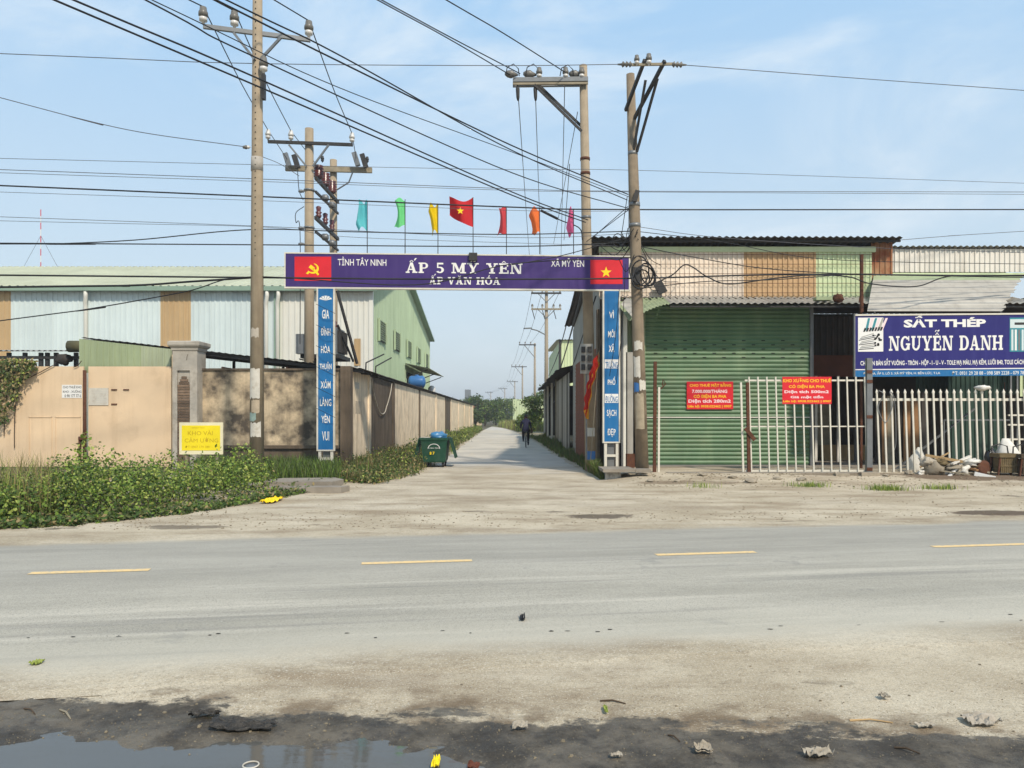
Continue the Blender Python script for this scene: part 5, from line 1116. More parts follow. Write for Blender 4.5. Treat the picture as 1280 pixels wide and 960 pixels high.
# ------------------------------------------------------------ wires
def bez(pts, k=10):
    """smooth curve through the points (Catmull-Rom)"""
    P = [Vector(p) for p in pts]
    if len(P) == 2: return [P[0].lerp(P[1], i / k) for i in range(k + 1)]
    Q = [P[0] * 2 - P[1]] + P + [P[-1] * 2 - P[-2]]; out = []
    for i in range(1, len(Q) - 2):
        for j in range(k):
            t = j / k; a, b, c, d = Q[i - 1], Q[i], Q[i + 1], Q[i + 2]
            out.append(.5 * ((2 * b) + (c - a) * t + (2 * a - 5 * b + 4 * c - d) * t * t + (3 * b - a - 3 * c + d) * t ** 3))
    return out + [P[-1]]
def wire(pts, r, label, m=None, group='overhead wires', name='overhead_wire'):
    return MB().path(bez(pts), r, 5).build(name, m or black_rubber, None, True, label=label, category='wire', group=group)
def roadside(pp, off=0.0, ext=True):
    """points in the upright plane through the two roadside poles (they follow the main road)"""
    out = []
    for px_, py_ in pp:
        t = (px_ - 640) / F; Yd = (19 + off + RS * 6.31) / (1 - RS * t); out.append(W(px_, py_, Yd))
    if ext:
        if pp[0][0] <= 5: out.insert(0, out[0] + (out[0] - out[1]).normalized() * 25)
        if pp[-1][0] >= 1275: out.append(out[-1] + (out[-1] - out[-2]).normalized() * 25)
    return out
wire(roadside([(0, 67), (300, 79), (620, 82), (772, 80.5)]), .010, 'highest thin wire crossing from the left to the V armed pole', grey_wire)
wire(roadside([(858, 81.5), (1060, 97), (1280, 113)]), .010, 'highest thin wire running right from the V armed pole', grey_wire)
wire(roadside([(0, 122), (90, 146), (180, 166), (310, 184)]), .010, 'wire sagging from the left edge to the hedge pole', grey_wire)
wire(roadside([(328, 196), (350, 205), (374, 220)]), .008, 'short slack wire right of the hedge pole', grey_wire)
wire(roadside([(0, 198), (330, 206), (640, 212), (800, 213), (1280, 229)], 1), .007, 'faint wire second below the V arms', grey_wire)
wire(roadside([(0, 212), (330, 224), (640, 236), (790, 239), (1280, 240)], .5), .009, 'thin wire just above the heavy cable', grey_wire)
wire(roadside([(0, 216), (330, 227), (640, 238), (800, 240), (1280, 243)], .6), .007, 'faint twin of the thin wire above the heavy cable', grey_wire)
wire(roadside([(0, 232), (330, 246), (640, 259), (785, 262), (1280, 262)]), .019, 'heavy black cable level with the flag tops')
wire(roadside([(0, 240), (330, 251), (640, 263), (790, 264)]), .006, 'faint wire right below the heavy flag top cable', grey_wire)
wire(roadside([(0, 271), (330, 283), (640, 297), (790, 292)], .4), .007, 'thin wire behind the lower halves of the flags', grey_wire)
wire(roadside([(0, 276), (330, 284), (450, 297), (790, 308)], .5), .006, 'faint wire at the flag rod middles', grey_wire)
wire(roadside([(0, 305), (60, 305), (170, 300), (315, 287), (450, 290), (640, 293), (790, 289)]), .014, 'black cable rising to the hedge pole then along the flag rods')
wire(roadside([(0, 304), (320, 306), (640, 308), (790, 303)]), .015, 'black cable just above the banner top')
wire(roadside([(0, 344), (320, 347), (560, 349), (790, 348), (1000, 343), (1280, 345)]), .022, 'heavy cable crossing the face of the banner')
wire(roadside([(0, 359), (160, 357), (240, 352), (316, 347)], .1), .026, 'thick black cable along the factory eave')
wire(roadside([(0, 401), (100, 388), (230, 365), (316, 346), (520, 356), (640, 330), (788, 322)], -.05), .014, 'cable climbing from the left wall across the banner face')
wire(roadside([(640, 331), (700, 320), (788, 296)], -.1), .012, 'short cable rising across the banner to the brown pole')
wire(roadside([(794, 289), (900, 302), (1010, 322), (1140, 328), (1280, 330)]), .010, 'upper thin cable dipping over the cream cladding', black_rubber)
wire(roadside([(795, 307), (870, 322), (960, 336), (1080, 343), (1280, 347)], -.1), .013, 'middle cable slanting over the cream cladding')
wire(roadside([(797, 363), (838, 345), (858, 331), (884, 346), (910, 355), (960, 349), (1010, 344), (1060, 346), (1090, 355), (1145, 358), (1190, 345), (1280, 344)], -.15), .018, 'peaked cable hump against the cream cladding')
wire(roadside([(797, 361), (880, 352), (960, 350), (1020, 346), (1060, 343)], -.2), .012, 'cable lashed along the foot of the cladding')
wire(roadside([(794, 283), (900, 297), (1100, 310), (1280, 316)], .2), .008, 'faint cable under the dark shop roof edge', grey_wire)
wire(roadside([(1125, 300), (1200, 294), (1280, 289)], .3), .008, 'thin wire rising right of the shop roof end', grey_wire)
# wires that cross the main road above the camera at one height
def level(pp, z, tail=8):
    out = [W(px_, py_, F * (z - EYE) / (HZ - py_)) for px_, py_ in pp]
    out.insert(0, out[0] + (out[0] - out[1]).normalized() * tail); return out
for pp, z, r, lb in (([(68, 0), (320, 107), (640, 244), (732, 278)], 7.4, .016, 'lowest of the long wires slanting from the top left corner'), ([(92, 0), (320, 97), (640, 240), (735, 275)], 7.5, .016, 'second lowest slanting wire from the top left corner'),
                     ([(182, 0), (320, 72), (640, 216), (790, 262)], 7.6, .013, 'slanting wire from the top left ending at the brown pole'), ([(190, 0), (420, 108), (640, 190), (786, 246)], 7.9, .009, 'thin upper slanting wire reaching the brown pole'),
                     ([(270, 0), (420, 75), (640, 182), (785, 243)], 8.0, .016, 'slanting cable crossing the hedge pole top'), ([(283, 0), (430, 72), (640, 188), (784, 250)], 8.1, .014, 'close twin of the slanting cable crossing the hedge pole top')):
    wire(level(pp, z), r, lb)
for pp, lb in (([(472, 0), (560, 48), (640, 95)], 'left wire of the close pair reaching the one sided arm'), ([(477, 0), (562, 46), (650, 92)], 'right wire of the close pair reaching the one sided arm'), ([(558, 0), (630, 42), (706, 90)], 'single wire slanting down to the leaning pole top')):
    wire(level(pp, ZA(93, 23.1)), .016, lb)
# line wires arriving at the hedge pole and dropping on to the transformer pair
for i, (q, s) in enumerate(zip(ins1, ((163, -14), (150, -16), (236, -2)))):
    far = q + Vector((-9.5, -11.5, .9)) + X * i * .8
    wire([far, far.lerp(q, .5) - Z * .12, q], .016, ('left', 'middle', 'right')[i] + ' line wire reaching the hedge pole cross arm')
    wire([q, q.lerp(ins2[i], .5) - Z * .12, ins2[i]], .015, ('left', 'middle', 'right')[i] + ' wire dropping from the hedge pole to the transformer pair')
for i, (q, e) in enumerate(zip(ins2, ((359, 199, 30.5), (395, 205, 30.5), (445, 197, 30.5)))): wire([q, W(*e)], .014, ('left', 'middle', 'right')[i] + ' short wire from front to rear transformer pole')
for a, lb in (([W(372, 214, 27), W(374, 238, 27), W(379, 250, 27)], 'upper'), ([W(380, 258, 27), W(370, 266, 27), W(370, 278, 27), W(375, 290, 27), (XA(375, 27), 27, 4.2)], 'lower')): wire(a, .014, lb + ' looping lead on the front transformer pole')
# line wires down the lane
ends = [(W(647, 108, 23.15), -1.2), (W(669, 109, 23.15), -.35), (W(706, 98, 23.15), 1.15)]
for i, (q, s) in enumerate(ends):
    e = lp_[0] + Vector((s, -.2, 12.3)); nm = ('left', 'middle', 'right')[i]
    wire([q, q.lerp(e, .5) - Z * .35, e], .014, nm + ' line wire from the one sided arm down the lane', grey_wire)
    for j in range(5):
        a = lp_[j] + Vector((s if j == 0 else (-2.2, -1.4, -.6)[i], -.2, 12.3)); b = lp_[j + 1] + Vector(((-2.2, -1.4, -.6)[i], -.2, 12.3))
        wire([a, a.lerp(b, .5) - Z * .5, b], .018, '%s wire between the %s and %s lane poles' % ((nm,) + (('first', 'second'), ('second', 'third'), ('third', 'fourth'), ('fourth', 'fifth'), ('fifth', 'sixth'))[j]), grey_wire)
for i, (a, b, sag, r) in enumerate((((735, 300), (686, 470), .6, .025), ((737, 330), (687, 480), .9, .03), ((735, 345), (684, 500), .5, .02), ((745, 370), (690, 505), .8, .02))):
    A, B = W(*a, 23.4), W(*b, 64); wire([A, A.lerp(B, .5) - Z * sag, B], r, ('top', 'second', 'third', 'lowest')[i] + ' service cable running along the right roadside sheds')
for i, (a, b) in enumerate((((722, 140, 23.1), (692, 305, 40)), ((712, 205, 23.3), (705, 300, 32)))): wire([W(*a), W(*b)], .012, ('long', 'short')[i] + ' thin drop wire beside the pink flag', grey_wire)
MB().path(bez([W(676, 263, 22.6), W(700, 275, 22.8), W(724, 285, 23.1), W(728, 300, 23.2)]), .016, 6).build('cable_tail', black_rubber, None, True, label='black cable tail beside the orange flag', category='cable')
MB().path([W(676, 263, 22.6), W(697, 273.5, 22.8)], .04, 8).build('cable_joint', black_rubber, None, True, label='thick black cable joint beside the orange flag', category='cable joint')
# tangle round the brown pole
for i, (cx_, cy_, rx_, ry_, tlt, Yd) in enumerate(((803, 341, 13, 16, .2, 20.2), (806, 345, 12, 13, .5, 20.15), (801, 349, 11, 12, -.3, 20.1), (799, 338, 12, 18, .1, 20.25), (810, 343, 9, 14, .7, 20.2))):
    pts = [W(cx_ + rx_ * math.cos(a) + tlt * ry_ * .3 * math.sin(a), cy_ + ry_ * math.sin(a), Yd + .12 * math.sin(a + i)) for a in np.linspace(0, 2 * math.pi, 22)]
    if i == 0: coil = MB()
    coil.path(pts, .02, 5)
coil.build('cable_coil', black_rubber, None, True, label='tangled black cable coil hung on the brown pole', category='cable coil')
MB().obox(W(795, 345, 20.25), X * .1, Y_ * .06, Z * .22).build('splice_box', steel_dark, None, label='black splice box strapped to the brown pole', category='box')
random.seed(5)
for i in range(9):
    a = W(791 + random.uniform(-8, 8), random.uniform(285, 330), 20.3); b = W(random.uniform(740, 782), random.uniform(300, 325), 21.2) if i < 6 else W(random.uniform(812, 850), random.uniform(325, 365), 23.66)
    wire([a, a.lerp(b, .5) - Z * random.uniform(.1, .5), b], .011, 'thin tangled cable looping off the brown pole', group='tangled cables at the brown pole')
for i, (a, b) in enumerate((((784, 246), (776, 300)), ((785, 258), (742, 296)), ((786, 262), (733, 302)), ((786, 250), (786, 300)))): wire([W(*a, 20.4), W(*b, 21.5)], .010, ('short steep', 'slanting', 'long slanting', 'upright')[i] + ' strand left of the brown pole', group='strands left of the brown pole')
MB().path(bez([W(783, 300, 20.3), W(772, 292, 20.3), W(765, 300, 20.3), W(772, 309, 20.3), W(781, 302, 20.3), W(776, 289, 20.3)]), .012, 5).build('wire_loop', black_rubber, None, True, label='small wire loop left of the brown pole', category='wire loop')
for px_, y0, y1, lb in ((774, 362, 470, 'left'), (782, 330, 480, 'right')): wire([W(px_, y0, 21.6), W(px_ - 4, (y0 + y1) / 2, 21.7), W(px_ - 12, y1, 21.8)], .009, lb + ' cable hanging across the right slogan board', group='cables at the right slogan board')
for i in range(6):
    y0 = 380 + i * 26; wire([W(395, y0, 21.8), W(407, y0 + 6, 21.7), W(419, y0 + 12, 21.8)], .007, 'thin wire wound across the left slogan board', group='wires wound round the left slogan board')

# ------------------------------------------------------------ vegetation
random.seed(3)
def vnoise(x, y, s): return noise.noise(Vector((x, y, s)))
# hedge: clumps whose outlines swell and dip, leaves thrown through the outer shell of each
def clump_leaves(cl, dens, size, mats, wts, name, parent=None, **t):
    P, N_, Sz = [], [], []
    for c, r in cl:
        n = int(dens * r[0] * r[2] * 4); d = rng.normal(size=(n, 3)); d /= np.linalg.norm(d, axis=1, keepdims=True)
        k = rng.uniform(.62, 1.08, n)[:, None]; p = np.array(c) + d * np.array(r) * k
        keep = p[:, 2] > .02; P.append(p[keep]); N_.append((d * .7 + rng.normal(size=(n, 3)) * .6 + np.array([0, -.1, .45]))[keep])
    P = np.concatenate(P); N_ = np.concatenate(N_)
    me = leaf_mesh(name, P, N_, np.full(len(P), size), mats, wts); return inst(name, me, parent, Matrix.Identity(4), **t)
hedge = thing('hedge', 'dense leafy green hedge along the left road verge', 'hedge', (-7, 14, 0))
cl = []
for i in range(250):
    px_ = random.uniform(-150, 331); base = float(np.interp(px_, [-150, 0, 100, 250, 331], [660, 656, 648, 630, 618])); Yf = F * 1.6 / (base - HZ); d = random.uniform(0, 1) ** 1.2 * 2.2 + .3
    Yd = Yf + d; topy = float(np.interp(px_, [-150, 0, 60, 85, 105, 125, 170, 200, 225, 290, 318, 331], [594, 588, 574, 556, 548, 566, 564, 562, 562, 562, 550, 566]))
    zt = ZA(topy, Yf + 1.5) * (1 - .28 * (1 - d / 2.5) ** 2) + .05 * random.uniform(-1, 1)
    r = random.uniform(.22, .42); z = random.uniform(.2, 1) * max(.1, zt - r * .8)
    cl.append(((XA(px_, Yd), Yd, max(r * .6, z)), (r * 1.15, r, r * .85)))
clump_leaves(cl, 330, .036, [leafA, leafB, leafC, leafE, leafD], [4.5, 3.2, 3.2, 1.6, .35], 'foliage', hedge)
mb = MB()
for i in range(90):
    c, r = random.choice(cl); mb.path([(c[0] + random.uniform(-.2, .2), c[1] + .2, 0), (c[0] + random.uniform(-.1, .1), c[1], c[2])], [.012, .006], 4)
tag(mb.build('stems', bark, hedge), kind='stuff')
# sprays that stick out above the hedge
pts = []; 
for i in range(70):
    c, r = random.choice(cl)
    if c[2] < .5: continue
    for j in range(9): pts.append((c[0] + random.uniform(-.06, .06) + j * .008 * random.uniform(-1, 1), c[1], c[2] + r[2] * .9 + j * .022))
pts = np.array(pts); inst('sprays', leaf_mesh('sprays', pts, rng.normal(size=pts.shape) + np.array([0, 0, .6]), np.full(len(pts), .05), [leafA, leafC], [1, 1]), hedge, Matrix.Identity(4))
def scatter(poly_fn, n):
    out = []
    while len(out) < n:
        p = poly_fn()
        if p is not None: out.append((p[0], p[1], gz(p[0], p[1]) - .01))
    return np.array(out)
# trailing ground cover at the hedge foot and by the slab
def gc():
    px_ = random.uniform(-120, 430); base = float(np.interp(px_, [-120, 0, 100, 250, 331, 430], [664, 662, 656, 640, 626, 608])); y = F * 1.65 / (base - HZ) + abs(random.gauss(0, .55)) - .06 + .22 * vnoise(px_ * .05, 0, 3)
    return XA(px_, y), y
b = scatter(gc, 9000); b[:, 2] += np.abs(rng.normal(0, .06, len(b)))
inst('ground_cover', leaf_mesh('ground_cover', b, rng.normal(size=b.shape) * .5 + np.array([0, -.2, .8]), np.full(len(b), .045), [leafB, leafE, leafA, leafD], [4, 4, 2, 1.2]), None, Matrix.Identity(4), label='low trailing ground cover along the hedge foot', category='ground cover', kind='stuff')
# dry grass at the far left and between hedge and wall
def dg1():
    px_ = random.uniform(-160, 70); y = random.uniform(12.0, 15.5); return XA(px_, y), y
b = scatter(dg1, 2600); inst('dry_grass', blades_mesh('dry_grass', b, np.full(len(b), .8), .006, [leafD, leafE, leafC], [3, 2, 1.4], .6), None, Matrix.Identity(4), label='tall dry grass at the left picture edge', category='grass', kind='stuff')
def dg2():
    px_ = random.uniform(245, 425); y = random.uniform(18.2, 23.3); return XA(px_, y), y
b = scatter(dg2, 7000); inst('wall_foot_grass', blades_mesh('wall_foot_grass', b, np.full(len(b), .42), .010, [leafB, leafE, leafA], [3, 3, 2], .6), None, Matrix.Identity(4), label='rank green grass between the hedge pole and the front wall', category='grass', kind='stuff')
# weeds along the lane wall
def wl1():
    y = 19.0 + 75 * random.random() ** 2.2; xl = lane(LL, y) - .15 + .35 * vnoise(y * .8, 1, 2); x0_ = max(WX + .05, -4.3 if y < 22 else WX + .05)
    if y < 23.4: x0_ = -5.2
    return x0_ + (xl - x0_) * random.random() ** 1.3, y
b = scatter(wl1, 15000); hh = np.array([.16 + .26 * sst(-.2, .5, vnoise(p[0] * .8, p[1] * .35, 6)) * (1 if p[1] > 22 else .5) for p in b])
bl = blades_mesh('lane_weeds', b, hh, .011, [leafE, leafB, leafD, leafA], [4, 3, 3.4, 1.0], .7)
inst('lane_weeds', bl, None, Matrix.Identity(4), label='weeds growing along the foot of the lane wall', category='weeds', kind='stuff')
P = []
for i in range(260):
    x_, y_ = wl1(); h_ = random.uniform(.25, .75) * (1 if y_ > 22.5 else .5)
    for j in range(75): a = random.uniform(0, 6.3); r_ = random.random() ** .5 * .36; P.append((x_ + r_ * math.cos(a), y_ + r_ * math.sin(a), .03 + h_ * random.random() * (1 - r_ * 1.3)))
P = np.array(P); inst('lane_shrubs', leaf_mesh('lane_shrubs', P, rng.normal(size=P.shape) * .7 + np.array([.2, -.1, .6]), np.full(len(P), .045), [leafE, leafB, leafD, leafC], [4, 3, 2.6, 1.2]), None, Matrix.Identity(4), label='low olive brush by the green bin and lane wall', category='brush', kind='stuff')
P = []
for i in range(170):
    y_ = random.uniform(27, 100); x_ = random.uniform(WX + .1, lane(LL, y_) - .2); h_ = random.uniform(.3, .95)
    for j in range(45): a = random.uniform(0, 6.3); r_ = random.random() ** .5 * .5; P.append((x_ + r_ * math.cos(a), y_ + r_ * math.sin(a), .03 + h_ * random.random() * (1 - r_)))
P = np.array(P); inst('far_lane_shrubs', leaf_mesh('far_lane_shrubs', P, rng.normal(size=P.shape) * .7 + np.array([.2, -.1, .6]), np.full(len(P), .08), [leafE, leafA, leafC, leafB], [3, 3, 2, 2]), None, Matrix.Identity(4), label='green brush lining the lane beyond the bin', category='brush', kind='stuff')
# weeds on the right side of the lane
def wr1():
    y = 20.2 + 45 * random.random() ** 1.8; xr = lane(LR, y) + .12 + .3 * vnoise(y * .9, 4, 2); x1_ = 2.66 if y > 23.3 else 2.32
    return xr + (x1_ - xr) * random.random() ** .8, y
b = scatter(wr1, 9000); hh = np.array([.16 + .3 * sst(-.1, .5, vnoise(p[0], p[1] * .4, 9)) for p in b])
inst('right_verge_grass', blades_mesh('right_verge_grass', b, hh, .010, [leafE, leafB, leafA, leafD], [3, 2.5, 2, 1.4], .7), None, Matrix.Identity(4), label='grass along the right lane edge at the pole foot', category='grass', kind='stuff')
for i, (px_, py_, n_) in enumerate(((1012, 603, 260), (1108, 607, 420), (1175, 606, 200), (880, 604, 90))):
    y = F * 1.55 / (py_ - HZ); c = (XA(px_, y), y)
    b = np.array([(c[0] + random.gauss(0, .22), c[1] + random.gauss(0, .14), 0) for _ in range(n_)]); b[:, 2] = [gz(p[0], p[1]) - .01 for p in b]
    inst('grass_tuft', blades_mesh('grass_tuft', b, np.full(n_, .14), .006, [leafA, leafC, leafE], [3, 2, 1], .7), None, Matrix.Identity(4), label='green grass tuft ' + ('below the red board on the gate', 'below the grey fence post', 'before the rubbish heap', 'small and sparse before the shutter')[i], category='grass tuft', kind='stuff')
# creeper over the top left of the gate
P = []; Nn = []
for i in range(2600):
    px_ = -20 + 62 * random.random() ** 1.5; hang = 75 * math.exp(-((px_ - 3) / 22) ** 2) + 6; py_ = 449 + random.random() ** 1.6 * hang + abs(px_ - 15) * .1
    P.append(tuple(W(px_ + random.gauss(0, 2), py_, WY - .04 - random.random() * .3))); Nn.append((random.gauss(0, .5), -1, random.gauss(.2, .5)))
cp = thing('creeper', 'brown green creeper hanging over the left end of the peach gate', 'creeper', (XA(8, WY), WY, 2))
inst('leaves', leaf_mesh('leaves', np.array(P), np.array(Nn), np.full(len(P), .06), [leafE, leafD, leafB, leafC], [3, 3, 2, 1], drop=.8), cp, Matrix.Identity(4))
mb = MB()
for a in ([(10, 455), (22, 480), (19, 510), (18, 540), (18, 560)], [(5, 455), (8, 490), (6, 520), (5, 545)], [(12, 474), (30, 474), (45, 468), (62, 459), (68, 456)], [(14, 460), (26, 470), (22, 490)], [(92, 459), (97, 457), (102, 451)]):
    mb.path(bez([W(x_, y_, WY - .05) for x_, y_ in a], 5), .014, 5)
mb.build('vine_stems', bark, cp)
# trees
def tree(name, loc, h, rx, rz, zc, nclump, nleaf, size, mats, wts, label, group=None, trunk=.12):
    t = thing(name, label, 'tree', loc, group); x, y, z = loc; limbs = MB(); cs = []
    limbs.path([(x, y, z), (x + .1, y, z + zc * .6), (x, y + .1, z + zc)], [trunk, trunk * .8, trunk * .5], 8)
    for i in range(nclump):
        a = random.uniform(0, 6.28); e = random.uniform(-.9, 1); k = random.uniform(.45, 1.0)
        c = Vector((x + rx * k * math.cos(a) * math.sqrt(max(0, 1 - e * e * .8)), y + rx * k * math.sin(a) * math.sqrt(max(0, 1 - e * e * .8)), z + zc + rz * e * k)); cs.append(c)
        if i % 3 == 0: limbs.path([(x, y, z + zc * random.uniform(.5, .95)), (x + (c.x - x) * .5, y + (c.y - y) * .5, (z + zc + c.z) / 2), c], [trunk * .45, trunk * .3, trunk * .1], 5)
    limbs.build('trunk', bark, t)
    P = []; N_ = []
    for c in cs:
        n = nleaf // nclump; d = rng.normal(size=(n, 3)); d /= np.linalg.norm(d, axis=1, keepdims=True); rr = random.uniform(.24, .42) * rx
        P.append(np.array(c) + d * rr * np.array([1.1, 1.1, .7]) * rng.uniform(.4, 1.05, n)[:, None]); N_.append(d * .6 + rng.normal(size=(n, 3)) * .5 + np.array([0, 0, .5]))
    inst('crown', leaf_mesh('crown', np.concatenate(P), np.concatenate(N_), np.full(sum(map(len, P)), size), mats, wts), t, Matrix.Identity(4))
DK = ([leafB, leafE, leafA], [5, 3, 1.5]); MD = ([leafA, leafB, leafE, leafC], [3, 4, 3, 1])
tree('tree', (2.9, 68, 0), 4.2, 2.0, 1.7, 2.6, 26, 5200, .11, *DK, 'dark bushy tree beside the first pale lane pole')
tree('tree', (1.9, 76, 0), 3.0, 1.4, 1.0, 1.2, 16, 2400, .12, *MD, 'low green bush on the lane edge ahead of the cyclist')
for i, (px_, Yd, r_, zc, lb) in enumerate(((606, 128, 3.0, 3.0, 'round tree just past the end of the lane wall'), (620, 150, 3.2, 2.8, 'tree standing where the lane bends away'), (594, 118, 1.8, 1.9, 'small bush against the end of the lane wall'), (634, 165, 3.2, 2.4, 'low tree left of the far green wall'),
                                           (648, 210, 4.2, 3.5, 'distant tree above the far green wall'), (672, 190, 4.0, 4.2, 'distant tree right of the far green wall'), (600, 230, 5, 4.2, 'distant tree top behind the bend on the left'), (574, 260, 5, 4.5, 'distant tree top over the lane wall end'))):
    tree('tree', (XA(px_, Yd), Yd, 0), 0, r_, r_ * .8, zc, 22, 3600 if Yd < 200 else 2200, r_ * .075, *(MD if i % 2 else DK), lb, 'trees at the far bend', .18)
# tall reedy grass at the bend
def fg():
    y = random.uniform(85, 125); x_ = lane(LR, y) + .3 + random.random() * 4.5; return x_, y
b = scatter(fg, 5000); inst('far_bend_grass', blades_mesh('far_bend_grass', b, np.full(len(b), 1.1), .03, [leafC, leafD, leafE], [3, 3, 2], .5), None, Matrix.Identity(4), label='yellowish tall grass at the far bend', category='grass', kind='stuff')
wood_pts = []
for i in range(9000):
    x_ = random.uniform(-220, 260); y_ = random.uniform(380, 420); h_ = 3.0 + 3.2 * (.5 + noise.noise(Vector((x_ * .05, 0, 3)))) + 1.5 * noise.noise(Vector((x_ * .22, 0, 7)))
    wood_pts.append((x_, y_, max(.3, h_ * random.random() ** .6)))
wp = np.array(wood_pts); inst('far_wood', leaf_mesh('far_wood', wp, rng.normal(size=wp.shape) + np.array([0, -.6, .6]), np.full(len(wp), .9), [leafB, leafE], [3, 2]), None, Matrix.Identity(4), label='far belt of trees on the horizon', category='woods', kind='stuff')

# ------------------------------------------------------------ bin
random.seed(21)
BY = 24.9; bx = XA(542.5, BY); bw2 = .42
bn = thing('wheeled_bin', 'green wheeled waste bin with rounded emblem beside the lane wall', 'bin', (bx, BY + .6, 0))
def ring(z, hx, y0, y1): return [(bx - hx, y0, z), (bx + hx, y0, z), (bx + hx, y1, z), (bx - hx, y1, z)]
sec = [(.17, .33, BY + .05, BY + 1.05), (.22, .36, BY + .03, BY + 1.1), (.85, .42, BY - .03, BY + 1.2), (.90, .46, BY - .06, BY + 1.24), (.97, .46, BY - .06, BY + 1.24), (.97, .41, BY - .01, BY + 1.19), (.86, .40, BY, BY + 1.18)]
vs = [v for s in sec for v in ring(*s)]; k = len(sec)
body = MB().add(vs, [(i * 4 + q, i * 4 + (q + 1) % 4, (i + 1) * 4 + (q + 1) % 4, (i + 1) * 4 + q) for i in range(k - 1) for q in range(4)] + [(3, 2, 1, 0), tuple(range((k - 1) * 4, k * 4))]).build('body', bin_g, bn)
for x in (-.28, .28):
    for y in (.18, .95):
        w_ = MB().lathe((bx + x - .035, BY + y, .085), [(0, .05), (.01, .085), (.06, .085), (.07, .05)], 14, (1, 0, 0)).build('wheel', steel_dark, bn, True)
        MB().box(bx + x - .05, bx + x + .05, BY + y - .04, BY + y + .04, .1, .19).build('castor_fork', galv, w_)
MB().prism([(0, 0), (.06, -.02), (-.10, -.62), (-.17, -.6)], (bx - .47, BY + .15, .95), X, Z, .02).build('open_lid', bin_g, bn)
MB().add([(bx - .47, BY, .97), (bx - .62, BY + .02, .36), (bx - .62, BY + 1.1, .36), (bx - .47, BY + 1.15, .97), (bx - .5, BY, .97), (bx - .65, BY + .02, .36), (bx - .65, BY + 1.1, .36), (bx - .5, BY + 1.15, .97)], [(0, 1, 2, 3), (7, 6, 5, 4), (0, 4, 5, 1), (1, 5, 6, 2), (2, 6, 7, 3), (3, 7, 4, 0)]).build('open_lid', bin_g, bn)
MB().add([(bx + .47, BY + .1, .95), (bx + .66, BY + .15, .3), (bx + .66, BY + 1.1, .3), (bx + .47, BY + 1.15, .95), (bx + .5, BY + .1, .95), (bx + .69, BY + .15, .3), (bx + .69, BY + 1.1, .3), (bx + .5, BY + 1.15, .95)], [(3, 2, 1, 0), (4, 5, 6, 7), (1, 5, 4, 0), (2, 6, 5, 1), (3, 7, 6, 2), (0, 4, 7, 3)]).build('open_lid', bin_g, bn)
emb = MB()
for i in range(12):
    a0, a1 = math.pi * i / 12, math.pi * (i + 1) / 12
    emb.add([(bx + r_ * math.cos(a), BY - .035, .62 + r_ * .8 * math.sin(a)) for a, r_ in ((a0, .2), (a1, .2), (a1, .178), (a0, .178))], [(0, 3, 2, 1)])
emb.build('emblem', sign_white, body)
lettering('lettering', 'CÔNG TRÌNH', sign_white, body, (bx - .15, BY - .025, .62), X, Z, .32, .045, 0, .012)
lettering('lettering', '8 7', sign_yellow, body, (bx - .14, BY - .005, .42), X, Z, .16, .1, .03, .012)
MB().box(bx - .44, bx - .14, BY + .03, BY + .4, .965, .99).build('pale_rubbish', paper, None, label='pale flat rubbish lying in the top of the bin', category='rubbish')
MB().blob((bx + .1, BY + .45, 1.0), (.27, .26, .15), 16, 10, .4, 4).build('plastic_bag', blue_bag, None, True, label='blue plastic bag bulging out of the green bin', category='bag')
# ------------------------------------------------------------ tattered festival pennant
fr_ = thing('pennant', 'torn red and yellow festival pennant tied beside the meter panel', 'pennant', W(745, 450, 22.6))
n, mrow = 6, 16; vs = []; cl_ = [(748, 440), (750, 452), (747, 463), (741, 480), (738, 500), (735, 524)]; cr_ = [(741, 452), (737, 468), (734, 480), (731, 495), (730, 508), (731, 522)]
for j in range(mrow + 1):
    v = j / mrow * 5; i0 = min(4, int(v)); t = v - i0
    a = Vector((cl_[i0][0] + (cl_[i0 + 1][0] - cl_[i0][0]) * t, cl_[i0][1] + (cl_[i0 + 1][1] - cl_[i0][1]) * t)); b = Vector((cr_[i0][0] + (cr_[i0 + 1][0] - cr_[i0][0]) * t, cr_[i0][1] + (cr_[i0 + 1][1] - cr_[i0][1]) * t))
    for i in range(n + 1): q = a.lerp(b, i / n); vs.append(W(q.x + 1.0 * math.sin(j * 1.7 + i), q.y, 22.6 + .06 * math.sin(i * 2.2 + j * .6)))
fs = [(j * (n + 1) + i, (j + 1) * (n + 1) + i, (j + 1) * (n + 1) + i + 1, j * (n + 1) + i + 1) for j in range(mrow) for i in range(n)]
mb = MB().add(vs, fs); mb.m = [1 if (f % n == 0) or (f // n > 13 and f % 3) else (1 if (f // n) in (5, 8) and f % n == 3 else 0) for f in range(len(fs))]
mb.build('cloth', [mat('pennant_red', L(205, 50, 34, .9), .8, .1, 8, trans=.3), mat('pennant_yellow', L(236, 160, 44, .9), .8, .1, 8, trans=.3)], fr_, True)
MB().tube(W(749, 438, 22.6), W(737, 590, 22.6), .012, n=6).build('stick', wood_grey, fr_)
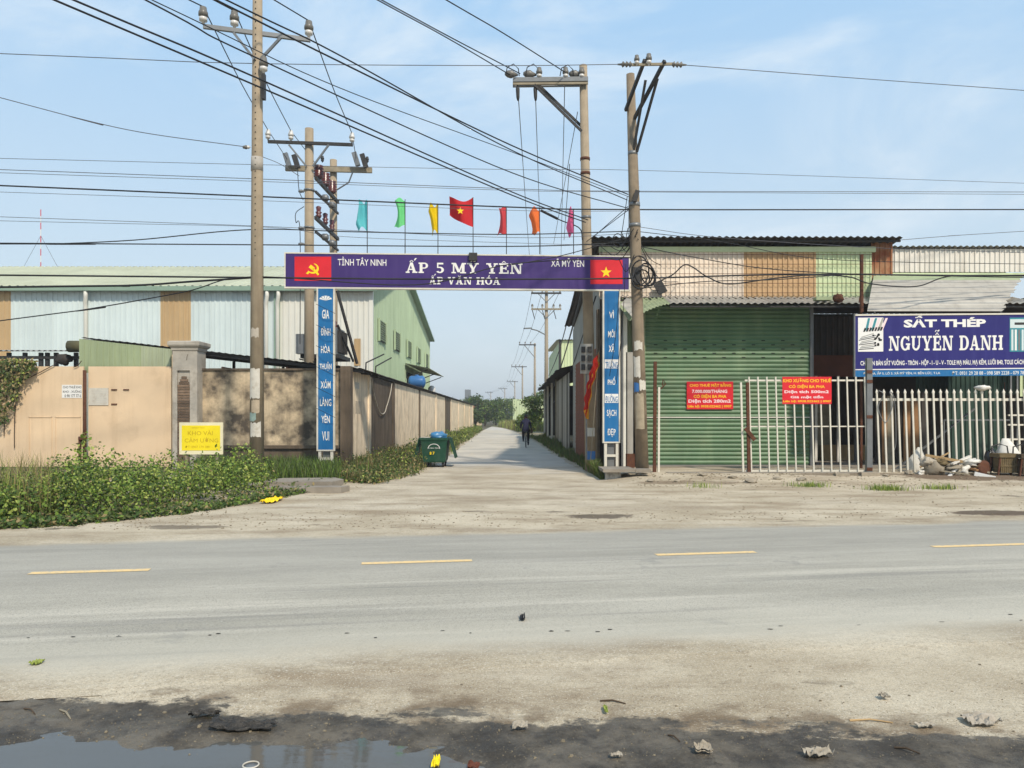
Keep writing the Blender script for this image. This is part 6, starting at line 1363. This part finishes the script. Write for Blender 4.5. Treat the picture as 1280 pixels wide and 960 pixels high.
# ------------------------------------------------------------ cyclist seen from behind
CX, CY = XA(657.5, 40.6), 40.6
bc = thing('bicycle', 'bicycle ridden away down the lane', 'bicycle', (CX, CY, 0))
for y in (CY, CY + 1.05):
    tor = MB(); k = 20; pts = [(CX, y + .33 * math.cos(a), .345 + .33 * math.sin(a)) for a in np.linspace(0, 2 * math.pi, k + 1)]; tor.path(pts, .02, 6, False); wh = tor.build('wheel', black_rubber, bc, True)
    sp_ = MB()
    for i in range(8): sp_.tube((CX, y, .345), (CX, y + .32 * math.cos(i * .785), .345 + .32 * math.sin(i * .785)), .004, n=4)
    sp_.build('spokes', galv, wh)
fm = MB()
for a, b in (((0, 0, .345), (0, .45, .34)), ((0, .45, .34), (0, .32, .85)), ((0, .32, .8), (0, .9, .85)), ((0, .45, .34), (0, .9, .8)), ((0, 0, .345), (0, .32, .8)), ((0, 1.05, .345), (0, .9, .95))): fm.tube((CX + a[0], CY + a[1], a[2]), (CX + b[0], CY + b[1], b[2]), .02, n=6)
fm.build('frame', steel_dark, bc)
MB().path([(CX - .28, CY + .72, 1.02), (CX - .2, CY + .86, 1.04), (CX, CY + .9, .98), (CX + .2, CY + .86, 1.04), (CX + .28, CY + .72, 1.02)], .014, 6).build('handlebar', galv, bc)
MB().blob((CX, CY + .28, .88), (.09, .14, .04), jit=.05).build('saddle', black_rubber, bc, True)
MB().box(CX - .07, CX + .07, CY - .2, CY + .2, .68, .70).build('carrier', steel_dark, bc)
MB().tube((CX - .18, CY + .45, .34), (CX + .18, CY + .45, .34), .018, n=6).build('crank', galv, bc)
cl_navy = mat('navy_jacket', L(36, 36, 62, .8), .85, .1, 8); cl_dark = mat('dark_trousers', L(28, 28, 32, .8), .85, .1, 8); skin_m = mat('skin', L(150, 108, 84, .8), .6, .05, 6)
def skinned(name, verts, edges, rad, m, parent, root=0, lvl=1):
    me_ = bpy.data.meshes.new(name); me_.from_pydata(verts, edges, []); o = bpy.data.objects.new(name, me_)
    place(o, parent, Matrix.Identity(4)); me_.materials.append(m)
    md = o.modifiers.new('skin', 'SKIN'); md.use_smooth_shade = True
    for i, r_ in enumerate(rad): me_.skin_vertices[0].data[i].radius = r_ if isinstance(r_, tuple) else (r_, r_); me_.skin_vertices[0].data[i].use_root = i == root
    sb_ = o.modifiers.new('sub', 'SUBSURF'); sb_.levels = lvl; sb_.render_levels = lvl; return o
pr = thing('person', 'person in navy jacket and dark trousers cycling away down the lane', 'person', (CX, CY + .3, .9))
def q(x, y, z): return (CX + x, CY + y, z)
V_ = [q(0, .3, .96), q(0, .34, 1.12), q(0, .40, 1.30), q(0, .46, 1.44), q(0, .48, 1.53), q(0, .51, 1.62),
      q(-.10, .34, .94), q(-.13, .62, .72), q(-.13, .5, .46), q(-.13, .58, .40), q(.10, .34, .94), q(.13, .72, .86), q(.13, .52, .26), q(.13, .62, .2),
      q(-.19, .45, 1.40), q(-.27, .52, 1.16), q(-.27, .74, 1.06), q(.19, .45, 1.40), q(.27, .52, 1.16), q(.27, .74, 1.06)]
E_ = [(0, 1), (1, 2), (2, 3), (3, 4), (4, 5), (0, 6), (6, 7), (7, 8), (8, 9), (0, 10), (10, 11), (11, 12), (12, 13), (3, 14), (14, 15), (15, 16), (3, 17), (17, 18), (18, 19)]
bd = skinned('body', V_, E_, [(.16, .12), (.16, .12), (.17, .12), (.14, .1), .06, .07, .1, .075, .05, .045, .1, .075, .05, .045, .075, .055, .04, .075, .055, .04], cl_navy, pr)
me_ = bd.data; me_.materials.append(cl_dark)
MB().blob(q(0, .52, 1.645), (.082, .1, .115), 14, 10, .03).build('head', skin_m, pr, True)
hr = MB().blob(q(0, .5, 1.675), (.092, .105, .105), 14, 10, .05, 3).build('hair', cl_dark, pr, True)
for s in (-1, 1):
    MB().blob(q(s * .082, .52, 1.63), (.012, .02, .03), 8, 6, .05).build('ear', skin_m, pr, True)
    hd = MB().blob(q(s * .27, .77, 1.05), (.035, .045, .03), 10, 6, .08); 
    for i in range(4): hd.path([q(s * .27 + (i - 1.5) * .018, .79, 1.06), q(s * .27 + (i - 1.5) * .018, .815, 1.035), q(s * .27 + (i - 1.5) * .018, .80, 1.01)], .0085, 5)
    hd.path([q(s * .24, .76, 1.05), q(s * .23, .79, 1.03)], .009, 5); hd.build('hand', skin_m, pr, True)
for (hx, hy, hz), (kx_, ky, kz_), (ax_, ay, az) in (((-.1, .32, .95), (-.13, .62, .72), (-.13, .5, .44)), ((.1, .32, .95), (.13, .72, .86), (.13, .52, .24))):
    MB().path([q(hx, hy, hz), q((hx + kx_) / 2, (hy + ky) / 2, (hz + kz_) / 2), q(kx_, ky, kz_), q((kx_ + ax_) / 2, (ky + ay) / 2, (kz_ + az) / 2), q(ax_, ay, az)], [.115, .1, .082, .07, .055], 10).build('trouser_leg', cl_dark, pr, True)
    MB().blob(q(ax_, ay + .08, az - .06), (.05, .13, .045), 10, 6, .05).build('shoe', black_rubber, pr, True)
# ------------------------------------------------------------ rubbish heap before the fence
HYd = 20.3
def G(px_, py_, Yd=HYd): return W(px_, py_, Yd)
def lump(px_, py_, w_, h_, m, label, cat, seed, jit=.25, Yd=HYd, flat=-.5, name=None):
    k_ = Yd / F; c = G(px_, py_, Yd); c.z = max(c.z, gz(c.x, c.y) + h_ * k_ * .25)
    return MB().blob(c, (w_ * k_ / 2, w_ * k_ / 2.4, h_ * k_ / 2), 16, 10, jit, seed, flat * h_ * k_).build(name or cat.replace(' ', '_'), m, None, True, label=label, category=cat)
def tallbag(px_, py0, py1, w_, m, label, cat, Yd, seed, lean=0.0):
    z1, z0 = ZA(py0, Yd), gz(XA(px_, Yd), Yd) - .01; k_ = Yd / F; vs = []; nu, nv = 16, 9
    for j in range(nv):
        t = j / (nv - 1); rr = (.5 * (1 - .15 * t) * (1 - .75 * max(0, t - .55) / .45)) * w_ * k_
        for i in range(nu):
            a = 2 * math.pi * i / nu; kk = 1 + .22 * noise.noise(Vector((math.cos(a) * 1.5, math.sin(a) * 1.5 + seed, t * 3))) + .1 * noise.noise(Vector((math.cos(a) * 4, math.sin(a) * 4 + seed, t * 7)))
            vs.append((XA(px_, Yd) + rr * kk * math.cos(a) + lean * t * w_ * k_, Yd + rr * kk * .8 * math.sin(a), z0 + (z1 - z0) * t))
    fs = [(j * nu + i, j * nu + (i + 1) % nu, (j + 1) * nu + (i + 1) % nu, (j + 1) * nu + i) for j in range(nv - 1) for i in range(nu)] + [tuple(range(nu))[::-1], tuple(range((nv - 1) * nu, nv * nu))]
    return MB().add(vs, fs).build(cat, m, None, True, label=label, category=cat)
tallbag(1144, 559, 592, 21, white_bag, 'crumpled white sack behind the pickets at the heap left end', 'sack', 21.3, 2, .25)
tallbag(1265, 548, 590, 34, white_bag, 'big white sack piled behind the wicker crates', 'sack', 20.9, 7, -.25)
lump(1167, 588, 25, 22, grey_bag, 'grey stuffed sack lying at the front of the heap', 'sack', 11)
lump(1179, 593, 13, 7, white_bag, 'small white bag beside the grey sack', 'bag', 15, .4)
lump(1203, 587, 16, 15, white_bag, 'torn white bag in the middle of the heap', 'bag', 19, .5)
lump(1188, 583, 24, 9, grey_bag, 'low grey bundle between the bags of the heap', 'bundle', 23, .5)
lump(1219, 586, 14, 10, wicker, 'brown rag lump in the heap', 'rag', 29, .5)
lump(1151, 597, 8, 6, white_bag, 'pale chunk at the heap left foot', 'chunk', 31, .5)
def board(a, b, w_, h_, m, label, name='board'): return MB().bar(a, b, w_, h_).build(name, m, None, label=label, category='board')
board(G(1157, 569, 20.5), G(1203, 577, 20.2), .12, .07, wood_tan, 'tan board lying on top of the heap'); board(G(1190, 580, 20.1), G(1213, 570, 20.4), .08, .04, white_sheet, 'short white board stuck in the heap')
board(G(1218, 592, 20.0), G(1244, 598, 19.8), .13, .1, sign_white, 'white plank on the ground right of the heap'); board(G(1186, 596, 20.0), G(1197, 583, 20.2), .07, .05, sign_white, 'short white stick leaning in the heap')
board(G(1205, 583, 20.4), G(1222, 588, 20.1), .1, .05, plank_tan, 'brown splintered board at the heap right end')
MB().lathe(G(1227, 585, 20.3), [(0, .16), (.02, .2), (.1, .2), (.12, .14), (.121, .06)], 18, (0.25, -1, .1)).build('old_wheel', rust, None, True, label='rusty wheel rim standing at the heap right end', category='wheel')
for i_, (px_, py_, w_, h_, mm_, lb_) in enumerate(((1158, 578, 16, 12, dirty_paper, 'dusty bundle wedged behind the grey sack'), (1212, 578, 18, 9, white_bag, 'white rag draped over the heap top'), (1193, 590, 15, 9, dirty_paper, 'dusty paper wad at the heap front'), (1176, 578, 16, 9, wicker, 'brown cloth wad behind the boards'), (1231, 592, 12, 7, grey_bag, 'small grey rag right of the rusty wheel'), (1136, 591, 10, 6, stone, 'broken plaster lump left of the white sack'))):
    lump(px_, py_, w_, h_, mm_, lb_, 'rubbish', 50 + i_ * 3, .5)
board(G(1172, 588, 20.1), G(1212, 593, 19.9), .05, .03, wood_grey, 'grey lath across the heap front'); board(G(1150, 584, 20.6), G(1186, 566, 20.7), .04, .03, wood_tan, 'thin stick poking out of the heap')
def chair(px_, Yd, label, mm):
    x = XA(px_, Yd); z = gz(x, Yd); c = thing('wicker_crate', label, 'crate', (x, Yd, z), 'wicker crates at the right picture edge')
    for sx_ in (-.22, .22):
        for dy in (-.16, .2): MB().bar((x + sx_ * 1.25, Yd + dy, z), (x + sx_, Yd + dy, z + .48), .035, .035).build('leg', rust, c)
    MB().box(x - .26, x + .26, Yd - .2, Yd + .24, z + .46, z + .56).build('top', mm, c)
    sl_ = MB().box(-.018, .018, -.008, .008, 0, .4).mesh('slat', mm)
    for i in range(9): inst('slat', sl_, c, Matrix.Translation((x - .19 + i * .048, Yd - .165, z + .06)))
    MB().box(x - .23, x + .23, Yd - .185, Yd - .165, z + .22, z + .26).build('cross_band', mm, c)
    MB().box(x - .2, x + .2, Yd - .14, Yd + .18, z + .06, z + .44).build('core', mm, c)
    MB().path([(x - .22, Yd + .2, z + .54), (x - .2, Yd + .22, z + .74), (x, Yd + .22, z + .8), (x + .2, Yd + .22, z + .74), (x + .22, Yd + .2, z + .54)], .018, 6).build('handle', steel_dark, c)
chair(1256, 20.2, 'wicker crate with bent handle left of the other crate', wicker); chair(1283, 20.0, 'darker wicker crate cut by the right picture edge', mat('dark_wicker', L(86, 74, 58, .7), .9, .2, 12, bump=.5))
lump(1238, 576, 14, 26, black_bag, 'black bag slumped against the wicker crate', 'bag', 37, .3, 20.6)
lump(1228, 485, 17, 7, white_bag, 'pale hat shaped bundle stuck on the picket tips', 'bundle', 41, .2, 20.95, -.5)
MB().path(bez([W(1098, 488, 20.9), W(1104, 493, 20.85), W(1098, 510, 20.9), W(1107, 528, 20.9), W(1116, 505, 20.9), W(1112, 490, 20.9), W(1118, 500, 20.9), W(1120, 550, 20.95), W(1117, 565, 20.95)]), .012, 5).build('hanging_wire', galv, None, True, label='tangled wire hanging on the left pickets', category='wire')
# rubble along the front of the yard
random.seed(31)
st_me = [MB().blob((0, 0, 0), (1, .8, .6), 8, 6, .35, s).mesh('rubble_stone', stone, False) for s in range(5)]
SPOT = ('nearest the rusty gate post', 'left below the shutter', 'below the middle of the shutter', 'below the first red board', 'before the latch post', 'below the left gate bars', 'below the middle gate bars', 'below the right gate bars', 'left of the grey fence post', 'right of the grey fence post')
for i in range(10):
    px_ = 822 + i * 31 + random.uniform(-9, 9); Yd = random.uniform(18.9, 20.4); x = XA(px_, Yd); s_ = random.uniform(.08, .17)
    o = inst('rubble_stone', st_me[i % 5], None, Matrix.Translation((x, Yd, gz(x, Yd) + s_ * .2)) @ Matrix.Rotation(random.uniform(0, 6), 4, 'Z') @ Matrix.Diagonal((s_, s_, s_ * .7, 1)), label='broken stone ' + SPOT[i], category='stone', group='rubble stones before the gate')
mb = MB().prism([(0, 0), (.5, .05), (.56, .3), (.1, .34)], (XA(1075, 20), 19.9, gz(10, 19.9)), X, Y_, .09); mb.build('concrete_fragment', stone, None, label='flat concrete fragment below the grey fence post', category='fragment')
MB().prism([(0, 0), (.34, -.03), (.4, .22), (.06, .3)], (XA(1043, 20), 19.9, gz(9, 19.9)), X, Y_, .07).build('concrete_fragment', stone, None, label='flat concrete fragment below the red gate board', category='fragment')
MB().box(XA(835, 20.6), XA(1085, 20.6), 20.55, 20.95, .0, .15).build('gate_sill', concrete, None, label='low concrete sill under the yard gate', category='sill')
# ------------------------------------------------------------ litter on the ground in front
def scrap(px_, py_, w_, h_, m, label, cat='scrap', seed=0, lift=.03, thick=.004, name=None, ang=0.0):
    Yd = F * EYE / (py_ - HZ); x = XA(px_, Yd); k_ = Yd / F; sx_ = w_ * k_ / 2; sy = h_ * k_ / 2 * Yd / EYE * .9; n = 13; vs = []
    for s_ in (0, 1):
        for i in range(n):
            for j in range(n):
                u, v = i / (n - 1) * 2 - 1, j / (n - 1) * 2 - 1; e = 1 - .3 * abs(noise.noise(Vector((u * 1.4 + seed, v * 1.4, 3))))
                xx, yy = u * sx_ * e, v * sy * e; xr, yr = xx * math.cos(ang) - yy * math.sin(ang), xx * math.sin(ang) + yy * math.cos(ang)
                vs.append((x + xr, Yd + yr, max(gz(x + xr, Yd + yr), -.019 if x < .3 else -9) + .012 + (abs(noise.noise(Vector((u * 1.8 + seed, v * 1.8, 0)))) + .22 * abs(noise.noise(Vector((u * 4.5 + seed, v * 4.5, 5))))) * lift + s_ * thick))
    f = lambda i, j, s_: s_ * n * n + i * n + j
    fs = [(f(i, j, 1), f(i + 1, j, 1), f(i + 1, j + 1, 1), f(i, j + 1, 1)) for i in range(n - 1) for j in range(n - 1)] + [(f(i, j, 0), f(i, j + 1, 0), f(i + 1, j + 1, 0), f(i + 1, j, 0)) for i in range(n - 1) for j in range(n - 1)]
    return MB().add(vs, fs).build(name or cat.replace(' ', '_'), m, None, label=label, category=cat)
scrap(305, 910, 84, 14, mat('muddy_plastic', L(62, 58, 52, .7), .4, .3, 20, bump=.6, bscale=40), 'flattened muddy plastic lying at the puddle edge', 'plastic sheet', 3, .045)
scrap(256, 896, 36, 8, MATS['muddy_plastic'], 'small dark plastic piece left of the flattened sheet', 'plastic piece', 8, .04)
scrap(1225, 904, 40, 13, mat('mud_splashed_paper', L(176, 166, 150, .8), .9, .2, 20), 'crumpled mud splashed paper at the lower right', 'paper', 5, .05)
scrap(1022, 947, 36, 11, dirty_paper, 'torn pale scrap on the mud below the road', 'paper', 9, .05)
scrap(878, 941, 22, 9, stone, 'flat pale stone chip on the mud', 'stone chip', 13, .03, .012)
scrap(650, 912, 20, 7, dirty_paper, 'white scrap on the mud in the middle', 'paper', 17, .03)
scrap(1157, 911, 24, 5, dirty_paper, 'thin pale strip on the mud left of the crumpled paper', 'paper', 19, .02)
scrap(770, 945, 16, 5, dirty_paper, 'small whitish scrap at the right end of the puddle', 'paper', 23, .02)
scrap(46, 831, 13, 6, leafC, 'yellow green leaf lying on the road at left', 'leaf', 27, .03)
scrap(757, 889, 5, 10, leafC, 'tiny yellow leaf on the dirt shoulder', 'leaf', 29, .02)
scrap(653, 775, 7, 7, black_bag, 'small dark leaf on the road centre', 'leaf', 31, .05)
scrap(1105, 874, 11, 5, dirty_paper, 'curled white scrap on the dirt shoulder', 'paper', 33, .03)
scrap(341, 627, 17, 7, sign_yellow, 'yellow plastic bag at the hedge end', 'bag', 35, .1)
scrap(545, 952, 10, 14, dull_yellow, 'yellow wrapper at the puddle edge', 'wrapper', 37, .03); scrap(592, 957, 16, 8, brown_board, 'reddish wrapper at the bottom picture edge', 'wrapper', 39, .03)
def stick(a, b, r_, label, m=wood_grey):
    Ya, Yb_ = F * EYE / (a[1] - HZ), F * EYE / (b[1] - HZ); A_, B_ = Vector((XA(a[0], Ya), Ya, 0)), Vector((XA(b[0], Yb_), Yb_, 0)); A_.z = gz(A_.x, A_.y) + r_ * .7; B_.z = gz(B_.x, B_.y) + r_ * .7; M_ = (A_ + B_) / 2 + Vector((0, .01, .008))
    MB().path([A_, M_, B_], [r_, r_ * .9, r_ * .6], 5).build('stick', m, None, label=label, category='stick')
stick((1062, 901), (1116, 904), .006, 'straight pale stick on the mud edge', wood_tan); stick((750, 877), (782, 880), .006, 'brown twig on the dirt shoulder', bark); stick((835, 918), (850, 926), .005, 'dark twig on the mud right of centre', bark)
stick((75, 886), (88, 898), .006, 'pale bent twig on the mud at left', wood_grey); stick((30, 885), (44, 892), .005, 'short twig on the mud near the left edge', bark); stick((1118, 936), (1150, 946), .006, 'dark stem on the mud at right', bark)
cpx = F * EYE / (958 - HZ); cpt = thing('plastic_cup', 'white rim of a cup standing in the puddle', 'cup', (XA(318, cpx), cpx - .05, -.02))
MB().path([(XA(318, cpx) + .036 * math.cos(a), cpx - .05 + .036 * math.sin(a), .03) for a in np.linspace(0, 2 * math.pi, 17)], .004, 5, False).build('rim', paper, cpt, True)
MB().lathe((XA(318, cpx), cpx - .05, -.03), [(0, .026), (.058, .034)], 16).build('wall', galv, cpt, True)
# pebbles and chips: too many to count
random.seed(41); mb = MB(); cnt = 0
def chip(x, y, s_):
    a = random.uniform(0, 6.3); z = gz(x, y); k5 = [(math.cos(a + i * 1.257) * s_ * random.uniform(.6, 1.2), math.sin(a + i * 1.257) * s_ * random.uniform(.6, 1.2)) for i in range(5)]
    h_ = s_ * random.uniform(.3, .7); mb.add([(x + u, y + v, z - .003) for u, v in k5] + [(x + u * .6, y + v * .6, z + h_) for u, v in k5], [(5, 6, 7, 8, 9)] + [(i, (i + 1) % 5, 5 + (i + 1) % 5, 5 + i) for i in range(5)])
for i in range(2600):
    y = 3.7 + abs(random.gauss(0, .55)); x = random.uniform(-.72, .72) * y
    if y > 5.2: continue
    chip(x, y, random.uniform(.002, .005) if random.random() < .96 else random.uniform(.006, .014))
for i in range(1700):
    y = random.choice((random.uniform(11.2, 13.4), random.uniform(11.2, 18.8))); x = random.uniform(-.62, .68) * y
    if y < 11.6 + RS * x or (x < -4.4 and y > verge(x)): continue
    chip(x, y, random.uniform(.008, .022))
for i in range(650):
    x = random.uniform(3, 14.5); y = random.uniform(18.0, 20.6); chip(x, y, random.uniform(.01, .035))
tag(mb.build('gravel', mat('gravel_stone', L(140, 128, 106, .75), .95, .4, 30), None), 'scattered gravel and chips on the dirt shoulders', 'gravel', kind='stuff')
mb = MB()
for i in range(24):       # dark bitumen flecks along the wheel track
    px_ = random.uniform(-40, 1320); py_ = 797 - px_ * .012 + random.gauss(0, 2.5) - (px_ > 900) * (px_ - 900) * .02; Yd = F * EYE / (py_ - HZ); x = XA(px_, Yd); w_ = random.uniform(.006, .028); d_ = random.uniform(.005, .012)
    k6 = [(math.cos(i2 * 1.047) * w_ * random.uniform(.7, 1.2), math.sin(i2 * 1.047) * d_ * random.uniform(.7, 1.2)) for i2 in range(6)]; mb.add([(x + u, Yd + v, .010) for u, v in k6], [tuple(range(6))])
tag(mb.build('bitumen_flecks', tarblack, None), 'dark bitumen flecks along the near wheel track', 'flecks', kind='stuff')
# ------------------------------------------------------------ humid air: one even, pale haze round everything
hz = MB().box(-905, 905, -205, 1505, -1.5, 40).build('haze', bpy.data.materials.new('humid_air'), None)
hm = hz.data.materials[0]; hm.use_nodes = True; hn = hm.node_tree.nodes; hn.clear()
ho = hn.new('ShaderNodeOutputMaterial'); hv = hn.new('ShaderNodeVolumePrincipled')
hv.inputs['Color'].default_value = (.97, .985, 1, 1); hv.inputs['Density'].default_value = .0009; hv.inputs['Anisotropy'].default_value = .2
hm.node_tree.links.new(hv.outputs[0], ho.inputs['Volume']); tag(hz, 'pale humid haze filling the air', 'haze', kind='stuff')
